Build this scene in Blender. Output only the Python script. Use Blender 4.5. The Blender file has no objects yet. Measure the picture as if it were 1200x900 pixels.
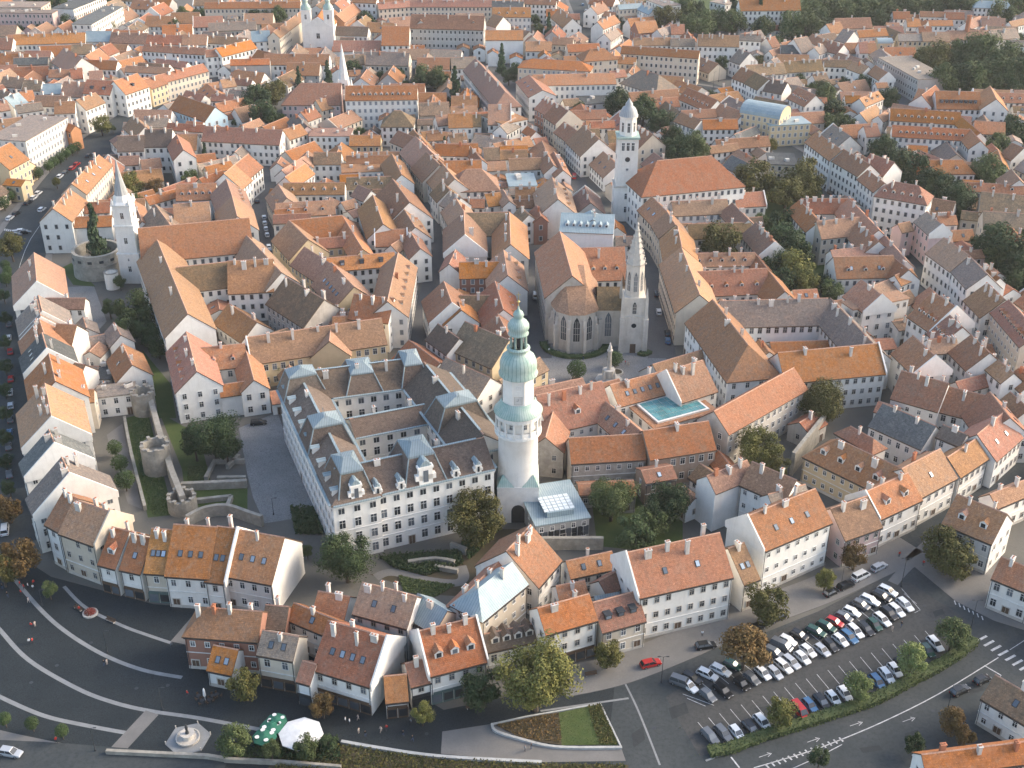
import bpy, bmesh, math, random
import numpy as np
from mathutils import Vector, Matrix
R = math.radians
random.seed(7)
scene = bpy.context.scene
col = scene.collection

# ---------------------------------------------------------------- camera, sky, sun, exposure
FPX, PITCH, CAMH = 1400.0, R(29.2), 176.0          # focal length in photo pixels, tilt below the horizon, height above ground
cam_d = bpy.data.cameras.new('camera'); cam = bpy.data.objects.new('camera', cam_d); col.objects.link(cam)
cam.location = (0, 0, CAMH); cam.rotation_euler = (math.pi/2 - PITCH, 0, 0)
cam_d.sensor_width = 36; cam_d.lens = 36*FPX/1200; cam_d.clip_start = 1; cam_d.clip_end = 20000
scene.camera = cam
SUN_EL, SUN_AZ = R(27), R(14)                      # azimuth counted from +X (right of the view) towards +Y (away)
world = bpy.data.worlds.new('World'); scene.world = world; world.use_nodes = True
wn = world.node_tree.nodes; wl = world.node_tree.links
sky = wn.new('ShaderNodeTexSky'); sky.sky_type = 'NISHITA'; sky.sun_disc = False
sky.sun_elevation = SUN_EL; sky.sun_rotation = R(90) - SUN_AZ
sky.air_density = 0.95; sky.dust_density = 3.0; sky.ozone_density = 0.3; sky.altitude = 200
bg = wn['Background']; bg.inputs['Strength'].default_value = 0.15
wl.new(sky.outputs[0], bg.inputs['Color'])
sun_d = bpy.data.lights.new('sun', 'SUN'); sun_d.energy = 1.05; sun_d.angle = R(24); sun_d.color = (1.0, 0.88, 0.73)
sun = bpy.data.objects.new('sun', sun_d); col.objects.link(sun); sun.location = (300, 300, 400)
sdir = Vector((math.cos(SUN_EL)*math.cos(SUN_AZ), math.cos(SUN_EL)*math.sin(SUN_AZ), math.sin(SUN_EL)))
sun.rotation_euler = sdir.to_track_quat('Z', 'Y').to_euler()
scene.view_settings.view_transform = 'Standard'; scene.view_settings.look = 'None'
scene.view_settings.exposure = 1.5; scene.view_settings.gamma = 1.0; scene.view_settings.use_curve_mapping = False
scene.cycles.max_bounces = 5; scene.cycles.diffuse_bounces = 3; scene.cycles.glossy_bounces = 2
scene.cycles.transparent_max_bounces = 8; scene.cycles.use_denoising = True

HAZE = 0.000062
# ---------------------------------------------------------------- pixels to places
def at(px, py, z=0.0):
    a = (px-600)/FPX; b = -(py-450)/FPX
    dy = math.cos(PITCH) + b*math.sin(PITCH); dz = -math.sin(PITCH) + b*math.cos(PITCH)
    t = (z-CAMH)/dz
    return Vector((a*t, dy*t, z))
def ppm(p):                                           # photo pixels per metre at a place
    d = p.y*math.cos(PITCH) + (CAMH-p.z)*math.sin(PITCH)
    return FPX/d
def proj(p):
    d = p.y*math.cos(PITCH) + (CAMH-p.z)*math.sin(PITCH)
    u = p.y*math.sin(PITCH) - (CAMH-p.z)*math.cos(PITCH)
    return 600+FPX*p.x/d, 450-FPX*u/d

# ---------------------------------------------------------------- materials
def nt(name):
    m = bpy.data.materials.new(name); m.use_nodes = True
    n = m.node_tree.nodes; l = m.node_tree.links
    b = n['Principled BSDF']
    b.inputs['Specular IOR Level'].default_value = 0.25
    return m, n, l, b
def mix(n, l, fac, a, b, mode='MIX'):
    x = n.new('ShaderNodeMix'); x.data_type = 'RGBA'; x.blend_type = mode
    for s, v in ((0, fac), (6, a), (7, b)):
        if hasattr(v, 'links'): l.new(v, x.inputs[s])
        elif s == 0: x.inputs[0].default_value = v
        else: x.inputs[s].default_value = (*v, 1)
    return x.outputs[2]
def noise(n, l, scale, vec=None, detail=3, rough=0.6):
    x = n.new('ShaderNodeTexNoise'); x.inputs['Scale'].default_value = scale
    x.inputs['Detail'].default_value = detail; x.inputs['Roughness'].default_value = rough
    if vec is not None: l.new(vec, x.inputs['Vector'])
    return x.outputs['Fac']
def ramp(n, l, fac, lo, hi):
    x = n.new('ShaderNodeMapRange'); x.inputs[1].default_value = lo; x.inputs[2].default_value = hi
    l.new(fac, x.inputs[0]); return x.outputs[0]
def pos(n): return n.new('ShaderNodeNewGeometry').outputs['Position']
def mapped(n, l, vec, sc):
    x = n.new('ShaderNodeMapping'); x.inputs['Scale'].default_value = sc; l.new(vec, x.inputs['Vector']); return x.outputs[0]
def plain(name, c, rough=0.8, metal=0.0, var=0.12, scale=0.8):
    m, n, l, b = nt(name)
    f = noise(n, l, scale, pos(n), 4)
    o = mix(n, l, ramp(n, l, f, .3, .7), tuple(x*(1-var) for x in c), tuple(min(1, x*(1+var)) for x in c))
    l.new(o, b.inputs['Base Color']); b.inputs['Roughness'].default_value = rough; b.inputs['Metallic'].default_value = metal
    return m
def roof_tiles(name, base, dark, spot, amount=0.5):
    m, n, l, b = nt(name)
    uv = n.new('ShaderNodeTexCoord').outputs['UV']; p = pos(n)
    rnd = n.new('ShaderNodeObjectInfo').outputs['Random']
    br = n.new('ShaderNodeTexBrick'); l.new(uv, br.inputs['Vector'])
    br.inputs['Scale'].default_value = 1; br.inputs['Brick Width'].default_value = .42; br.inputs['Row Height'].default_value = .40
    br.inputs['Mortar Size'].default_value = .035; br.inputs['Mortar Smooth'].default_value = .6
    br.inputs['Color1'].default_value = (*base, 1); br.inputs['Color2'].default_value = (*[x*.78 for x in base], 1)
    br.inputs['Mortar'].default_value = (*[x*.50 for x in base], 1)
    big = ramp(n, l, noise(n, l, .22, p, 5, .75), .43, .57)
    c = mix(n, l, big, br.outputs['Color'], dark)
    fac2 = n.new('ShaderNodeMath'); fac2.operation = 'MULTIPLY'; fac2.inputs[1].default_value = min(1, amount*1.5)
    l.new(ramp(n, l, noise(n, l, .55, p, 6, .8), .50, .62), fac2.inputs[0])
    c = mix(n, l, fac2.outputs[0], c, spot)
    fine = ramp(n, l, noise(n, l, 1.5, p, 4, .8), .46, .66)
    f4 = n.new('ShaderNodeMath'); f4.operation = 'MULTIPLY'; f4.inputs[1].default_value = .62; l.new(fine, f4.inputs[0])
    c = mix(n, l, f4.outputs[0], c, [x*.42 for x in dark])
    st = ramp(n, l, noise(n, l, 1.0, mapped(n, l, uv, (.8, .09, 1)), 4, .7), .48, .70)
    f3 = n.new('ShaderNodeMath'); f3.operation = 'MULTIPLY'; f3.inputs[1].default_value = .45; l.new(st, f3.inputs[0])
    c = mix(n, l, f3.outputs[0], c, [x*.62 for x in spot])
    hi = ramp(n, l, noise(n, l, 1.9, mapped(n, l, p, (1, 1, 1.7)), 4, .75), .56, .70)
    f5 = n.new('ShaderNodeMath'); f5.operation = 'MULTIPLY'; f5.inputs[1].default_value = .6; l.new(hi, f5.inputs[0])
    c = mix(n, l, f5.outputs[0], c, [min(.8, x*1.55+.03) for x in base])
    hs = n.new('ShaderNodeHueSaturation')
    v = n.new('ShaderNodeMapRange'); v.inputs[3].default_value = .78; v.inputs[4].default_value = 1.22; l.new(rnd, v.inputs[0])
    l.new(v.outputs[0], hs.inputs['Value'])
    mm = n.new('ShaderNodeMath'); mm.operation = 'MULTIPLY'; mm.inputs[1].default_value = 7.13; l.new(rnd, mm.inputs[0])
    fr = n.new('ShaderNodeMath'); fr.operation = 'FRACT'; l.new(mm.outputs[0], fr.inputs[0])
    v2 = n.new('ShaderNodeMapRange'); v2.inputs[3].default_value = .498; v2.inputs[4].default_value = .518; l.new(fr.outputs[0], v2.inputs[0])
    m3 = n.new('ShaderNodeMath'); m3.operation = 'MULTIPLY'; m3.inputs[1].default_value = 3.71; l.new(rnd, m3.inputs[0])
    fr3 = n.new('ShaderNodeMath'); fr3.operation = 'FRACT'; l.new(m3.outputs[0], fr3.inputs[0])
    v3 = n.new('ShaderNodeMapRange'); v3.inputs[3].default_value = .86; v3.inputs[4].default_value = 1.14; l.new(fr3.outputs[0], v3.inputs[0]); l.new(v3.outputs[0], hs.inputs['Saturation'])
    l.new(v2.outputs[0], hs.inputs['Hue']); l.new(c, hs.inputs['Color'])
    l.new(hs.outputs[0], b.inputs['Base Color']); b.inputs['Roughness'].default_value = .88
    bu = n.new('ShaderNodeBump'); bu.inputs['Strength'].default_value = .5; bu.inputs['Distance'].default_value = .08
    l.new(br.outputs['Fac'], bu.inputs['Height']); bu.invert = True; l.new(bu.outputs[0], b.inputs['Normal'])
    return m
def sheet_metal(name, c, c2):
    m, n, l, b = nt(name)
    uv = n.new('ShaderNodeTexCoord').outputs['UV']
    w = n.new('ShaderNodeTexWave'); w.bands_direction = 'X'; w.inputs['Scale'].default_value = .55; l.new(uv, w.inputs['Vector'])
    seam = ramp(n, l, w.outputs['Fac'], .93, 1.0)
    f = ramp(n, l, noise(n, l, .35, pos(n), 5, .7), .35, .68)
    o = mix(n, l, f, c, c2); o = mix(n, l, seam, o, [x*.55 for x in c])
    l.new(o, b.inputs['Base Color']); b.inputs['Roughness'].default_value = .55; b.inputs['Metallic'].default_value = .1
    return m
def plaster(name, c, dirt=.3):
    m, n, l, b = nt(name); p = pos(n)
    a = ramp(n, l, noise(n, l, .35, p, 4, .7), .42, .72)
    s = ramp(n, l, noise(n, l, 1.0, mapped(n, l, p, (1.3, 1.3, .12)), 4), .52, .8)
    f = n.new('ShaderNodeMath'); f.operation = 'MULTIPLY'; f.inputs[1].default_value = dirt; l.new(a, f.inputs[0])
    o = mix(n, l, f.outputs[0], c, [x*.62*y for x, y in zip(c, (1, .95, .88))])
    f = n.new('ShaderNodeMath'); f.operation = 'MULTIPLY'; f.inputs[1].default_value = dirt*.9; l.new(s, f.inputs[0])
    o = mix(n, l, f.outputs[0], o, [x*.55*y for x, y in zip(c, (1, .97, .93))])
    rnd = n.new('ShaderNodeObjectInfo').outputs['Random']
    v = n.new('ShaderNodeMapRange'); v.inputs[3].default_value = .88; v.inputs[4].default_value = 1.06; l.new(rnd, v.inputs[0])
    hs = n.new('ShaderNodeHueSaturation'); l.new(v.outputs[0], hs.inputs['Value']); l.new(o, hs.inputs['Color'])
    l.new(hs.outputs[0], b.inputs['Base Color']); b.inputs['Roughness'].default_value = .9
    return m
def stone(name, c, c2, scale=1.4):
    m, n, l, b = nt(name); p = pos(n)
    v = n.new('ShaderNodeTexVoronoi'); v.inputs['Scale'].default_value = scale; l.new(p, v.inputs['Vector'])
    o = mix(n, l, v.outputs['Color'], c, c2)
    f = ramp(n, l, noise(n, l, .5, p, 4), .35, .7)
    o = mix(n, l, f, o, [x*.6 for x in c]); l.new(o, b.inputs['Base Color']); b.inputs['Roughness'].default_value = .95
    bu = n.new('ShaderNodeBump'); bu.inputs['Strength'].default_value = .6; bu.inputs['Distance'].default_value = .1
    l.new(v.outputs['Distance'], bu.inputs['Height']); l.new(bu.outputs[0], b.inputs['Normal'])
    return m
ROOF = {
 'o': roof_tiles('roof_orange_tiles', (.50, .180, .072), (.40, .155, .075), (.33, .19, .12), .40),
 'O': roof_tiles('roof_bright_orange_tiles', (.50, .185, .075), (.40, .16, .075), (.36, .19, .11), .45),
 'r': roof_tiles('roof_red_tiles', (.43, .168, .092), (.35, .150, .09), (.30, .19, .135), .48),
 'b': roof_tiles('roof_brown_tiles', (.38, .20, .12), (.28, .155, .10), (.40, .215, .13), .55),
 't': roof_tiles('roof_tan_tiles', (.45, .225, .135), (.36, .19, .12), (.30, .195, .145), .55),
 'g': roof_tiles('roof_grey_brown_tiles', (.33, .265, .22), (.24, .195, .165), (.38, .27, .20), .5),
 'm': roof_tiles('roof_mossy_tiles', (.29, .185, .115), (.19, .135, .09), (.33, .20, .12), .6),
 'k': roof_tiles('roof_dark_tiles', (.15, .155, .145), (.10, .105, .10), (.21, .205, .185), .4),
 'd': roof_tiles('roof_chocolate_tiles', (.185, .130, .102), (.14, .105, .085), (.22, .16, .125), .35),
 's': sheet_metal('roof_blue_grey_metal', (.25, .325, .345), (.35, .41, .42)),
}
WALL = {
 'w': plaster('wall_white_plaster', (.82, .785, .715)), 'u': plaster('wall_cool_white_plaster', (.79, .785, .745), .25),
 'c': plaster('wall_cream_plaster', (.62, .54, .43)), 'y': plaster('wall_yellow_plaster', (.64, .51, .32)),
 'p': plaster('wall_pink_plaster', (.62, .46, .42)), 'n': plaster('wall_brick_red_plaster', (.33, .17, .12)),
 's': stone('wall_pale_stone', (.52, .47, .40), (.40, .36, .30)), 'S': plaster('wall_stone_cream', (.56, .51, .44), .6),
 'N': plaster('wall_brown_plaster', (.36, .28, .22), .5), 'g': plaster('wall_grey_plaster', (.46, .45, .42), .4),
 'U': plaster('wall_light_blue_plaster', (.52, .68, .76), .2), 'O': plaster('wall_orange_plaster', (.56, .27, .13), .3),
}
M = {
 'white': plain('white_paint', (.72, .70, .65)), 'frame': plain('window_frame_cream', (.62, .59, .54), var=.06),
 'stonef': plain('stone_surround', (.50, .46, .40)), 'copper': sheet_metal('green_copper', (.27, .39, .34), (.46, .53, .47)),
 'dkmetal': plain('dark_metal', (.06, .065, .07), .5, .5), 'wood': plain('dark_wood', (.11, .07, .045)),
 'chim': plaster('chimney_plaster', (.64, .60, .54), .7), 'brick': plain('chimney_brick', (.42, .17, .09)),
 'stone': stone('old_stone', (.40, .37, .31), (.30, .275, .23)), 'gold': plain('gilded', (.6, .45, .15), .4, .6),
 'ridge': plain('ridge_tiles', (.47, .27, .185), var=.3, scale=2.0),
 'lead': sheet_metal('lead_grey', (.32, .33, .33), (.40, .41, .40)),
}
def glass_mat(name, c, rough=.12):
    m, n, l, b = nt(name)
    rnd = n.new('ShaderNodeObjectInfo').outputs['Random']
    pw = n.new('ShaderNodeMath'); pw.operation = 'POWER'; pw.inputs[1].default_value = 3.0; l.new(rnd, pw.inputs[0]); o = mix(n, l, pw.outputs[0], c, [x*4.5+.02 for x in c]); l.new(o, b.inputs['Base Color'])
    b.inputs['Roughness'].default_value = rough; b.inputs['Specular IOR Level'].default_value = .6
    return m
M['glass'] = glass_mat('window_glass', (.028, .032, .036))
M['farglass'] = glass_mat('far_window_glass', (.05, .055, .06), .2)  # sky reflection on distant panes painted in as a paler grey base
M['skyglass'] = glass_mat('skylight_glass', (.10, .12, .14))

# ---------------------------------------------------------------- mesh helpers
class MB:
    def __init__(s): s.v = []; s.f = []; s.m = []; s.uv = []
    def face(s, pts, mi=0, uvs=None):
        i = len(s.v); s.v += [tuple(p) for p in pts]; s.f.append(tuple(range(i, i+len(pts)))); s.m.append(mi)
        s.uv += list(uvs) if uvs else [(p[0], p[1]) for p in pts]
    def box(s, c, d, mi=0, ang=0.0, taper=1.0, ty=None):
        ty = taper if ty is None else ty
        cx, cy, cz = c; hx, hy, hz = d[0]/2, d[1]/2, d[2]/2; ca, sa = math.cos(ang), math.sin(ang)
        P = []
        for z, kx, ky in ((-hz, 1, 1), (hz, taper, ty)):
            for x, y in ((-hx, -hy), (hx, -hy), (hx, hy), (-hx, hy)):
                x *= kx; y *= ky
                P.append((cx+x*ca-y*sa, cy+x*sa+y*ca, cz+z))
        for q in ((3, 2, 1, 0), (4, 5, 6, 7), (0, 1, 5, 4), (1, 2, 6, 5), (2, 3, 7, 6), (3, 0, 4, 7)):
            s.face([P[k] for k in q], mi)
    def lathe(s, prof, n=16, c=(0, 0), mi=0, rot=0.0, capb=False, uvk=1.0):
        for (r0, z0), (r1, z1) in zip(prof, prof[1:]):
            for k in range(n):
                a0 = rot+2*math.pi*k/n; a1 = rot+2*math.pi*(k+1)/n
                q = [(c[0]+r0*math.cos(a0), c[1]+r0*math.sin(a0), z0), (c[0]+r0*math.cos(a1), c[1]+r0*math.sin(a1), z0),
                     (c[0]+r1*math.cos(a1), c[1]+r1*math.sin(a1), z1), (c[0]+r1*math.cos(a0), c[1]+r1*math.sin(a0), z1)]
                if r0 < 1e-4: q = [q[0], q[2], q[3]]
                elif r1 < 1e-4: q = q[:3]
                s.face(q, mi, [(k*uvk+(0, uvk, uvk, 0)[j], p[2]) for j, p in enumerate(q)])
    def prism(s, poly, z0, z1, mi=0, mtop=None):
        n = len(poly)
        s.face([(x, y, z1) for x, y in poly], mi if mtop is None else mtop)
        s.face([(x, y, z0) for x, y in reversed(poly)], mi)
        for k in range(n):
            (x0, y0), (x1, y1) = poly[k], poly[(k+1) % n]
            s.face([(x0, y0, z0), (x1, y1, z0), (x1, y1, z1), (x0, y0, z1)], mi)
    def tube(s, a, b, r0, r1, n=6, mi=0):
        a = Vector(a); b = Vector(b); d = (b-a).normalized()
        u = d.orthogonal().normalized(); w = d.cross(u)
        A = [a+(u*math.cos(2*math.pi*k/n)+w*math.sin(2*math.pi*k/n))*r0 for k in range(n)]
        B = [b+(u*math.cos(2*math.pi*k/n)+w*math.sin(2*math.pi*k/n))*r1 for k in range(n)]
        for k in range(n): s.face([A[k], A[(k+1) % n], B[(k+1) % n], B[k]], mi)
        s.face(B, mi); s.face(A[::-1], mi)
    def mesh(s, name, mats, smooth=False, weld=False):
        me = bpy.data.meshes.new(name); me.from_pydata(s.v, [], s.f)
        me.polygons.foreach_set('material_index', s.m)
        ul = me.uv_layers.new(name='UVMap'); ul.data.foreach_set('uv', [x for p in s.uv for x in p])
        for m in mats: me.materials.append(m)
        if weld or smooth:
            bm = bmesh.new(); bm.from_mesh(me); bmesh.ops.remove_doubles(bm, verts=bm.verts, dist=1e-4)
            bmesh.ops.recalc_face_normals(bm, faces=bm.faces); bm.to_mesh(me); bm.free()
        if smooth: me.polygons.foreach_set('use_smooth', [True]*len(me.polygons))
        me.update(); return me
def put(name, me, parent=None, loc=None, rz=0.0, rot=None, sc=None):
    o = bpy.data.objects.new(name, me); col.objects.link(o)
    if loc is not None: o.location = loc
    if rot is not None: o.rotation_euler = rot
    elif rz: o.rotation_euler = (0, 0, rz)
    if sc is not None: o.scale = sc if hasattr(sc, '__len__') else (sc, sc, sc)
    if parent is not None: o.parent = parent
    return o
def tag(o, label=None, cat=None, group=None, kind=None):
    if label: o['label'] = label
    if cat: o['category'] = cat
    if group: o['group'] = group
    if kind: o['kind'] = kind
    return o
def empty(name, loc, rz=0.0):
    o = bpy.data.objects.new(name, None); col.objects.link(o); o.location = loc; o.rotation_euler = (0, 0, rz); o.empty_display_size = .5
    return o
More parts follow.
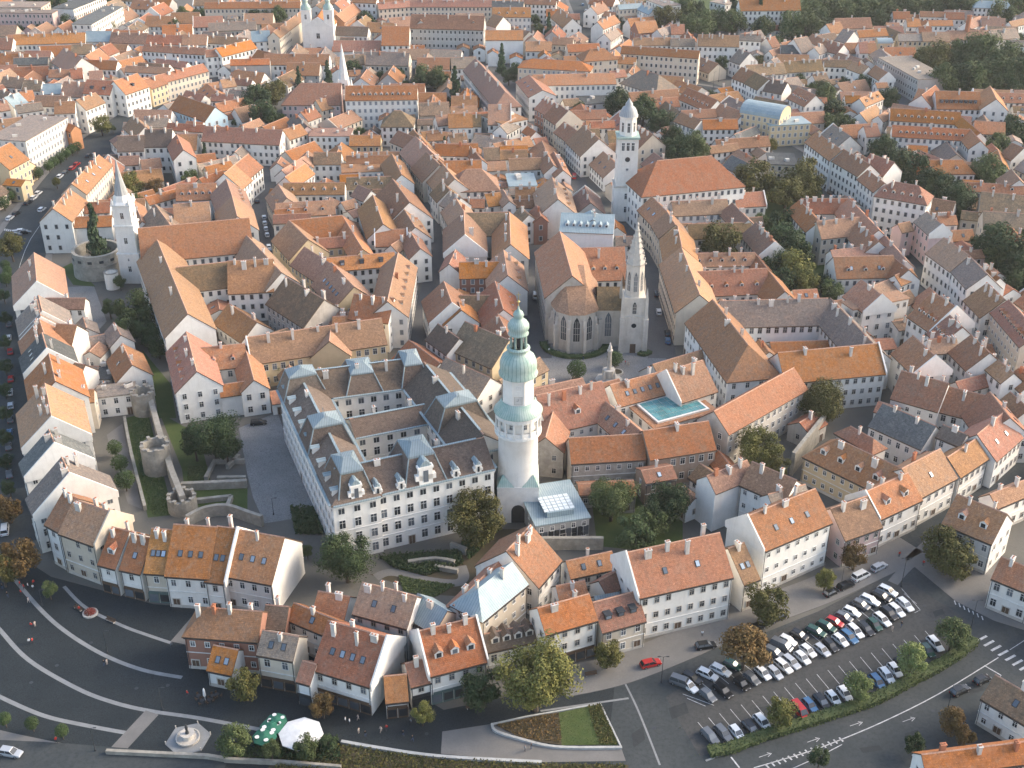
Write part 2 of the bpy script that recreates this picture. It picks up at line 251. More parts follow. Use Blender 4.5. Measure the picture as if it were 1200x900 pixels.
# house table: tile x1 y1 x2 y2 (ridge ends)  x3 y3 (point on the visible eave)  eave_height roof wall options
# a leading + adds a wing to the building above; pixels are of the photograph enlarged by the tile's scale
TILES = {'A':(0,600,3),'B':(400,600,3),'C':(800,600,3),'D':(0,350,3),'E':(300,350,3),'H':(600,350,3),'F':(800,350,3),
 'G':(0,150,3),'I':(300,150,3),'J':(600,150,3),'R':(800,150,3),'a':(0,0,5),'b':(240,0,5),'c':(480,0,5),'d':(720,0,5),'e':(960,0,5),
 'k':(0,170,5),'l':(240,170,5),'m':(480,170,5),'n':(720,170,5),'o':(960,170,5),'p':(960,320,5),'Z':(0,0,1)}
HOUSES = '''
# front rows by the square
D 262 708 385 750 245 835 11.5 t c c3 W2
D 225 680 272 705 150 785 11.5 r u c2
A 395 55 455 70 372 188 8 r w d1 c2 P
A 462 80 535 95 455 206 8 r w s1 c2 P
A 535 60 612 65 527 212 8.5 o c s3 c2 P
A 612 45 765 55 620 224 9 r w s3 c2
A 765 52 830 60 720 240 8.5 r w s2 c1 W2
A 830 62 1000 92 838 230 9 r w s3 c1
A 730 338 922 352 800 445 9 t n h1 c4
A 752 470 838 487 755 557 4.5 o u s2 c0
A 925 418 1050 440 965 508 9 g c s2 c1 P
+ A 935 328 1015 335 975 410 8 d n B c1
A 1065 525 1112 538 1060 595 6.5 r u c0 P
Z 385 728 452 747 405 795 8 r w s4 c4 W2 P
+ A 1035 322 1190 385 1085 405 8 r w s1 c1
A 1120 280 1230 300 1195 372 8 o w c2
B 75 250 265 300 100 370 9.5 t u s2 c4
B 270 290 372 350 265 388 8.5 s c c1
B 580 140 665 48 740 205 8.5 r w c4
+ B 395 330 565 165 410 250 9 r w c2 q30
B 480 275 600 180 622 277 11.5 s c h1 c2
B 275 420 470 372 412 548 8 o w d3 c3 W P
B 225 535 297 517 268 606 6 o w c1 P
B 150 580 228 572 185 665 4.5 o w c0 P
B 500 432 685 392 600 462 5 d w c0 d4
B 690 340 870 290 810 402 10 O w c2 P
B 885 320 1037 280 985 402 7.5 r c D3 c0
B 755 262 855 243 812 315 8 r w c1
B 890 300 975 285 930 320 6 s w c0 B
B 905 245 985 200 960 268 7 r w c0 B
B 790 175 950 140 820 228 6 r w s2 c1
Z 735 648 843 625 810 686 12 o w s2 c4 W1
C 160 130 215 110 232 246 8 b w s2 c1
F 230 765 465 670 415 830 12.5 o w c3 s3 W1
F 520 740 650 695 610 833 8 b p c2
F 645 680 790 615 765 740 9 o w d2 c3 W1
F 770 600 905 530 900 662 9 t w c1 s1
F 930 560 1030 495 1028 590 9 b w c1
F 1035 480 1130 400 1140 535 8.5 r w s2 c1
F 1080 330 1150 420 1180 430 8 o w s2 c1
F 930 310 1075 345 1015 425 7.5 r w c1
F 770 255 935 300 810 372 8.5 r w c4
F 705 370 890 450 740 485 8.5 k w c2
F 915 445 1000 480 930 497 11 d w c1
F 590 450 670 495 610 505 9 t w h c1
F 545 495 770 600 550 615 8 r y d4 c2 h1
F 85 625 225 570 185 655 11.5 b u c3 B
+ F 245 575 400 640 248 672 11.5 b u c2
+ F 300 690 430 655 340 720 11 g u c2 B
F 965 690 1140 760 985 818 9 t u d2 c2
F 1080 690 1200 640 1160 690 8 b w c2
C 1120 160 1260 215 1185 270 8.5 o w c2
C 1100 575 1300 690 1115 690 7 m w c1 s1
Z 1080 885 1215 868 1100 905 8 o w c3
A 45 520 75 470 20 560 1 k w SKIP
# old houses on the left row
D 158 300 182 420 66 440 11.5 t w c5 W2
D 210 330 330 320 260 362 9 b c c2
D 172 462 192 512 70 575 11 k w c3 W2
D 217 560 245 618 85 680 11 g w c4 W2
D 172 195 195 292 90 290 11.5 r w c3
D 148 122 165 180 72 215 11.5 k w s3 c2 W2
D 138 72 155 125 70 160 11 r w c4
D 200 215 300 235 240 300 8 b w c1
D 130 5 145 70 62 90 11 g w c2 W2
G 120 440 130 545 46 545 10.5 t w c2 W2
G 135 590 150 650 55 660 10.5 g w c3 W2
G 160 600 300 600 220 635 10 b w c1
D 200 90 270 95 220 170 11 b w c1 B
D 400 85 425 130 370 135 6.5 g w c1
D 430 160 465 235 385 235 7 r w s1 c2
F2D 340 350 470 335 345 310 6.5 g w
F2D 330 285 385 285 335 225 5 k w
D 655 118 692 258 600 248 10 r w d5 c3
+ D 700 175 860 160 755 248 8.5 r w d2 c1
+ D 860 165 893 288 940 300 8 r w c0
+ D 770 305 880 290 800 335 7 r w c0 B
# monastery by the needle-spired tower
G 553 395 660 655 540 625 11.5 t w c2 d0
+ G 620 492 800 472 755 565 11 m w c0
+ G 858 370 990 510 840 465 11 t w c1
+ G 800 470 960 462 850 580 10.5 b w c4
I 105 525 240 605 80 645 9.5 m S c4
I -30 738 440 670 250 790 8.5 b y c5 W1
+ I 258 752 262 712 195 797 8 b y c0 B
# town hall
E 245 608 800 490 560 657 16.5 d w p34 c2 TH h1
+ E 350 660 150 262 170 510 16.5 d w p34 c3 TH h1
+ E 150 262 545 212 395 330 16.5 d w p34 c3 TH
+ E 590 225 800 480 585 395 16.5 d w p34 c2 TH
+ E 330 425 615 370 470 463 14.5 d w p30 c2 TH
# churches' bodies and palaces
n 250 95 570 65 480 272 16 r w h p41 c0 LCH
G 485 355 875 318 730 450 12 o w c0 STG
J 168 365 212 522 119 600 15 r S c0 GCH
J 205 425 395 420 320 535 8 o w d4 c1
m 890 400 1200 412 1040 530 13 s u p20 q95 d7 B
+ m 1060 385 1075 440 1120 470 13.5 s u p26 q45 c2 B
F2H 500 457 722 397 418 374 7.5 t w GLZ
F2H 85 800 272 770 200 642 6 s g MUS
# museum yards right of the tower
H 85 342 315 292 250 445 8.5 r w c4 d1
+ H 148 385 118 490 198 470 8 r s c0
H 200 492 460 477 340 570 8.5 r s c0
H 460 467 690 432 610 545 9 r N c1
+ H 330 365 455 470 335 462 8.5 r w c2 s3
H 345 305 535 255 480 350 9 r w s5 c2
H 545 256 670 218 722 324 9.5 r w c4 W1
H 710 398 990 245 885 405 11 O S c0
H 705 5 830 165 650 140 11 t u c4 h2
R 130 610 510 600 350 695 10 g u c7
+ R 520 600 675 765 520 735 10 g u c5
F 335 192 685 160 500 283 10.5 r w c2 W2
# first street behind the main square
m 290 690 545 685 395 778 9.5 o n c4
m 270 615 232 700 200 690 9 r w c1
I 660 540 690 620 600 655 9 t w c1 W2
I 715 590 840 590 790 652 8.5 m w c1
I 712 612 722 642 660 692 9 r w h1 c1
I 870 430 885 520 940 500 9 t w c2 d3
I 840 540 870 640 912 600 9 r w d3 c2
I 850 655 890 735 800 720 9 r w c2
I 640 690 715 742 600 745 9.5 d w c1
I 735 682 890 747 780 822 9.5 m y c2
m 318 395 325 535 200 540 9.5 t w c2 W2
+ m 330 400 585 395 480 530 9 m w c1 B
+ m 585 395 592 585 685 500 9.5 t w c3
m 650 365 700 410 600 395 9.5 m w c1
m 745 355 770 420 800 430 9 o n c1
m 60 -30 130 60 40 70 9 t w c2 d3
m 135 60 190 110 95 175 9 t w c2 d3
m 190 110 265 200 120 235 9 t w c2
m 155 -5 350 0 250 62 8.5 o u c2
+ m 350 0 420 85 345 60 8.5 r u c1
m 205 95 420 90 330 188 9 r w c2
m 330 145 420 142 380 270 9.5 b w h c0
m 440 290 530 278 460 360 7 o w c1
m 310 318 440 320 340 352 7 o w c2
m 190 215 235 265 125 290 9 m w c2
m 235 275 300 310 180 350 9 g w c2
m 270 312 320 395 190 400 9 t w c2
m 430 20 520 15 480 88 8 m w c1
m 530 8 690 2 600 30 8 o w c1
m 530 32 690 30 600 82 7 b w c1
m 580 82 770 76 620 145 8.5 b u c2
m 620 250 735 250 680 316 8 b w c2
m 610 322 780 318 700 356 7 b w c3
m 545 260 585 330 530 310 8 t w c1
m 790 25 845 120 740 80 9.5 t w c2
m 845 40 900 150 935 165 9.5 t w c2 d2
m 835 190 870 320 945 290 9.5 t w d4 c2
F2m 585 245 745 240 560 172 8 s w
I 500 10 560 35 500 60 9 t c c1
I 560 30 620 90 520 105 9 t c c1
I 600 85 645 130 550 150 9 t c c1
# blocks between the left streets
l 460 225 820 222 650 288 9 b w d5 c1
+ l 430 232 480 312 365 320 9 t c d2 c0
l 415 345 760 325 640 410 9 r w d3 c1
l 408 380 605 365 500 405 9 r w c1
l 400 412 620 402 520 450 9 r w c1
l 495 445 805 415 680 545 9 r y c0
+ l 495 445 605 555 430 600 9 b y c0
+ l 605 555 860 535 740 600 9 o y c3
+ l 805 415 925 612 770 520 9 o y c1
l 985 295 1045 465 870 400 10.5 b w c1 q60
l 830 66 1100 62 960 106 8.5 o w c6
F2l 805 165 1130 150 820 112 8 t w
l 790 176 910 172 830 202 6.5 o w c0
l 830 192 1090 186 950 256 8 m w d3 c2
I 478 92 512 165 545 175 9.5 t w c2
l 450 150 580 70 500 190 9 t w c1
l 470 190 585 112 602 195 8 O w c1
l 640 45 800 45 740 112 8.5 m w c1
l 575 90 605 35 650 95 8 t w c1
l 0 130 150 95 80 150 7 r y c2
l 900 235 975 268 865 300 9 t w c0
I 480 180 540 262 562 240 9.5 b w c2
I 500 255 560 350 600 365 9.5 t w d3 c2
I 540 360 578 425 607 435 9.5 t w c2
l 1030 405 1160 410 1090 466 9 m w c1
l 985 262 1090 262 1050 290 8 m w c0
l 1000 500 1180 495 1070 592 9 o u c0 W
l 1090 590 1190 525 1110 600 9 b w c1
l 715 665 1110 630 930 722 10.5 o u c1 D3
+ I 500 440 462 612 575 560 11 t w d6 c1 q60
+ I 345 585 485 600 420 680 10.5 r w c3
I 170 420 265 480 150 500 9.5 b y c3
I 265 475 345 560 215 575 9.5 b y s5 c2
I 270 665 430 660 330 705 8 r w c3
I 265 640 330 650 280 690 8 b w c2
l 112 170 175 118 245 232 10 o w c0
l 175 118 255 55 312 150 10 o w c1
l 125 200 160 300 245 300 10 t w d4 c0
l 160 300 190 420 285 400 10 t w c0
k 1015 350 1225 335 1100 460 10 t w c1
G 620 200 760 195 690 252 8.5 r w d5 c1
G 545 270 600 345 480 340 8.5 m w c2
G 470 255 500 330 452 315 8.5 t w c1
G 510 245 620 215 555 258 7 r w c1
G 700 180 780 150 720 195 7 o y c2
k 420 230 580 60 515 275 14 t c c8 s3
k 310 375 405 258 425 440 12.5 o w c4
+ k 500 340 645 335 560 396 10 r w c1
+ k 430 425 655 415 500 480 9.5 r w c1
a 850 760 1010 758 880 860 12 d w c2
+ a 690 800 845 795 760 885 11 d w c3
+ a 1035 790 1075 880 1112 850 12 o w c1
a 985 722 1200 735 1100 760 9 r w c2
b 0 742 455 765 300 842 10 r w c5
+ b 455 765 560 730 595 785 10 r w c1
b 220 735 320 695 300 740 7 t c c1
k -60 50 60 -12 80 130 11.5 o y s1 c0
a 780 680 850 745 710 735 10.5 t w c3
a 850 690 990 692 920 745 9 g w c4
a 1050 558 1260 630 1070 665 8.5 r U c0
a 1090 532 1200 558 1110 580 7 o w c1
a 1000 690 1180 640 1100 690 6 t w SKIP
# far left
F2a -100 75 305 80 100 60 15 g p
F2a -60 45 240 45 100 12 15 g c
F2a 430 55 620 -20 315 45 14 k w
F2a 535 145 720 40 430 138 14 k w
a 80 205 500 192 290 255 9 o w c12
a -40 225 78 225 20 290 8 r w c2
a 500 185 655 185 560 243 9 s w c1
a 655 190 865 197 740 252 9 b w c3
a 865 205 1070 210 960 258 9 r w c3
a 1070 205 1215 205 1130 262 9 r w c2
a 845 262 1210 285 1000 308 11 r u c6
a 915 345 1100 365 1000 392 7 r w c2
a 935 440 1190 375 1090 450 10 o c c5
a 840 470 935 438 925 508 9.5 o y c1
a 665 478 805 432 790 535 11.5 o w c1 D1
+ a 510 468 670 478 585 552 11.5 r w D2 c1
a 375 480 510 485 430 566 9 r w c2
a 250 495 360 492 290 550 8.5 s w c0
a 145 470 250 475 200 530 9 m w c2
a 20 450 145 460 80 512 9 m w c2
a 80 342 280 335 180 378 9 k c c2
a -20 385 100 382 40 407 7 r w c1
a 150 300 300 300 220 332 8 r w c1
a 375 280 480 340 310 370 9 t w c2
a 420 262 540 260 480 316 9 m w c1
a 500 330 580 285 630 350 9 o w c1
a 585 280 650 255 640 325 9 r w c1
a 500 352 690 358 600 405 8.5 r w c1
a 690 360 830 330 780 378 8 o w c1
a 740 388 1000 400 860 418 9 r u c3
a 290 410 410 410 350 452 8 r w c1
a 410 405 480 400 440 462 8 r w c1
a 520 420 600 415 540 470 8 t c c1
a 320 600 440 595 400 662 11.5 b w c2
+ a 445 590 560 545 560 622 11.5 t w c2
a 25 575 110 545 130 612 9 s w c1
a 115 540 190 530 170 592 9 o w c1
a 210 560 400 565 280 622 9 t w c3
a 90 620 240 600 120 660 9 g w c2
F2a 150 830 395 690 -30 790 14 g w
a 395 722 440 738 420 760 9 o O c1
a -30 600 40 590 10 650 9 b w c2
a -40 520 60 540 20 575 9 m w c2
a 100 700 250 660 180 730 10 SKIP
b 400 190 560 70 480 190 12.5 t c c4
b 20 135 300 125 150 178 9 g c c4
b 0 210 250 225 120 258 9 b w c3
b 270 185 380 180 330 243 10 s w c1
b 65 285 270 235 240 297 11.5 o w c3
+ b 0 295 70 290 30 332 11.5 r w c1
b 150 350 380 345 260 380 10 o g B c1
b 350 318 730 320 580 380 8.5 r u c3
b 770 155 960 160 840 207 9 d u c1
b 755 240 1030 240 900 300 6 r w c0 B
b 1040 155 1200 155 1120 265 10 r w c1
b 770 90 900 0 850 110 11 t O c2
b 870 -20 1010 -15 900 15 16 r u c1
b 1010 20 1210 5 1100 48 13 r c c3
b 0 15 560 10 250 48 12 r c c9
b 820 325 930 320 880 380 8 m w c1
b 950 305 1200 310 1070 382 8.5 g c c5
Z 405 101 489 100 447 117 14.5 r w p38 d11 c3
b 560 490 800 490 640 615 11 r p h1 c1
b 650 590 740 570 730 638 9.5 o c c2
b 560 660 640 630 620 705 8.5 o w c3
b 530 668 600 740 490 722 9 d p c2
F2b 610 800 850 800 640 755 10 t u
b 850 795 1030 795 920 853 7.5 o y c2
b 1110 650 1150 650 1120 742 9.5 m w h c0
b 60 610 230 575 170 642 7 o u c2
b 40 555 170 555 100 590 8 r w c2
b 90 470 170 460 140 510 8 t w c2
b 180 460 280 470 230 500 8 r w c2
c 10 85 440 95 220 170 16 b g p45 c3
+ c 65 120 66 95 125 185 15 b g c0
+ c 375 125 374 100 435 185 15 b g c0
c 485 45 710 45 620 100 12 o w d4 c1
c 445 180 665 180 550 234 13.5 o u B c0
c 490 85 550 100 470 150 12 t w B c0
c 0 5 480 5 240 40 13 r c c6
c 480 5 670 10 560 40 13 k c c4
c 670 -5 860 0 760 25 13 t w c3
c 800 55 880 55 820 95 9 o w c1
c 880 50 955 110 860 130 9 t w c2
c 680 245 830 245 750 299 8.5 o w c1
c 840 220 960 225 900 262 9 b c c2
c 720 345 1000 360 860 408 12 o c p24 h c0
+ c 1060 290 1140 285 1100 355 15 o c h p35 c1
+ c 920 262 1110 255 1000 302 12 o c p30 c0
c 720 440 1200 430 1000 497 12 r w p25 c5
c 700 440 780 530 640 500 12 r w p25 s3
F2c 960 550 1150 535 1060 612 6 k w
c 790 575 860 612 745 645 11 r n c3
c 860 605 935 655 810 700 10.5 r c c2 W2
c 905 715 990 775 880 800 9.5 r c c2
c 1020 735 1110 815 950 865 9.5 t w c2
c 950 650 1150 645 1050 698 7 r w c1
c 1060 715 1200 710 1130 747 7 r w c1
c 385 345 560 540 372 480 9.5 t w c6 h2
c 45 340 235 340 140 405 8 r w c1
c 240 340 390 335 300 400 8 g u c1
c 55 545 215 545 130 596 5 o n c0 B
c 245 565 395 565 320 620 9 b w c3
c 240 628 395 622 320 657 8 b w c1
c 55 605 230 600 140 674 8.5 m c c2
c 225 668 365 665 290 746 9 o w c2
c 365 672 420 672 390 740 8.5 m w c1
c 150 682 220 675 180 736 8.5 b w c1
c 530 740 620 690 580 778 8.5 g w c0
c 460 615 590 615 520 730 10 t w c1 W2
F2c 545 730 690 700 600 640 11 t w
c 490 845 700 800 600 882 7.5 o w c2
c 150 845 400 842 280 897 8.5 o w c2
c 20 760 130 880 5 840 9 t w c3
c 100 780 220 775 160 822 7 b w c2
c 230 790 330 780 280 840 7 m w c3
c 690 740 740 772 660 770 8 o w c1
c 990 300 1010 310 960 330 8 SKIP
c 1140 200 1200 160 1180 240 10 g w c2
c 1060 40 1130 10 1110 80 9 t w c3
c 1100 130 1200 90 1160 160 9 r w c3
d 45 270 500 300 270 327 15 r c c2
d 110 225 330 222 200 265 11 b w c3
d 330 228 470 228 400 270 11 g w c4
d 120 132 240 122 170 193 9 r n c1
d 250 175 330 150 300 205 8 g w c1
d 330 145 410 145 370 200 8 o w c1
d 490 205 730 210 620 272 12 b w c7
d 735 200 860 205 800 238 12.5 g w c3
d 730 290 795 312 665 352 8.5 g w c1
d 890 225 940 215 870 290 9 r w c2
d 905 300 965 280 920 322 7 r w c0
d 975 265 1110 268 1040 313 8 k w c0
d 1050 230 1130 215 1140 305 8.5 g w c2
d 770 385 990 370 860 440 7.5 m w c6
d 990 362 1210 350 1100 420 7.5 m w c5
d 745 395 825 425 715 467 9.5 r w c1
+ d 825 425 905 465 810 512 9.5 m w c1
d 905 465 1015 485 920 540 9.5 d w c2
d 1075 512 1180 560 1052 594 10 r w d5 c1
d 780 565 1010 603 880 685 13 s y V c0
F2d 915 740 1150 725 1000 690 10 s y
d 430 515 605 590 490 630 9 r w d6 c1
d 180 585 370 570 270 632 7.5 o w s4 c1
d 160 410 260 440 110 510 10 g w h c1
d 80 545 370 522 200 588 8 t c c1
d 515 702 720 700 620 756 9.5 o w c1
+ d 390 660 510 705 390 725 9.5 t w c1
+ d 620 610 760 660 640 690 9 t w c2
+ d 390 650 590 640 500 690 9 t w c1
d 590 822 900 800 760 865 6.5 b w c3
d 700 790 830 740 780 800 7 k w c0
d 140 735 225 790 60 820 10 b c c3
d -20 330 130 340 60 372 11 o c c1
d -30 420 60 410 10 455 11 r w c1
d 20 30 160 20 90 50 12 s c c2
d 160 30 230 60 190 80 12 s w c2
F2d 290 40 390 30 300 -10 15 g w
F2d 560 10 650 30 600 -20 15 g w
d 730 0 1085 -2 900 12 17 r w c2 q60
e 90 110 300 105 200 165 9 b c c1
e 40 145 120 130 80 200 9 b w c1
e 140 170 205 185 110 240 9 g w c1
e 60 240 145 262 110 318 9 r w c2
e -40 200 60 250 -20 262 9 r w c2
e -30 280 20 260 0 320 9 g w c1
e 220 180 390 168 300 215 9 r w c2
e 230 250 280 250 250 310 9 r w c1
e 340 215 425 215 370 255 9 s y V c0
e 430 70 530 70 480 110 10 r w c2
e 510 112 590 112 550 156 8 o w c1
e 580 156 655 156 620 190 7 r w c1
e 590 68 740 72 660 98 9 r w c1
e 740 72 850 75 800 112 9 r w c1
e 640 120 780 120 700 150 8 o w c2
e 940 5 1100 10 1020 48 13 s w h c3
e 460 200 600 200 530 240 10.5 g y c0
e 600 190 760 190 680 242 10.5 b y c1
e 760 182 990 180 870 232 10 b c c3
e 860 132 945 95 930 150 9 t w c1
e 950 105 1090 110 1020 152 9 t w c2
e 1000 178 1150 165 1050 232 9 g w c1
e 1110 130 1200 110 1170 150 9 t w c1
e 1100 235 1210 240 1150 268 8 g w c1
F2e 348 338 580 468 480 308 12 g g
e 150 560 240 560 190 603 8 o w c1
e 235 580 345 535 320 602 9 o w d3 c1
e 30 350 190 355 100 392 8 m w c3
e 200 360 290 392 190 412 9 t w c1
e 330 385 405 430 310 445 9 t w c1 W2
e -40 440 40 430 0 480 7 m w c2
e 260 740 340 735 270 802 8.5 r w c1
e 345 680 420 640 400 700 8.5 t w c2
e 430 735 890 762 660 812 10 o w d11 c1
+ e 880 755 945 828 850 840 10 o w c0
e 420 635 830 660 620 717 10 o w d9 c1
+ e 840 690 945 780 810 740 10 o w c0
+ e 910 710 1090 720 1000 785 10 o w c0
e 680 535 940 540 800 638 10 r w D8 d8 c1
+ e 1000 505 1038 582 945 640 11 r w c0
+ e 600 560 680 502 520 570 10 r w c1 q55
e 1040 545 1210 550 1120 600 10 r w d3 c1
# right of the old town
n 220 305 310 395 165 410 11.5 t c s2 c2
n 310 395 358 470 245 515 11.5 b c c2
n 370 475 395 600 275 590 11.5 t c c2
n 392 602 500 880 300 800 11.5 t c c3
n 335 335 660 320 500 407 9.5 b u c5
+ n 690 340 785 440 640 430 9 t w c1
n 430 465 800 455 600 545 8 m w c2
n 830 455 940 575 790 585 9.5 t w c5 W2
n 700 285 870 275 760 362 8.5 o w c2 W2
n 430 640 820 632 640 708 8.5 r w d5 c4
+ n 820 632 890 720 785 700 8 r w c0
n 480 745 890 725 700 876 9 o w d4 c5
+ n 895 728 1000 860 1035 870 9 o w c0
F2n 910 115 1070 120 950 50 10 k c
n 690 60 795 112 650 130 9 k u c0
n 550 10 720 -10 640 40 6 b w c1
R 470 15 560 80 465 75 13.5 r u c3
R 555 70 660 130 550 130 13.5 t w c7
R 650 150 710 195 640 200 13 r w c2
R 740 190 830 205 830 265 14.5 r w h d5 c2
R 660 92 745 122 650 150 12 r w c3
R 415 250 600 250 500 300 11 r w c6
+ R 410 255 480 330 385 310 11 r w c5
+ R 585 250 690 360 720 335 11 t w c3 q55
R 690 360 785 465 690 430 10.5 t w c3
R 470 330 620 315 530 385 10.5 b c c4
R 620 330 690 400 585 390 10 t w c4
R 520 432 700 412 600 448 9.5 t w c6
R 530 455 740 450 610 527 8.5 r w d3 s3 c0
R 740 455 795 500 700 510 8.5 r w c1
R 745 520 805 495 785 545 8.5 r w c1
R 628 535 700 590 565 592 12 t w c1 W2
F2R 600 640 795 600 700 588 12 t w
p 668 115 800 200 570 290 11.5 r w d4 c2 W2
p 765 250 840 320 640 360 11 r w d3 c3
p 550 370 680 490 430 475 11 t w c3 W2
p 640 390 800 380 690 470 10.5 t w c5
p 890 365 1000 470 800 505 11 t w c5
p 1000 470 1140 590 950 540 11 t w c3
o 730 545 880 650 655 655 12 t w c2
+ o 880 650 985 760 800 768 12 g w c2
p 985 60 1090 160 900 212 11 b w c3
p 1110 160 1290 360 1090 330 13 r c d9 c0
o 630 392 720 470 565 455 12 g p c1 W2
o 460 465 530 450 490 500 10 b p c0
o 690 420 800 415 740 450 11 r w c4
o 600 90 840 90 760 168 8.5 r w d2 c1 h
o 830 218 1210 240 1000 275 7.5 o w c2 d3
o 950 275 1210 300 1030 400 8.5 m c c2
o 960 390 1210 405 1000 490 8.5 m c c3
o 1045 30 1075 110 1000 80 8 o w c0
o 1125 145 1175 205 1040 205 8 b w c0
o 1130 -10 1200 20 1060 60 9 t w c0
o 480 20 600 70 560 95 8 r w c2
o 1110 465 1185 560 1210 520 8 o w c1 q55
p 800 640 980 592 880 655 7 r w c1
p 960 -40 1060 30 1020 60 11 o w c2
p 1170 560 1260 640 1130 650 9 b w c2
p 1120 700 1230 800 1050 760 8 t w c1
'''
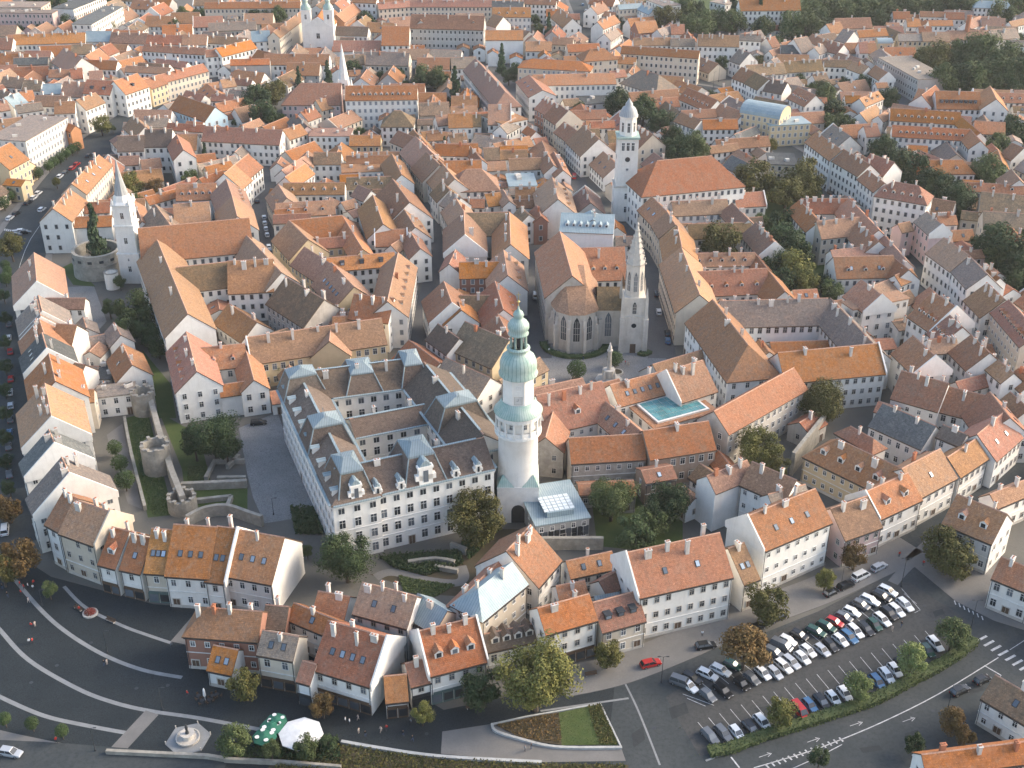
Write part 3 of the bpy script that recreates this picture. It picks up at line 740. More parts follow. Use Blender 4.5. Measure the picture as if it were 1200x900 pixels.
# crowns: tile x y radius_px kind   (kinds g green, d dark, y yellow green, r rust, p pale, o olive, c conifer, b clipped ball)
TREES = '''
Z 19 652 27 r; Z 2 668 20 o; Z 405 652 33 d; Z 558 606 35 o; Z 628 790 51 y; Z 566 806 26 d; Z 287 800 22 o; Z 378 825 17 r; Z 275 868 23 g; Z 318 876 13 g; Z 360 873 17 g
Z 385 870 12 d; Z 495 835 15 y; Z 712 765 19 o; Z 900 705 26 o; Z 873 757 31 r; Z 968 678 14 y; Z 1003 650 18 r; Z 1105 640 26 o; Z 1125 655 25 o; Z 1117 742 21 g; Z 1070 772 20 p
Z 1006 803 18 p; Z 915 834 20 y; Z 1073 870 15 d; Z 961 886 15 d; Z 1118 845 18 r; Z 1132 862 14 r; Z 717 582 30 g; Z 782 590 29 d; Z 742 622 25 d; Z 765 610 20 g; Z 890 525 29 y; Z 912 548 18 o
Z 963 470 29 o; Z 676 432 11 b; Z 721 420 9 b; Z 250 508 32 d; Z 228 518 22 d; Z 265 525 20 d; Z 157 362 26 g; Z 150 385 20 d; Z 172 390 16 d; Z 185 405 14 d; Z 128 360 12 d; Z 113 282 18 c; Z 125 288 10 g
Z 153 216 17 y; Z 158 235 12 g; Z 180 219 12 r; Z 222 208 12 g; Z 5 842 8 b; Z 37 847 8 b; Z 72 856 8 b; Z 12 288 17 o; Z 57 690 11 g; Z 327 428 15 g; Z 367 425 11 y; Z 345 432 9 g; Z 140 330 8 g
Z 134 524 9 b; Z 140 542 10 b; Z 146 562 12 b; Z 4 345 9 d; Z 5 372 9 d; Z 4 400 9 d; Z 5 428 9 d; Z 5 456 9 d; Z 6 484 10 d; Z 5 512 10 d; Z 6 540 10 d; Z 8 595 18 r; Z 10 570 10 d; Z 8 322 6 b; Z 6 310 6 b
Z 182 240 9 d; Z 360 645 8 g; Z 240 180 7 c; Z 238 188 6 g
k 20 335 30 b; k 55 290 30 b; k 220 160 27 b; k 285 118 25 b; k 315 95 25 b; k 350 73 25 b; k 385 45 25 b; k 420 22 24 b; k 450 8 24 b; k 30 780 30 b; k 42 730 20 b; k 330 215 22 o
a 590 725 60 y; a 660 750 20 g; a 395 135 65 d; a 110 170 40 g; a 230 172 42 g; a 30 190 40 d; a 625 150 50 y; a 540 48 22 d; a 1025 150 50 d; a 1070 85 50 g; a 1150 90 50 g; a 1190 85 40 g; a 870 90 30 g; a 260 25 80 d; a 340 15 60 d
a 200 10 60 g; a 600 30 40 g; a 640 15 35 g; a 700 150 25 g; a 750 155 22 o; a 820 130 25 d
b 275 70 70 d; b 330 90 55 d; b 430 90 60 g; b 500 70 50 g; b 75 85 50 g; b 220 180 40 o; b 940 115 55 d; b 1000 150 40 d; b 290 570 90 d; b 380 540 80 o; b 330 660 95 d; b 430 700 50 d; b 430 510 55 o; b 250 630 60 d; b 180 712 28 g
b 870 400 62 d; b 720 440 45 c; b 550 460 38 c; b 1130 435 48 d; b 1030 445 35 d; b 905 768 40 g; b 20 80 30 g
c 90 440 75 g; c 170 450 75 g; c 60 480 60 d; c 265 500 60 c; c 540 340 45 c; c 625 400 42 d; c 580 440 50 d; c 735 110 35 d; c 755 165 40 g; c 815 160 42 c; c 1005 622 42 g; c 1190 600 60 d; c 205 868 38 c; c 110 320 26 g; c 190 325 22 g
d 300 100 70 o; d 400 60 70 g; d 450 50 70 d; d 500 130 80 g; d 590 110 65 g; d 550 150 50 d; d 690 130 70 g; d 695 60 50 c; d 850 100 45 c; d 870 165 60 g; d 800 150 40 d; d 900 130 50 g; d 960 105 35 d; d 1050 140 75 g; d 1120 150 75 g; d 1150 60 80 g; d 440 140 50 g
d 25 600 70 d; d 170 640 70 d; d 270 710 65 d; d 340 800 65 d; d 470 860 85 g; d 390 860 60 d; d 630 365 38 d; d 570 560 30 g; d 610 570 24 g; d 960 240 35 g; d 1085 450 30 g; d 1155 520 28 g; d 840 350 30 o; d 1180 510 30 g; d 230 30 50 d; d 1190 110 60 d; d 770 90 40 g; d 25 115 30 d; d 60 150 25 d
e 20 60 80 g; e 90 30 80 d; e 150 70 70 g; e 210 20 80 g; e 270 60 75 g; e 330 20 80 d; e 380 70 70 g; e 340 120 60 d; e 300 110 50 g; e 460 40 60 d; e 540 30 70 g; e 620 20 70 g; e 690 20 70 g; e 760 20 70 d; e 830 30 75 g; e 890 60 55 d; e 20 150 50 d; e 560 90 40 d; e 1170 30 70 g; e 1065 75 70 g; e 680 330 95 o; e 620 330 60 g; e 790 300 60 g; e 900 310 100 g; e 1010 310 100 g; e 1140 340 95 g; e 980 260 60 o; e 860 360 70 g; e 940 370 70 g; e 1060 380 80 g; e 1180 380 70 d; e 730 470 80 g; e 820 460 85 d; e 910 460 85 g; e 1000 450 90 g; e 1090 450 90 g; e 1170 460 90 d; e 690 475 55 g; e 410 570 55 d; e 90 640 60 d; e 40 560 60 g; e 30 520 50 d; e 130 690 40 g; e 380 865 60 d; e 1040 835 60 g; e 1120 760 70 d; e 1180 770 60 g; e 1095 710 40 d; e 680 105 40 d; e 1170 225 30 d; e 150 480 30 d; e 260 480 40 d; e 1000 870 40 d; e 60 720 50 g; e 170 730 45 g; e 1150 270 30 g
n 840 185 92 o; n 1120 195 90 o; n 1010 285 85 o; n 1080 265 70 o; n 930 250 50 o; n 1160 265 40 g; n 985 450 75 d; n 1010 560 90 d; n 1070 600 80 d; n 960 690 80 d; n 1070 720 90 y; n 990 790 70 d; n 1120 800 70 y; n 1150 830 45 p; n 640 570 100 o; n 390 25 75 d; n 470 30 70 g; n 330 15 50 d; n 855 440 35 g; n 880 460 30 g; n 910 520 40 d; n 1060 480 60 d; n 270 60 25 o
o 380 35 75 d; o 470 90 65 d; o 540 130 90 d; o 590 160 60 g; o 650 215 80 d; o 750 280 85 d; o 820 330 75 d; o 700 260 75 g; o 840 400 45 d; o 990 150 75 g; o 930 190 40 d; o 1040 180 40 g; o 1030 560 100 d; o 1130 640 100 d; o 1170 720 90 d; o 1180 800 70 d; o 1080 640 80 g; o 70 855 60 g; o 20 800 40 d; o 870 160 35 d; o 1200 560 60 g; o 1010 20 45 g
'''
# ---------------------------------------------------------------- the ground, streets and paving
def ground_mat(name, c, c2, scale=.05, fine=1.2, rough=.92, cobble=0.0):
    m, n, l, b = nt(name); p = pos(n)
    o = mix(n, l, ramp(n, l, noise(n, l, scale, p, 5, .65), .35, .68), c, c2)
    o = mix(n, l, ramp(n, l, noise(n, l, fine, p, 4, .7), .45, .75), o, [x*.78 for x in c])
    if cobble:
        v = n.new('ShaderNodeTexVoronoi'); v.feature = 'DISTANCE_TO_EDGE'; v.inputs['Scale'].default_value = cobble; l.new(p, v.inputs['Vector'])
        o = mix(n, l, ramp(n, l, v.outputs['Distance'], .0, .09), [x*.55 for x in c], o)
    l.new(o, b.inputs['Base Color']); b.inputs['Roughness'].default_value = rough
    return m
GM_ = {
 'earth': ground_mat('yard_ground', (.15, .14, .12), (.10, .10, .09)), 'asphalt': ground_mat('asphalt', (.042, .050, .052), (.066, .072, .072), .09),
 'lot': ground_mat('car_park_asphalt', (.052, .054, .053), (.074, .074, .070), .1), 'sett': ground_mat('dark_granite_setts', (.022, .029, .032), (.033, .041, .044), .12, 2.0, .8, 2.4),
 'pave': ground_mat('grey_pavement', (.20, .19, .175), (.15, .145, .135), .15, 2.5), 'pale': ground_mat('pale_stone_strip', (.27, .275, .27), (.20, .205, .20), .4, 3),
 'lotcob': ground_mat('grey_cobbles', (.27, .265, .255), (.20, .20, .19), .15, 2.0, .9, 1.6), 'grass': ground_mat('grass_ground', (.055, .085, .022), (.085, .105, .035), .25, 3),
 'soil': ground_mat('planted_soil', (.085, .065, .042), (.06, .055, .03), .5, 3), 'paint': plain('road_paint', (.46, .46, .45), var=.35, scale=1.5),
 'patch': ground_mat('asphalt_patch', (.034, .039, .041), (.046, .05, .05), .3),
 'street': ground_mat('street_setts', (.10, .10, .098), (.14, .135, .13), .1, 2.0, .85),
}
def sheet(name, pts, z, mat, parent=None):
    """flat sheet over photo pixels on the ground"""
    P = [at(*p) for p in pts]; bm = bmesh.new(); f = bm.faces.new([bm.verts.new((p.x, p.y, z)) for p in P]); bmesh.ops.triangulate(bm, faces=[f])
    bmesh.ops.recalc_face_normals(bm, faces=bm.faces)
    for f in bm.faces:
        if f.normal.z < 0: f.normal_flip()
    me = bpy.data.meshes.new(name); bm.to_mesh(me); bm.free(); me.materials.append(mat); o = put(name, me, parent)
    if parent is None: o['kind'] = 'structure'
    return o
def smooth_line(P, k=6):
    out = []
    for i in range(len(P)-1):
        p0 = P[max(i-1, 0)]; p1 = P[i]; p2 = P[i+1]; p3 = P[min(i+2, len(P)-1)]
        for j in range(k):
            t = j/k; out.append(.5*((2*p1)+(-p0+p2)*t+(2*p0-5*p1+4*p2-p3)*t*t+(-p0+3*p1-3*p2+p3)*t**3))
    return out+[P[-1]]
def ribbon_mb(P, width, z, h=0.0, mb=None):
    m = mb or MB(); N = len(P); Lf, Rt = [], []
    for i in range(N):
        d = (P[min(i+1, N-1)]-P[max(i-1, 0)]); d.z = 0; d.normalize(); n = Vector((-d.y, d.x, 0))
        Lf.append(P[i]+n*width/2); Rt.append(P[i]-n*width/2)
    for i in range(N-1):
        q = [Rt[i], Rt[i+1], Lf[i+1], Lf[i]]
        m.face([(p.x, p.y, z+h) for p in q])
        if h:
            for a, b in ((Rt[i], Rt[i+1]), (Lf[i+1], Lf[i])): m.face([(a.x, a.y, z), (b.x, b.y, z), (b.x, b.y, z+h), (a.x, a.y, z+h)])
    if h:
        for a, b in ((Lf[0], Rt[0]), (Rt[-1], Lf[-1])): m.face([(a.x, a.y, z), (b.x, b.y, z), (b.x, b.y, z+h), (a.x, a.y, z+h)])
    return m
def ribbon(name, px, width, z, mat, h=0.0, k=6, parent=None):
    o = put(name, ribbon_mb(smooth_line([at(*p) for p in px], k), width, z, h).mesh(name, [mat]), parent)
    if parent is None: o['kind'] = 'structure'
    return o
m = MB(); m.face([(-2500, -400, 0), (2500, -400, 0), (2500, 4000, 0), (-2500, 4000, 0)])
put('ground', m.mesh('ground', [GM_['earth']]))['kind'] = 'structure'
def T(t, *pts): return [tpx(t, *p) for p in pts]
# ---------------------------------------------------------------- reading the house table
def tpx(t, x, y):
    ox, oy, s = TILES[t]; return ox+x/s, oy+y/s
class Wing: pass
buildings = []                                        # lists of wings
def solve_wing(t, v, opts):
    """ridge pixels + eave pixel + eave height -> ridge line, half width and ridge height in metres"""
    w = Wing(); he = v[6]
    pitch = 41
    for o in opts:
        if o[0] == 'p' and o[1:].isdigit(): pitch = int(o[1:])
    a = tpx(t, v[0], v[1]); b = tpx(t, v[2], v[3]); e = at(*tpx(t, v[4], v[5]), he)
    def half(zr):
        A = at(*a, zr); B = at(*b, zr); d = (B-A); d.z = 0; d.normalize(); q = e-A
        return q.x*d.y-q.y*d.x
    sg = 1 if half(he+.3) > 0 else -1                 # the side of the ridge the eave lies on
    lo, hi = he+.6, he+14
    for _ in range(40):
        mid = (lo+hi)/2
        if mid-he-sg*half(mid)*math.tan(R(pitch)) < 0: lo = mid
        else: hi = mid
    zr = (lo+hi)/2; A = at(*a, zr); B = at(*b, zr); hw = abs(half(zr))
    for o in opts:
        if o[0] == 'q' and o[1:].isdigit(): hw = int(o[1:])/10
    hw = min(max(hw, 2.6), 11); zr = he+min(hw*math.tan(R(pitch)), 11)
    A = at(*a, zr); B = at(*b, zr)
    w.c = ((A+B)/2).xy; d = (B-A).xy; w.L = max(d.length, 3.0); w.d = d.normalized() if d.length > .1 else Vector((1, 0)); w.n = Vector((-w.d.y, w.d.x))
    if (e.xy-w.c).dot(w.n) > 0: w.n = -w.n; w.d = -w.d; w.swap = True
    else: w.swap = False
    # after this the visible (given) eave lies on the -n side and the frame d, n is right handed
    w.hw, w.he, w.zr, w.pitch = hw, he, zr, R(pitch); w.flat = False; w.py = (a[1]+b[1])/2; w.px = (a[0]+b[0])/2
    return w
def solve_flat(t, v):
    w = Wing(); he = v[6]
    A = at(*tpx(t, v[0], v[1]), he); B = at(*tpx(t, v[2], v[3]), he); Cc = at(*tpx(t, v[4], v[5]), he)
    d = (B-A).xy; w.L = d.length; w.d = d.normalized(); w.n = Vector((-w.d.y, w.d.x)); k = (Cc-A).xy.dot(w.n)
    if k < 0: w.n = -w.n; w.d = -w.d; k = -k
    w.hw = min(max(k/2, 3), 14); w.c = (A.xy+B.xy)/2 + w.n*w.hw; w.he = w.zr = he; w.flat = True; w.swap = False; w.pitch = 0
    w.px, w.py = tpx(t, v[0], v[1]); return w
for line in HOUSES.splitlines():
    f = line.split()
    if not f or f[0][0] == '#' or 'SKIP' in f: continue
    plus = f[0] == '+'
    if plus: f = f[1:]
    nums = [float(x) for x in f[1:8]]; roof, wall, opts = f[8], f[9], f[10:]
    flat = f[0].startswith('F2')
    w = solve_flat(f[0][2], nums) if flat else solve_wing(f[0], nums, opts)
    w.roof, w.wall, w.opts = roof, wall, opts; w.key = ' '.join(f[:3])
    w.hip = ['h' in opts or ('h2' if w.swap else 'h1') in opts, 'h' in opts or ('h1' if w.swap else 'h2') in opts]
    w.par = ['W' in opts or ('W2' if w.swap else 'W1') in opts, 'W' in opts or ('W1' if w.swap else 'W2') in opts]
    def cnt(k, df=0):
        for o in opts:
            if o[0] == k and o[1:].isdigit(): return int(o[1:])
        return df
    if not flat and 'TH' not in opts:                 # the table gives the true ridge of a hipped roof: the walls reach farther
        for e, s in ((0, -1), (1, 1)):
            if w.hip[e]: w.L += w.hw*.9; w.c = w.c+w.d*(s*w.hw*.45)
    w.cd, w.cD, w.cs, w.cc = cnt('d'), cnt('D'), cnt('s'), cnt('c', 0)
    if plus: buildings[-1].append(w)
    else: buildings.append([w])

# ---------------------------------------------------------------- plan raster: streets, squares, trees, houses -> fillers in the gaps
GX0, GY0, GN, GM = -420, 150, 840, 790                # one cell is one metre
occ = np.zeros((GM, GN), bool)
yy, xx = np.mgrid[0:GM, 0:GN]; xx = xx+GX0+.5; yy = yy+GY0+.5
def mark_rect(arr, c, d, n, hl, hw):
    r = hl+hw+2; i0 = max(0, int(c[1]-r-GY0)); i1 = min(GM, int(c[1]+r-GY0)+1); j0 = max(0, int(c[0]-r-GX0)); j1 = min(GN, int(c[0]+r-GX0)+1)
    if i1 <= i0 or j1 <= j0: return 0, 0
    X = xx[i0:i1, j0:j1]-c[0]; Y = yy[i0:i1, j0:j1]-c[1]
    m = (abs(X*d[0]+Y*d[1]) <= hl) & (abs(X*n[0]+Y*n[1]) <= hw)
    if arr is None: return int((occ[i0:i1, j0:j1] & m).sum()), int(m.sum())
    arr[i0:i1, j0:j1] |= m
def mark_poly(arr, pts):
    pts = [(p[0], p[1]) for p in pts]
    inside = np.zeros_like(arr)
    for k in range(len(pts)):
        (x0, y0), (x1, y1) = pts[k], pts[(k+1) % len(pts)]
        if y0 == y1: continue
        c = ((y0 > yy) != (y1 > yy)) & (xx < (x1-x0)*(yy-y0)/(y1-y0)+x0)
        inside ^= c
    arr |= inside
def mark_line(arr, pts, width):
    for p, q in zip(pts, pts[1:]):
        d = (q-p).xy; L = d.length
        if L < .1: continue
        d /= L; mark_rect(arr, (p.xy+q.xy)/2, d, (-d.y, d.x), L/2+width/2, width/2)
STREETS = {   # polylines in photo pixels on the ground, width in metres
 'ring_road_west': ([(6, 640), (8, 560), (8, 450), (14, 360), (26, 285), (72, 218), (108, 176), (150, 142), (205, 118), (240, 100)], 20),
 'church_lane': ([(330, 335), (322, 300), (306, 266), (303, 232), (309, 206), (322, 188), (335, 172)], 8),
 'central_street': ([(492, 405), (503, 355), (511, 305), (500, 252), (486, 215), (475, 188), (464, 166), (440, 160)], 8),
 'chapel_street': ([(630, 420), (625, 350), (628, 300), (640, 275), (650, 262)], 9),
 'tower_street': ([(684, 245), (676, 212), (662, 184), (640, 160), (618, 137), (602, 112), (594, 88), (586, 80)], 8),
 'far_street': ([(702, 60), (692, 36), (676, 0)], 12),
 'south_street': ([(776, 420), (767, 360), (756, 315), (748, 280), (730, 262)], 9),
 'ring_road_east': ([(1195, 440), (1135, 370), (1078, 314), (1036, 268), (1000, 230), (960, 200), (905, 168)], 13),
 'gate_street': ([(1010, 668), (1036, 643), (1092, 612), (1150, 572), (1195, 540)], 13),
 'theatre_street': ([(780, 98), (830, 106), (880, 116), (880, 90), (842, 82)], 14),
 'office_street': ([(1045, 128), (1060, 105), (1076, 112)], 10),
 'palace_street': ([(330, 70), (352, 60), (356, 40)], 9),
}
SPOLY = {k: [at(*p) for p in v[0]] for k, v in STREETS.items()}
for k, (pts, wd) in STREETS.items(): mark_line(occ, SPOLY[k], wd+1)
OPEN = {   # squares, yards and parks kept free of houses
 'main_square': [(622, 425), (650, 388), (770, 396), (785, 430), (722, 448), (640, 470)],
 'front': [(-60, 640), (70, 690), (200, 715), (330, 700), (340, 600), (300, 560), (310, 460), (180, 400), (130, 300), (200, 620), (400, 650), (560, 660), (700, 600), (840, 620), (880, 520), (980, 540), (990, 440), (1010, 560), (1100, 620), (1220, 560), (1220, 920), (-60, 920)],
 'moat': [(140, 340), (190, 370), (205, 420), (300, 470), (345, 600), (310, 640), (150, 640), (140, 480)],
 'gardens': [(900, 210), (960, 205), (985, 330), (910, 360), (890, 300)],
 'park': [(1080, 80), (1220, 50), (1220, 108), (1090, 110)],
 'wood': [(760, -40), (1230, -40), (1230, 22), (1040, 20), (900, 38), (760, 34)],
 'garden_left': [(118, 488), (150, 480), (172, 600), (150, 605), (128, 560)],
 'bastion': [(72, 288), (137, 288), (140, 370), (115, 400), (75, 360)],
 'yard_left': [(330, 135), (290, 150), (280, 110), (330, 95)],
}
OPOLY = {k: [at(*p) for p in v] for k, v in OPEN.items()}
mark_poly(occ, OPOLY['front']); mark_poly(occ, OPOLY['moat']); mark_poly(occ, OPOLY['main_square']); mark_poly(occ, OPOLY['gardens']); mark_poly(occ, OPOLY['park']); mark_poly(occ, OPOLY['wood']); mark_poly(occ, OPOLY['bastion']); mark_poly(occ, OPOLY['garden_left'])
trees = []
for rec in TREES.replace('\n', ';').split(';'):
    f = rec.split()
    if len(f) != 5: continue
    s = TILES[f[0]][2]; px, py = tpx(f[0], float(f[1]), float(f[2])); r = float(f[3])/s*(1.4 if f[0] in 'no' else 1.25 if f[0] in 'dek' else 1.0); kind = f[4]
    Rm = r/ppm(at(px, py, 5)); k = {'c': 1.9, 'b': 1.0}.get(kind, 1.05)
    zc = Rm*k*.93+(1.1 if kind != 'b' else 1.2); p = at(px, py, zc); trees.append((p.x, p.y, Rm, zc, kind))
    mark_rect(occ, (p.x, p.y), (1, 0), (0, 1), Rm*.6, Rm*.6)
for b in buildings:
    for w in b: mark_rect(occ, w.c, w.d, w.n, w.L/2+.3, w.hw+.3)

CUSTOM_RECTS = []                                     # footprints of the hand-built landmarks
def reserve(c, d, hl, hw, he):
    d = Vector(d).normalized(); n = Vector((-d.y, d.x)); mark_rect(occ, c, d, n, hl, hw); CUSTOM_RECTS.append((Vector(c), d, n, hl, hw, he))
reserve(at(690, 392).xy, (0, 1), 14, 12, 14); reserve(at(742, 404).xy, (0, 1), 6, 6, 20)
reserve(at(733, 254).xy, (1, 0), 6, 6, 30); reserve(at(373, 55).xy, (0, 1), 20, 13, 14); reserve(at(405, 136).xy, (1, 0), 5, 5, 20); reserve(at(110, 300).xy, (1, 0), 11, 11, 9)
reserve(at(155, 326).xy, (1, 0), 5, 5, 20); reserve(at(607, 598).xy, (1, 0), 6, 6, 20)
for k, (pts, wd) in STREETS.items():
    ribbon('street', pts, wd, .03, GM_['street'] if wd < 12 else GM_['asphalt'])
    if wd >= 12:
        P = smooth_line([at(*p) for p in pts])
        mb = MB()
        for s in (-1, 1):
            Q = []
            for i, p in enumerate(P):
                d = P[min(i+1, len(P)-1)]-P[max(i-1, 0)]; d.z = 0; d.normalize(); Q.append(p+Vector((-d.y, d.x, 0))*s*(wd/2+1.2))
            ribbon_mb(Q, 2.4, .0, .13, mb)
        put('pavement', mb.mesh('pavement', [GM_['pave']]))['kind'] = 'structure'
sheet('paved_square', [(-120, 560), (60, 676), (180, 708), (330, 720), (520, 832), (720, 790), (735, 900), (720, 960), (-160, 960)], .02, GM_['sett'])
sheet('road', [(722, 790), (870, 752), (1000, 700), (1062, 655), (1230, 735), (1260, 980), (700, 980)], .024, GM_['asphalt'])
sheet('car_park', T('C', (-60, 650), (300, 440), (690, 240), (800, 250), (1000, 380), (1010, 470), (900, 550), (600, 700), (250, 805), (60, 860), (-10, 740)), .034, GM_['lot'])
ribbon('pavement', [(655, 800), (720, 786), (790, 760), (870, 725), (960, 692), (1040, 655), (1070, 640)], 9, .0, GM_['pave'], .12)
sheet('pavement_corner', [(1060, 655), (1100, 618), (1150, 640), (1220, 690), (1220, 745), (1165, 728), (1120, 705)], .12, GM_['pave'])
sheet('market_square', OPEN['main_square'], .02, GM_['lotcob'])
sheet('theatre_square', T('d', (380, 490), (560, 480), (800, 570), (640, 590), (700, 640), (560, 560)), .05, GM_['asphalt'])
sheet('cobbled_yard', T('D', (840, 455), (975, 400), (1100, 730), (1060, 770), (930, 790), (890, 700), (870, 620)), .03, GM_['lotcob'])
sheet('lawn', T('D', (440, 420), (520, 400), (610, 760), (520, 770), (470, 560)), .03, GM_['grass'])
sheet('lawn', T('D', (560, 400), (700, 480), (740, 640), (870, 640), (870, 740), (660, 760), (640, 600)), .03, GM_['grass'])
sheet('lawn', T('D', (500, 180), (600, 300), (620, 420), (540, 420)), .034, GM_['grass'])
sheet('garden_ground', T('D', (375, 480), (430, 440), (500, 740), (450, 720)), .03, GM_['pave'])
sheet('lawn', T('k', (360, 720), (420, 690), (560, 830), (430, 820)), .03, GM_['grass'])
sheet('bastion_yard', T('G', (215, 560), (330, 555), (375, 680), (300, 760), (250, 640)), .026, GM_['lotcob'])
sheet('garden_ground', T('B', (100, 220), (420, 160), (520, 60), (640, 60), (480, 300), (300, 290)), .03, GM_['soil'])
ribbon('path', T('B', (120, 230), (180, 212), (300, 240), (400, 250), (430, 230), (420, 190)), 2.6, .04, GM_['pave'])
sheet('garden_ground', [(690, 560), (800, 550), (800, 650), (700, 640)], .03, GM_['grass'])
sheet('wood_floor', OPEN['wood'], .03, GM_['grass']); sheet('park_lawn', OPEN['park'], .03, GM_['grass']); sheet('garden_ground', OPEN['gardens'], .03, GM_['grass'])
sheet('garden_ground', T('e', (40, 560), (130, 540), (240, 720), (200, 790), (40, 740)), .04, GM_['grass'])
# pale arcs and bands in the paving
for px, wd in ((T('A', (50, 235), (140, 340), (230, 420), (360, 500), (500, 555), (640, 582)), .95), (T('A', (225, 262), (300, 335), (430, 400), (540, 440), (600, 460)), .8),
               (T('A', (-40, 370), (0, 415), (100, 520), (270, 620), (400, 670), (530, 700), (700, 725), (940, 770)), .95), (T('A', (-40, 625), (0, 650), (150, 715), (300, 750), (450, 778)), .95),
               (T('B', (975, 560), (1040, 690), (1120, 890)), .4), (T('B', (700, 700), (1010, 655)), .5)):
    ribbon('paving_strip', px, wd, .032, GM_['pale'])
for px, wd in ((T('A', (-40, 775), (0, 790), (200, 832), (375, 858)), 3.0), (T('A', (405, 845), (535, 705)), 3.2)):
    ribbon('stone_band', px, wd, .036, GM_['pave'])
sheet('stone_band', T('A', (600, 455), (680, 362), (705, 372), (660, 468)), .036, GM_['pave'])
sheet('path', T('B', (355, 772), (530, 745), (740, 825), (985, 832), (1000, 875), (700, 880), (350, 850)), .030, GM_['pave'])
ribbon('road', [(-60, 886), (40, 890), (130, 897), (260, 908)], 9, .05, GM_['asphalt'])
sheet('planted_strip', T('B', (-200, 815), (0, 815), (300, 865), (700, 885), (1010, 890), (1000, 960), (-300, 960)), .04, GM_['soil'])
sheet('planter_soil', T('B', (540, 750), (700, 715), (770, 705), (780, 822), (640, 800)), .16, GM_['soil'])
sheet('lawn', T('B', (765, 708), (865, 685), (905, 820), (775, 822)), .17, GM_['grass']); sheet('planter_soil', T('B', (865, 685), (912, 675), (972, 820), (905, 820)), .165, GM_['grass'])
M['kerbw'] = plain('kerb_white', (.40, .40, .38), var=.2)
def low_wall(px, width, h, label, mat=None, k=6):
    o = put('low_wall', ribbon_mb(smooth_line([at(*p) for p in px], k), width, 0, h).mesh('low_wall', [mat or M['kerbw']])); return tag(o, label, 'wall')
low_wall(T('B', (530, 748), (650, 722), (910, 676)), .35, .3, 'straight white kerb wall along the far side of the triangular lawn', k=1)
low_wall(T('B', (530, 748), (545, 775), (640, 805), (760, 830), (985, 832)), .55, .5, 'curved white kerb wall around the triangular lawn')
low_wall(T('B', (910, 676), (985, 832)), .35, .3, 'white kerb wall on the short side of the triangular lawn', k=1)
low_wall(T('B', (0, 812), (150, 838), (350, 865), (705, 885)), .7, .6, 'long white retaining wall above the planted strip')
low_wall(T('A', (375, 848), (730, 865), (790, 875)), .7, .9, 'grey stone wall between the fountain and the road', M['stone'], 1)
low_wall(T('A', (790, 878), (1000, 888), (1200, 905)), .6, 1.0, 'grey stone wall behind the cafe shrubs', M['stone'], 1)
# road paint
def paint(px, wd=.18, k=1, z=.046): ribbon('road_marking', px, wd, z, GM_['paint'], 0, k)
paint(T('C', (250, 900), (420, 850), (520, 815), (700, 740), (900, 640), (1110, 512)), .22, 4); paint(T('C', (380, 905), (470, 865), (560, 818)), .18)
for i in range(14):
    x = 290+i*20; y = 893-i*7.2; paint(T('C', (x, y-6), (x+14, y+8)), .35)
for i in range(7):
    x = 1035+i*25; y = 440+i*17; paint(T('C', (x, y+14), (x+34, y-4)), .55)
for (x, y) in ((610, 745), (460, 802), (290, 855), (795, 730)):
    paint(T('C', (x-22, y+8), (x+18, y-6)), .12); paint(T('C', (x+6, y-8), (x+22, y-6), (x+10, y+6)), .15)
paint(T('C', (1060, 540), (1120, 575)), .25); paint(T('C', (1120, 575), (1075, 615)), .15); paint(T('C', (1150, 485), (1220, 440)), .15); paint(T('C', (170, 862), (200, 900)), .3)
for i in range(26):                                   # bay lines of the car park
    t = i/25; x = 50+t*750; y = 625-t*320; paint(T('C', (x-22, y-18), (x+22, y+18)), .12)
for i in range(22):
    t = i/21; x = 75+t*800; y = 765-t*320; paint(T('C', (x-22, y-26), (x+20, y+24)), .12)
paint(T('C', (770, 270), (835, 345), (815, 355)), .14); paint(T('C', (0, 640), (110, 680)), .14); paint(T('C', (15, 655), (80, 683)), .14)
for i in range(7):
    x = 955+i*16; y = 312+i*9; paint(T('C', (x, y), (x+5, y+14)), .25)
for i in range(5):
    x = 470+i*60; y = 300-i*32; paint(T('C', (x-30, y+10), (x-6, y+26)), .1)
for i in range(9):                                    # zebra and lane paint on the ring road
    paint(T('k', (20+i*11, 488+i*2), (14+i*11, 500+i*2)), .5)
paint([(18, 330), (36, 280), (78, 226), (112, 186)], .2, 4)

pr_ = random.Random(31)
for t, x, y, w_, h_ in (('C', 640, 330, 60, 26), ('C', 250, 690, 90, 30), ('C', 560, 560, 70, 24), ('C', 880, 350, 34, 20), ('C', 780, 780, 46, 30), ('C', 620, 830, 70, 18), ('B', 1150, 690, 60, 40), ('C', 1000, 620, 50, 20), ('B', 1020, 780, 40, 50)):
    sheet('road_patch', T(t, (x, y), (x+w_, y-h_*.5), (x+w_*1.2, y+h_*.4), (x+w_*.2, y+h_)), .041, GM_['patch'])
for t, x, y in (('C', 700, 500), ('C', 300, 720), ('C', 880, 700), ('C', 640, 790), ('B', 1100, 760), ('A', 200, 540), ('A', 480, 620), ('A', 320, 460), ('A', 110, 600), ('B', 300, 780), ('C', 850, 330), ('A', 590, 610)):
    p = at(*tpx(t, x, y)); mm = MB(); mm.lathe([(.42, .043), (.42, .052), (0, .052)], 14, (p.x, p.y)); put('manhole_cover', mm.mesh('manhole_cover', [M['dkmetal']]))['kind'] = 'structure'
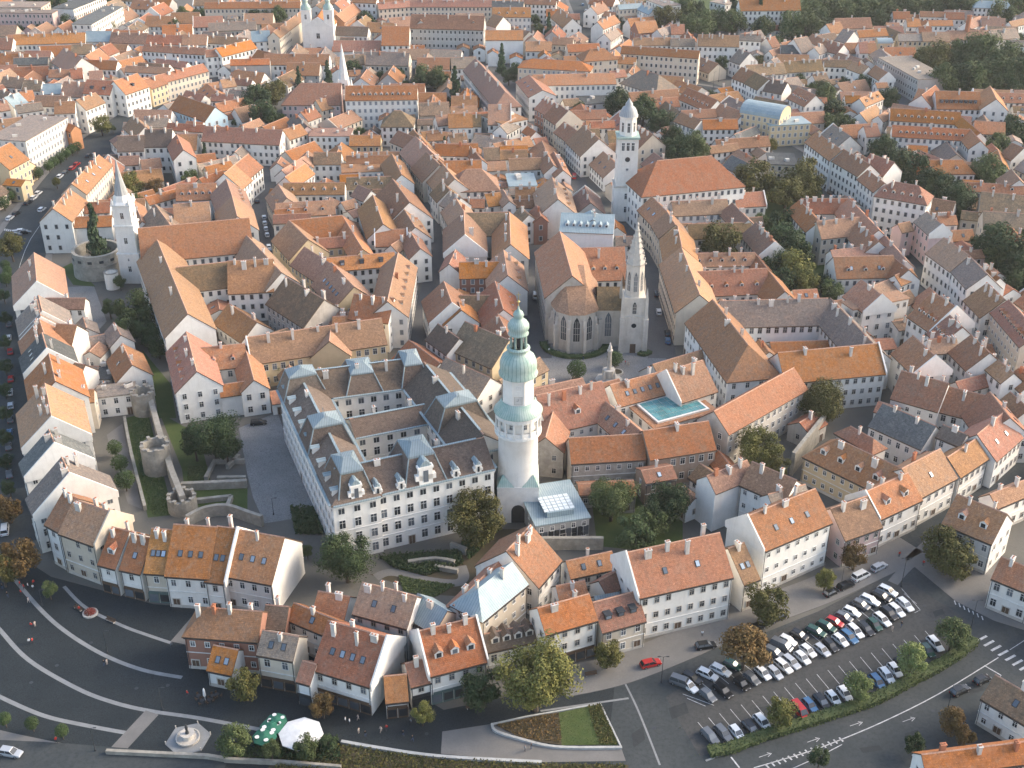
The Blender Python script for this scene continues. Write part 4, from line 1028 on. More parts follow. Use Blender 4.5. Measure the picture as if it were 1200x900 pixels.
# fillers: low plain outbuildings in the gaps of the blocks
rng = random.Random(11)
main_rects = [w for b in buildings for w in b]
mc = np.array([[w.c.x, w.c.y] for w in main_rects])
fill = []
MAXF = 285
cand = [(GX0+rng.random()*GN, GY0+rng.random()*GM) for _ in range(26000)]
for hl, hw in ((9, 6), (7, 5), (5, 4)):
    for (x, y) in cand:
        i, j = int(y-GY0), int(x-GX0)
        if len(fill) >= MAXF: break
        if not (0 <= i < GM and 0 <= j < GN) or occ[i, j]: continue
        if abs(x) > (y*math.cos(PITCH)+CAMH*math.sin(PITCH))*.45+6: continue
        dd = (mc[:, 0]-x)**2+(mc[:, 1]-y)**2; k = int(dd.argmin())
        if dd[k] > (30 if y < 600 else 55)**2: continue
        w0 = main_rects[k]; d, n = (w0.d, w0.n) if rng.random() < .6 else (w0.n, -w0.d)
        hit, tot = mark_rect(None, (x, y), d, n, hl, hw)
        if tot == 0 or hit > tot*.06: continue
        mark_rect(occ, (x, y), d, n, hl, hw)
        w = Wing(); w.c = Vector((x, y)); w.d = Vector(d); w.n = Vector(n)
        if w.n.y < 0: w.n = -w.n; w.d = -w.d
        w.L = hl*2; w.hw = hw; w.he = min(w0.he, 9)*rng.uniform(.45, .75); w.pitch = R(rng.choice((30, 36, 40))); w.zr = w.he+hw*math.tan(w.pitch)
        w.flat = False; w.swap = False; w.roof = rng.choice('rrbbtmgo'); w.wall = rng.choice('wwucg'); w.opts = []; w.hip = [False, False]; w.par = [rng.random() < .2, False]
        w.cd = w.cD = 0; w.cs = rng.choice((0, 0, 0, 1, 2)); w.cc = rng.choice((0, 1, 1, 2)); w.px, w.py = proj(Vector((x, y, w.zr)))
        fill.append(w)
owner = [bi for bi, b in enumerate(buildings) for w in b]
n_ext = 0
for hl, hw in ((4.2, 3.4), (3.2, 2.8)):                # smaller gap fillers, attached as wings to the nearest house
    for (x, y) in cand[:14000]:
        i, j = int(y-GY0), int(x-GX0)
        if n_ext > 420: break
        if not (0 <= i < GM and 0 <= j < GN) or occ[i, j] or abs(x) > (y*math.cos(PITCH)+CAMH*math.sin(PITCH))*.45+6: continue
        dd = (mc[:, 0]-x)**2+(mc[:, 1]-y)**2; k = int(dd.argmin()); w0 = main_rects[k]
        if dd[k] > 16**2 or 'key' in w0.__dict__ and w0.key in ('E 245 608',): continue
        d, n = (w0.d, w0.n) if rng.random() < .5 else (w0.n, -w0.d)
        hit, tot = mark_rect(None, (x, y), d, n, hl, hw)
        if tot == 0 or hit > tot*.12: continue
        mark_rect(occ, (x, y), d, n, hl, hw); n_ext += 1
        w = Wing(); w.c = Vector((x, y)); w.d = Vector(d); w.n = Vector(n)
        if w.n.y < 0: w.n = -w.n; w.d = -w.d
        w.L = hl*2; w.hw = hw; w.he = min(w0.he, 9)*rng.uniform(.45, .8); w.pitch = R(rng.choice((24, 32, 38))); w.zr = w.he+hw*math.tan(w.pitch)
        w.flat = False; w.swap = False; w.roof = w0.roof if rng.random() < .5 and w0.roof != 's' else rng.choice('rbtmgo'); w.wall = w0.wall; w.opts = []; w.hip = [False, False]; w.par = [False, False]
        w.cd = w.cD = 0; w.cs = rng.choice((0, 0, 1)); w.cc = rng.choice((0, 0, 1)); w.px, w.py = proj(Vector((x, y, w.zr)))
        buildings[owner[k]].append(w)
far_trees = 0
for (x, y) in cand[::-1]:                              # garden trees in the remaining far gaps
    if far_trees >= 70: break
    i, j = int(y-GY0), int(x-GX0)
    if y < 480 or not (0 <= i < GM and 0 <= j < GN) or occ[i, j]: continue
    hit, tot = mark_rect(None, (x, y), (1, 0), (0, 1), 3, 3)
    if tot == 0 or hit > tot*.2: continue
    mark_rect(occ, (x, y), (1, 0), (0, 1), 4, 4); rm = rng.uniform(2.6, 4.6); trees.append((x, y, rm, rm+1.6, rng.choice('gddog'))); far_trees += 1
n_main = len(buildings)
for w in fill: buildings.append([w])

# ---------------------------------------------------------------- shared small parts
def window_mesh(wd, ht, frame, glass=None, arch=False, bars=True):
    # local frame: x along the wall, y out of the wall, z up, origin at the window's centre on the wall face
    m = MB(); t = .13
    m.box((0, .03, -ht/2-t/2), (wd+2*t, .22, t), 0); m.box((0, .02, ht/2+t/2), (wd+2*t, .14, t), 0)
    for s in (-1, 1): m.box((s*(wd/2+t/2), .02, 0), (t, .12, ht), 0)
    m.box((0, -.02, 0), (wd, .06, ht), 1)
    if bars:
        m.box((0, .02, 0), (.07, .06, ht), 0); m.box((0, .02, ht*.18), (wd, .06, .07), 0)
    if arch: m.lathe([(wd/2+t, -.02), (wd/2+t, .08)], 12); 
    return m.mesh('window', [frame, glass or M['glass']])
WIN = [window_mesh(1.05, 1.65, M['white']), window_mesh(1.2, 1.85, M['frame']), window_mesh(.9, 1.25, M['white']), window_mesh(1.0, 1.5, M['stonef'], bars=True), window_mesh(1.45, 2.3, M['white'])]
M['shopgreen'] = plain('shop_paint', (.09, .13, .12))
def door_mesh():
    m = MB()
    m.box((0, .03, 2.5), (1.9, .16, .2), 0)
    for s in (-1, 1): m.box((s*.85, .03, 1.2), (.2, .16, 2.4), 0)
    m.box((0, 0, 1.2), (1.5, .10, 2.4), 1); m.box((0, .05, 1.2), (.06, .05, 2.3), 0)
    return m.mesh('door', [M['stonef'], M['wood']])
DOOR = door_mesh()
def chimney_mesh(w, d, h, body):
    m = MB(); m.box((0, 0, h/2-.9), (w, d, h+1.8), 0); m.box((0, 0, h+.08), (w+.22, d+.22, .16), 0)
    for k in (-1, 1): m.box((k*w*.25, 0, h+.26), (.26, .26, .22), 1)
    return m.mesh('chimney', [body, M['brick']])
CHIM = [chimney_mesh(.75, .75, 1.5, M['chim']), chimney_mesh(1.5, .7, 1.4, M['chim']), chimney_mesh(.6, .6, 2.0, M['chim']), chimney_mesh(1.0, .6, 1.6, M['brick']), chimney_mesh(.9, .7, 2.2, M['chim'])]
WCH = [CHIM[0], CHIM[1], CHIM[2], CHIM[4]]
_dorm = {}
def dormer_mesh(roof, wall, big):
    key = (roof, wall, big)
    if key in _dorm: return _dorm[key]
    # origin where the dormer's front foot meets the slope; y points out of the roof
    m = MB(); w = 1.7 if big else 1.25; h = 1.5 if big else .95; L = 2.6 if big else 1.9; g = w*.42
    m.box((0, -L/2, h/2-.25), (w, L, h+.5), 1)
    m.box((0, .02, h*.52), (w*.62, .08, h*.72), 2)
    z = h
    a, b, c = (-w/2-.18, z-.08), (0, z+g), (w/2+.18, z-.08)
    for y, s in ((.16, 1), (-L, -1)):
        pass
    f = [(a[0], .18, a[1]), (b[0], .18, b[1]), (c[0], .18, c[1])]; r = [(a[0], -L-.6, a[1]), (b[0], -L-.9, b[1]), (c[0], -L-.6, c[1])]
    m.face([f[0], f[1], r[1], r[0]], 0, [(0, 0), (0, 1.2), (L, 1.2), (L, 0)]); m.face([f[1], f[2], r[2], r[1]], 0, [(0, 1.2), (0, 0), (L, 0), (L, 1.2)])
    m.face([(a[0]+.14, .03, a[1]), (c[0]-.14, .03, c[1]), (0, .03, b[1]-.12)], 1)
    _dorm[key] = m.mesh('dormer', [ROOF[roof], WALL[wall], M['glass']])
    return _dorm[key]
def boxdormer_mesh():
    m = MB(); m.box((0, -1.0, .6), (1.5, 2.0, 1.5), 0); m.box((0, .02, .75), (1.1, .06, .9), 1); m.box((0, -.9, 1.4), (1.7, 2.4, .12), 0)
    return m.mesh('dormer', [M['dkmetal'], M['skyglass']])
BOXD = boxdormer_mesh()
def skylight_mesh():
    m = MB(); m.box((0, 0, .05), (1.05, 1.5, .16), 0); m.box((0, 0, .13), (.8, 1.25, .06), 1)
    return m.mesh('skylight', [M['dkmetal'], M['skyglass']])
SKYL = skylight_mesh()

# ---------------------------------------------------------------- one wing -> wall mesh and roof mesh (world metres, building origin subtracted)
def wing_meshes(w, org, first):
    d3 = Vector((w.d.x, w.d.y, 0)); n3 = Vector((w.n.x, w.n.y, 0)); c = Vector((w.c.x-org.x, w.c.y-org.y, 0)); hl = w.L/2
    def P(a, b, z): return c+d3*a+n3*b+Vector((0, 0, z))
    wm = MB()
    if w.flat:
        poly = [(P(a, b, 0).x, P(a, b, 0).y) for a, b in ((-hl, -w.hw), (hl, -w.hw), (hl, w.hw), (-hl, w.hw))]
        wm.prism(poly, 0, w.he)
        rm = MB(); k = .35
        poly = [(P(a, b, 0).x, P(a, b, 0).y) for a, b in ((-hl-k, -w.hw-k), (hl+k, -w.hw-k), (hl+k, w.hw+k), (-hl-k, w.hw+k))]
        rm.prism(poly, w.he+.002, w.he+.35)
        for i in range(4):
            (x0, y0), (x1, y1) = poly[i], poly[(i+1) % 4]; L = math.hypot(x1-x0, y1-y0)
            rm.box(((x0*.98+x1*1.02)/2*1, (y0+y1)/2, w.he+.5), (.01, .01, .01)) if False else None
        return wm, rm
    oh = .45; t = .22; tp = math.tan(w.pitch); hip = w.hip
    e0 = .12 if not hip[0] else oh; e1 = .12 if not hip[1] else oh
    V = 'V' in w.opts
    if V:                                            # barrel roof
        wm.prism([(P(a, b, 0).x, P(a, b, 0).y) for a, b in ((-hl, -w.hw), (hl, -w.hw), (hl, w.hw), (-hl, w.hw))], 0, w.he)
        rm = MB(); N = 10; arc = [(-w.hw*math.cos(math.pi*i/N)*1.03, w.he+(w.zr-w.he)*.75*math.sin(math.pi*i/N)) for i in range(N+1)]
        for (b0, z0), (b1, z1) in zip(arc, arc[1:]):
            rm.face([P(-hl-.3, b0, z0), P(hl+.3, b0, z0), P(hl+.3, b1, z1), P(-hl-.3, b1, z1)], 0, [(0, z0*2), (w.L, z0*2), (w.L, z1*2), (0, z1*2)])
        for s in (-1, 1): wm.face([P(s*hl, b*.98, z-.1) for b, z in (arc if s > 0 else arc[::-1])])
        return wm, rm
    # walls with gables
    lo = [P(-hl, -w.hw, 0), P(hl, -w.hw, 0), P(hl, w.hw, 0), P(-hl, w.hw, 0)]
    up_ = [p+Vector((0, 0, w.he)) for p in lo]
    for k in range(4): wm.face([lo[k], lo[(k+1) % 4], up_[(k+1) % 4], up_[k]])
    wm.face(up_)
    zg = w.zr-.05
    if not hip[1]: wm.face([up_[1], up_[2], P(hl, 0, zg)])
    if not hip[0]: wm.face([up_[3], up_[0], P(-hl, 0, zg)])
    rm = MB()
    r0 = -hl-e0 if not hip[0] else min(-hl+w.hw*.9, -.3); r1 = hl+e1 if not hip[1] else max(hl-w.hw*.9, .3)
    zb = w.he-oh*tp; dz = Vector((0, 0, t/math.cos(w.pitch)))
    c0, c1, c2, c3 = P(-hl-e0, -w.hw-oh, zb), P(hl+e1, -w.hw-oh, zb), P(hl+e1, w.hw+oh, zb), P(-hl-e0, w.hw+oh, zb)
    ra, rb = P(r0, 0, w.zr), P(r1, 0, w.zr)
    sl = (w.hw+oh)/math.cos(w.pitch)
    def top(q, uvs): rm.face([p+dz for p in q], 0, uvs); rm.face(list(reversed(q)), 1)
    off = random.random()*50
    top([c0, c1, rb, ra], [(off-hl-e0, 0), (off+hl+e1, 0), (off+r1, sl), (off+r0, sl)])
    top([c2, c3, ra, rb], [(off+hl+e1, 0), (off-hl-e0, 0), (off+r0, sl), (off+r1, sl)])
    if hip[1]: top([c1, c2, rb], [(off-w.hw, 0), (off+w.hw, 0), (off, sl)])
    if hip[0]: top([c3, c0, ra], [(off-w.hw, 0), (off+w.hw, 0), (off, sl)])
    def rim(a, b): rm.face([a, b, b+dz, a+dz], 1)
    rim(c0, c1); rim(c2, c3)
    if hip[1]: rim(c1, c2)
    else: rim(c1, rb); rim(rb, c2)
    if hip[0]: rim(c3, c0)
    else: rim(c3, ra); rim(ra, c0)
    # ridge capping
    if (rb-ra).length > .8:
        rk = (rb-ra).normalized()
        for s in (-1, 1): pass
        q = .20; a0 = ra+dz+Vector((0, 0, .10)); b0 = rb+dz+Vector((0, 0, .10))
        for s in (-1, 1):
            rm.face([a0, b0, b0+n3*s*q-Vector((0, 0, q)), a0+n3*s*q-Vector((0, 0, q))], 2, [(0, .1), (w.L, .1), (w.L, .3), (0, .3)])
    return wm, rm
rect_c = np.array([[w.c.x, w.c.y] for b in buildings for w in b]+[[r[0].x, r[0].y] for r in CUSTOM_RECTS])
rect_d = np.array([[w.d.x, w.d.y] for b in buildings for w in b]+[[r[1].x, r[1].y] for r in CUSTOM_RECTS])
rect_h = np.array([[w.L/2, w.hw, w.he] for b in buildings for w in b]+[[r[3], r[4], r[5]] for r in CUSTOM_RECTS])
def buried(x, y, z, pad=.2):
    dx = x-rect_c[:, 0]; dy = y-rect_c[:, 1]
    u = abs(dx*rect_d[:, 0]+dy*rect_d[:, 1]); v = abs(-dx*rect_d[:, 1]+dy*rect_d[:, 0])
    return bool(((u < rect_h[:, 0]+pad) & (v < rect_h[:, 1]+pad) & (z < rect_h[:, 2]+.8)).any())
def wall_runs(w):
    """the four walls: start point, direction, length, outward normal, is_gable"""
    hl = w.L/2
    yield w.c-w.n*w.hw-w.d*hl, w.d, w.L, -w.n, False
    yield w.c+w.d*hl-w.n*w.hw, w.n, 2*w.hw, w.d, True
    yield w.c+w.n*w.hw+w.d*hl, -w.d, w.L, w.n, False
    yield w.c-w.d*hl+w.n*w.hw, -w.n, 2*w.hw, -w.d, True
FAR_PY = 330                                          # above this line windows are under four pixels and are joined per house
def add_windows(root, w, org, wallobj):
    if 'B' in w.opts: return 0
    near = w.py > FAR_PY
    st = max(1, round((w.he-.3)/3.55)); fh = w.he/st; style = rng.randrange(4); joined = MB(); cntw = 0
    if 'TH' in w.opts: st = 4; fh = w.he/4; style = 4
    for (s, dr, L, nr, gable) in wall_runs(w):
        if nr.dot((-s).normalized()) < -.15: continue
        if gable and (rng.random() < .35 and 'TH' not in w.opts) : continue
        n = int((L-1.2)/((2.45 if not gable else 3.2) if 'TH' not in w.opts else 3.1))
        if n < 1: continue
        gap = L/n; doorcol = rng.randrange(n) if not gable else -1; dooron = False
        for i in range(n):
            for k in range(st):
                p = s+dr*(gap*(i+.5)); z = fh*(k+.54)
                if 'P' in w.opts and k == 0 and nr == -w.n: continue
                if buried(p.x+nr.x*1.2, p.y+nr.y*1.2, z): continue
                ang = math.atan2(nr.y, nr.x)-math.pi/2
                if near and k == 0 and i == doorcol:
                    put('door', DOOR, root, (p.x-org.x+nr.x*.04, p.y-org.y+nr.y*.04, 0.02), ang); continue
                if k == st-1 and not gable and rng.random() < .03: continue
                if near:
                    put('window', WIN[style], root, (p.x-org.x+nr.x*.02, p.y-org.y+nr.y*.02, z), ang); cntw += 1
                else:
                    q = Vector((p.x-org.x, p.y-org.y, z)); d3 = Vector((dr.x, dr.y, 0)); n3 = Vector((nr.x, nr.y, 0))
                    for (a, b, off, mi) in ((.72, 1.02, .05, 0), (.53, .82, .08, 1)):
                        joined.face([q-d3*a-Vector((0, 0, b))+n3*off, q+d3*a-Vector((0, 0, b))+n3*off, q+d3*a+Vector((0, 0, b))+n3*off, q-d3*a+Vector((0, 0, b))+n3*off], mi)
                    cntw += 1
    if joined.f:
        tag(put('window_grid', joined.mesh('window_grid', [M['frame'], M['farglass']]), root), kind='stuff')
    if near and w.py > 500 and 'TH' not in w.opts and not w.flat:  # plinth, string course and eaves cornice
        for (s, dr, L, nr, gable) in wall_runs(w):
            if gable: continue
            c = s+dr*L/2; a = math.atan2(dr.y, dr.x); x, y = c.x-org.x, c.y-org.y
            for nm, z, dp, hh, mt in (('plinth', .4, .14, .8, M['stonef']), ('cornice', w.he-.62, .3, .30, M['white']), ('string_course', fh*1.02, .16, .16, M['white'])):
                if nm == 'string_course' and st < 2: continue
                m = MB(); m.box((x+nr.x*dp*.35, y+nr.y*dp*.35, z), (L+.05, dp, hh), 0, a); put(nm, m.mesh(nm, [mt]), root)
        for (s, dr, L, nr, gable) in wall_runs(w):
            if gable or nr.y > .2: continue
            for f_ in (.25, L-.25):
                c = s+dr*f_+nr*.12; m = MB(); m.tube((0, 0, .1), (0, 0, w.he-.3), .07, .07, 5); put('downpipe', m.mesh('downpipe', [M['dkmetal']]), root, (c.x-org.x, c.y-org.y, 0))
            c = s+dr*L/2+nr*.52; m = MB(); m.box((0, 0, w.he-.42), (L+.2, .16, .14), 0); put('gutter', m.mesh('gutter', [M['dkmetal']]), root, (c.x-org.x, c.y-org.y, 0), math.atan2(dr.y, dr.x))
    if 'P' in w.opts:                                  # shop front: dark glazed bays under a sign board
        s, dr, L, nr, g = next(wall_runs(w)); a = math.atan2(dr.y, dr.x); nb = max(1, int(L/2.2)); mat_ = rng.choice([M['dkmetal'], M['wood'], M['shopgreen']])
        for k in range(nb):
            c = s+dr*(L*(k+.5)/nb)+nr*.10; m = MB(); m.box((0, 0, 1.35), (L/nb-.15, .16, 2.7), 0); m.box((0, -.09, 1.45), (L/nb-.55, .06, 1.9), 1)
            put('shop_window', m.mesh('shop_window', [mat_, M['glass']]), root, (c.x-org.x, c.y-org.y, 0), a)
        c = s+dr*L/2+nr*.16; m = MB(); m.box((0, 0, 3.0), (L*.92, .14, .5), 0); put('sign_board', m.mesh('sign_board', [mat_]), root, (c.x-org.x, c.y-org.y, 0), a)
    return cntw
def slope_point(w, side, u, frac):
    """point on the roof slope: u in -.5...5 along the ridge, frac 0 at the eave, 1 at the ridge"""
    b = w.hw*(1-frac)*side; z = w.he+(w.zr-w.he)*frac+.22/math.cos(w.pitch)
    return w.c+w.d*(u*w.L)+w.n*b, z
def build(b, name='town_house'):
    w0 = b[0]; org = Vector((w0.c.x, w0.c.y, 0)); root = empty(name, org); st = {'ch': 0, 'dor': 0, 'sky': 0, 'win': 0}
    for w in b:
        wm, rm = wing_meshes(w, org, w is w0)
        wo = put('wall', wm.mesh('wall', [WALL[w.wall]]), root)
        ro = put('roof', rm.mesh('roof', [ROOF[w.roof], M['wood'], M['ridge'] if w.roof != 's' else ROOF['s']]), root)
        w.ro = ro
        if not w.flat:
            for e, s in ((0, -1), (1, 1)):
                if w.par[e]:                          # fire wall standing above the roof at a gable end
                    m = MB(); d3 = Vector((w.d.x, w.d.y, 0)); n3 = Vector((w.n.x, w.n.y, 0)); c = Vector((w.c.x-org.x, w.c.y-org.y, 0))
                    x0, x1 = s*(w.L/2+.13), s*(w.L/2+.5)
                    pr = [(-w.hw-.3, w.he-1.2), (w.hw+.3, w.he-1.2), (w.hw+.3, w.he+.55), (0, w.zr+.85), (-w.hw-.3, w.he+.55)]
                    A = [c+d3*x0+n3*q+Vector((0, 0, z)) for q, z in pr]; B = [c+d3*x1+n3*q+Vector((0, 0, z)) for q, z in pr]
                    if s > 0: A, B = B, A
                    m.face(A[::-1] if s < 0 else A); m.face(B if s < 0 else B[::-1])
                    for k in range(5): m.face([A[k], A[(k+1) % 5], B[(k+1) % 5], B[k]])
                    put('fire_wall', m.mesh('fire_wall', [WALL[w.wall if w.wall in 'wuc' else 'w']], weld=True), root)
            for k in range(w.cc):
                u = ((k+.5)/w.cc-.5)*.88+rng.uniform(-.04, .04); fr = rng.uniform(.68, .93); side = rng.choice((-1, -1, 1))
                p, z = slope_point(w, side, u, fr)
                if (w.hip[0] and u < -.35) or (w.hip[1] and u > .35): continue
                ch = put('chimney', rng.choice(CHIM if rng.random() < .35 else WCH), ro, (p.x-org.x, p.y-org.y, max(z, w.zr-.6)), math.atan2(w.d.y, w.d.x)+rng.choice((0, math.pi/2))); st['ch'] += 1
            for cntd, me, fr in ((w.cd, dormer_mesh(w.roof, w.wall if w.wall in 'wuc' else 'w', w.py > 420), .30), (w.cD, BOXD, .30)):
                for k in range(cntd):
                    u = ((k+.5)/cntd-.5)*.86; p, z = slope_point(w, -1, u, fr); a = math.atan2(-w.n.y, -w.n.x)-math.pi/2
                    put('dormer', me, ro, (p.x-org.x, p.y-org.y, z-.12), a); st['dor'] += 1
            for k in range(w.cs):
                u = ((k+.5)/w.cs-.5)*.7; p, z = slope_point(w, -1, u, .42); a = math.atan2(-w.n.y, -w.n.x)-math.pi/2
                q = Matrix.Rotation(a, 4, 'Z') @ Matrix.Rotation(-w.pitch, 4, 'X')
                put('skylight', SKYL, ro, (p.x-org.x, p.y-org.y, z), rot=q.to_euler()); st['sky'] += 1
        else:
            for k in range(0 if 'GLZ' in w.opts or 'MUS' in w.opts else 3):  # roof-top boxes and vents
                a, c2 = rng.uniform(-.4, .4), rng.uniform(-.6, .6); p = w.c+w.d*(a*w.L)+w.n*(c2*w.hw)
                m = MB(); sx = rng.uniform(.8, 2.4); m.box((0, 0, .5), (sx, rng.uniform(.8, 1.8), 1.0), 0); m.box((0, 0, 1.05), (sx+.2, .9, .12), 0)
                put('vent_box', m.mesh('vent_box', [M['chim']]), ro, (p.x-org.x, p.y-org.y, w.he+.36), rng.random())
        st['win'] += add_windows(root, w, org, wo)
    return root, st
RN = {'o': 'orange tiled', 'O': 'bright orange tiled', 'r': 'red tiled', 'b': 'brown tiled', 't': 'faded tan tiled', 'g': 'grey-brown tiled', 'm': 'mossy brown tiled', 'k': 'dark slate-coloured', 'd': 'chocolate brown', 's': 'blue-grey metal'}
WN = {'w': 'white', 'u': 'cool white', 'c': 'cream', 'y': 'yellow', 'p': 'pink', 'n': 'brick-red', 's': 'pale stone', 'S': 'weathered cream', 'N': 'brown', 'g': 'grey', 'U': 'light blue', 'O': 'orange'}
PLACES = [((607, 500), 'the round white fire tower'), ((430, 560), 'the big brown-roofed town hall'), ((735, 380), 'the Gothic stone church'), ((372, 40), 'the twin-towered white church'),
 ((787, 480), 'the glass-roofed courtyard'), ((950, 770), 'the car park'), ((130, 780), 'the paved square with pale arcs'), ((110, 300), 'the round stone bastion'), ((735, 190), 'the tall white bell tower'),
 ((450, 120), 'the white convent with many dormers'), ((920, 135), 'the theatre with curved metal roof'), ((1150, 90), 'the wooded park'), ((1055, 80), 'the flat-roofed office block'),
 ((540, 40), 'the grey palace with two gables'), ((60, 220), 'the tree-lined ring road'), ((620, 80), 'the orange-skirted cream palace'), ((30, 20), 'the pale apartment blocks'), ((200, 600), 'the ruined town wall'),
 ((1060, 260), 'the white corner hotel'), ((510, 280), 'the winding central street'), ((305, 240), 'the lane of parked cars'), ((1150, 600), 'the gate street'), ((560, 120), 'the garden of dense trees'), ((930, 280), 'the row of garden trees'),
 ((1100, 150), 'the long orange rows with dormers'), ((640, 330), 'the chapel street'), ((640, 800), 'the big yellow-green tree'), ((260, 30), 'the long far row'), ((820, 70), 'the far wood'), ((1150, 440), 'the ring road bend')]
NUM = ['no', 'one', 'two', 'three', 'four', 'five', 'six', 'seven', 'eight', 'nine', 'ten', 'eleven', 'twelve']
labels = {}
def label_for(b, st, filler):
    w = b[0]; k = min(PLACES, key=lambda q: (q[0][0]-w.px)**2+((q[0][1]-w.py)*1.3)**2)[1]
    size = 'small' if w.L*w.hw < 45 else ('long' if w.L > 26 else ('tall' if w.he > 11.4 else ('narrow' if w.L < 9 else '')))
    s = ' '.join(x for x in (size, WN[w.wall], 'outbuilding' if filler else ('flat-roofed building' if w.flat else ('courtyard house' if len(b) > 2 else 'house'))) if x)
    rf = 'hipped' if any(w.hip) else 'gabled'
    if not w.flat: s += f' with {RN[w.roof]} {rf} roof' if not filler else f' with {RN[w.roof]} roof'
    ex = []
    if st['dor']: ex.append(NUM[min(st['dor'], 12)]+(' dormers' if st['dor'] > 1 else ' dormer'))
    elif st['sky']: ex.append(NUM[min(st['sky'], 12)]+(' skylights' if st['sky'] > 1 else ' skylight'))
    if ex and not filler: s += ' and '+ex[0]
    elif not filler and st['ch'] > 2: s += f" and {NUM[min(st['ch'],12)]} chimneys"
    s += ' near '+k
    if len(s.split()) > 16: s = s.replace(' gabled', '').replace(' tiled', '')
    while len(s.split()) > 16: s = s.rsplit(' ', 1)[0]
    k2 = sorted(PLACES, key=lambda q: (q[0][0]-w.px)**2+((q[0][1]-w.py)*1.3)**2)[1][1]
    return s, (s.replace(' gabled', '').replace(' tiled', '').replace('outbuilding', 'shed')+' towards '+k2)
# ---------------------------------------------------------------- houses become objects
SPECIAL = {
 'E 245 608': ('town_hall', 'large white town hall with brown roofs and light blue metal pavilion caps', 'town hall'),
 'n 250 95': ('church', 'church with one huge red hipped roof beside the tall white bell tower', 'church'),
 'G 485 355': ('church', 'church nave with plain bright orange roof behind the needle-spired white tower', 'church'),
 'J 168 365': ('gothic_church', 'Gothic stone church with pointed windows and a grey crocketed spire', 'church'),
 'F2H 500 457': ('glazed_courtyard', 'flat-roofed building with turquoise glazed roof over its courtyard', 'building'),
 'F2H 85 800': ('museum_pavilion', 'modern flat metal-roofed pavilion at the foot of the fire tower', 'pavilion'),
 'G 553 395': ('monastery', 'long monastery with faded tan roofs around a yard below the orange church', 'monastery'),
 'Z 405 101': ('convent', 'big white convent with a long row of dormers in its red roof', 'convent'),
 'c 10 85': ('palace', 'grey stone palace with two tall gables on its facade', 'palace'),
 'd 780 565': ('theatre', 'yellow theatre with a curved metal barrel roof', 'theatre'),
 'D 655 118': ('white_barn', 'white gabled granary with arched windows and red roofs around a small yard', 'granary'),
 'H 710 398': ('stone_hall', 'long stone hall with a sunlit bright orange gabled roof', 'hall'),
 'R 740 190': ('hotel', 'white corner hotel with red hipped roof and a balcony bay', 'hotel'),
}
rec = []
for i, b in enumerate(buildings):
    filler = i >= n_main; key = getattr(b[0], 'key', '')
    nm = SPECIAL[key][0] if key in SPECIAL else ('outbuilding' if filler else 'town_house')
    root, st = build(b, nm); b[0].root = root
    if key in SPECIAL: tag(root, SPECIAL[key][1], SPECIAL[key][2])
    else: rec.append((root, label_for(b, st, filler), filler))
seen = {}
for r, (lb, l2), f in rec: seen[lb] = seen.get(lb, 0)+1
rec = [(r, l2 if seen[lb] > 1 and len(l2.split()) <= 16 else lb, f) for r, (lb, l2), f in rec]; seen = {}
for r, lb, f in rec: seen[lb] = seen.get(lb, 0)+1
for r, lb, f in rec:
    tag(r, lb, 'outbuilding' if f else 'house', ('alike: '+lb) if seen[lb] > 1 else ('outbuildings in the yards' if f else 'houses of the town'))
def bykey(k): return next(b for b in buildings if getattr(b[0], 'key', '') == k)
def put_w(name, mb, mats, root, smooth=False, weld=False):   # mesh in world metres under a root
    o = put(name, mb.mesh(name, mats, smooth, weld), root); 
    o.location = -root.location; return o

# ---------------------------------------------------------------- town hall: pavilion caps, cornice, gable dormers
b = bykey('E 245 608'); root = b[0].root
M['capm'] = sheet_metal('cap_metal', (.21, .265, .28), (.29, .335, .345))
fw = b[0]
def pavilion(w, px, py, hx, hgt, side=0.0, hy=None):
    """square-domed roof block over a wing, set on the wing's own axis"""
    z = 16.45; g = at(*tpx('E', px, py), z+hgt).xy; c = w.c+w.d*((g-w.c).dot(w.d))+w.n*side; hy = hy or w.hw+.25; a = math.atan2(w.d.y, w.d.x); m = MB()
    m.box((c.x, c.y, z+hgt*.40), (hx*2, hy*2, hgt*.80), 0, a, .62, .62); o = put_w('pavilion_roof', m, [ROOF['d']], root)
    m = MB(); m.box((c.x, c.y, z+hgt*.83), (hx*1.28, hy*1.28, hgt*.05), 0, a); m.box((c.x, c.y, z+hgt*.965), (hx*1.22, hy*1.22, hgt*.20), 0, a, .35, .08)
    for sx in (-1, 1): m.box((c.x+w.d.x*sx*hx*.3, c.y+w.d.y*sx*hx*.3, z+hgt*1.08), (.12, .12, hgt*.25), 0)
    for sx in (-1, 1):
        for sy in (-1, 1):
            e0 = c+w.d*sx*hx+w.n*sy*hy; e1 = c+w.d*sx*hx*.63+w.n*sy*hy*.63; m.tube((e0.x, e0.y, z), (e1.x, e1.y, z+hgt*.8), .22, .18, 5)
    put('metal_cap', m.mesh('metal_cap', [M['capm']]), o)
    return c
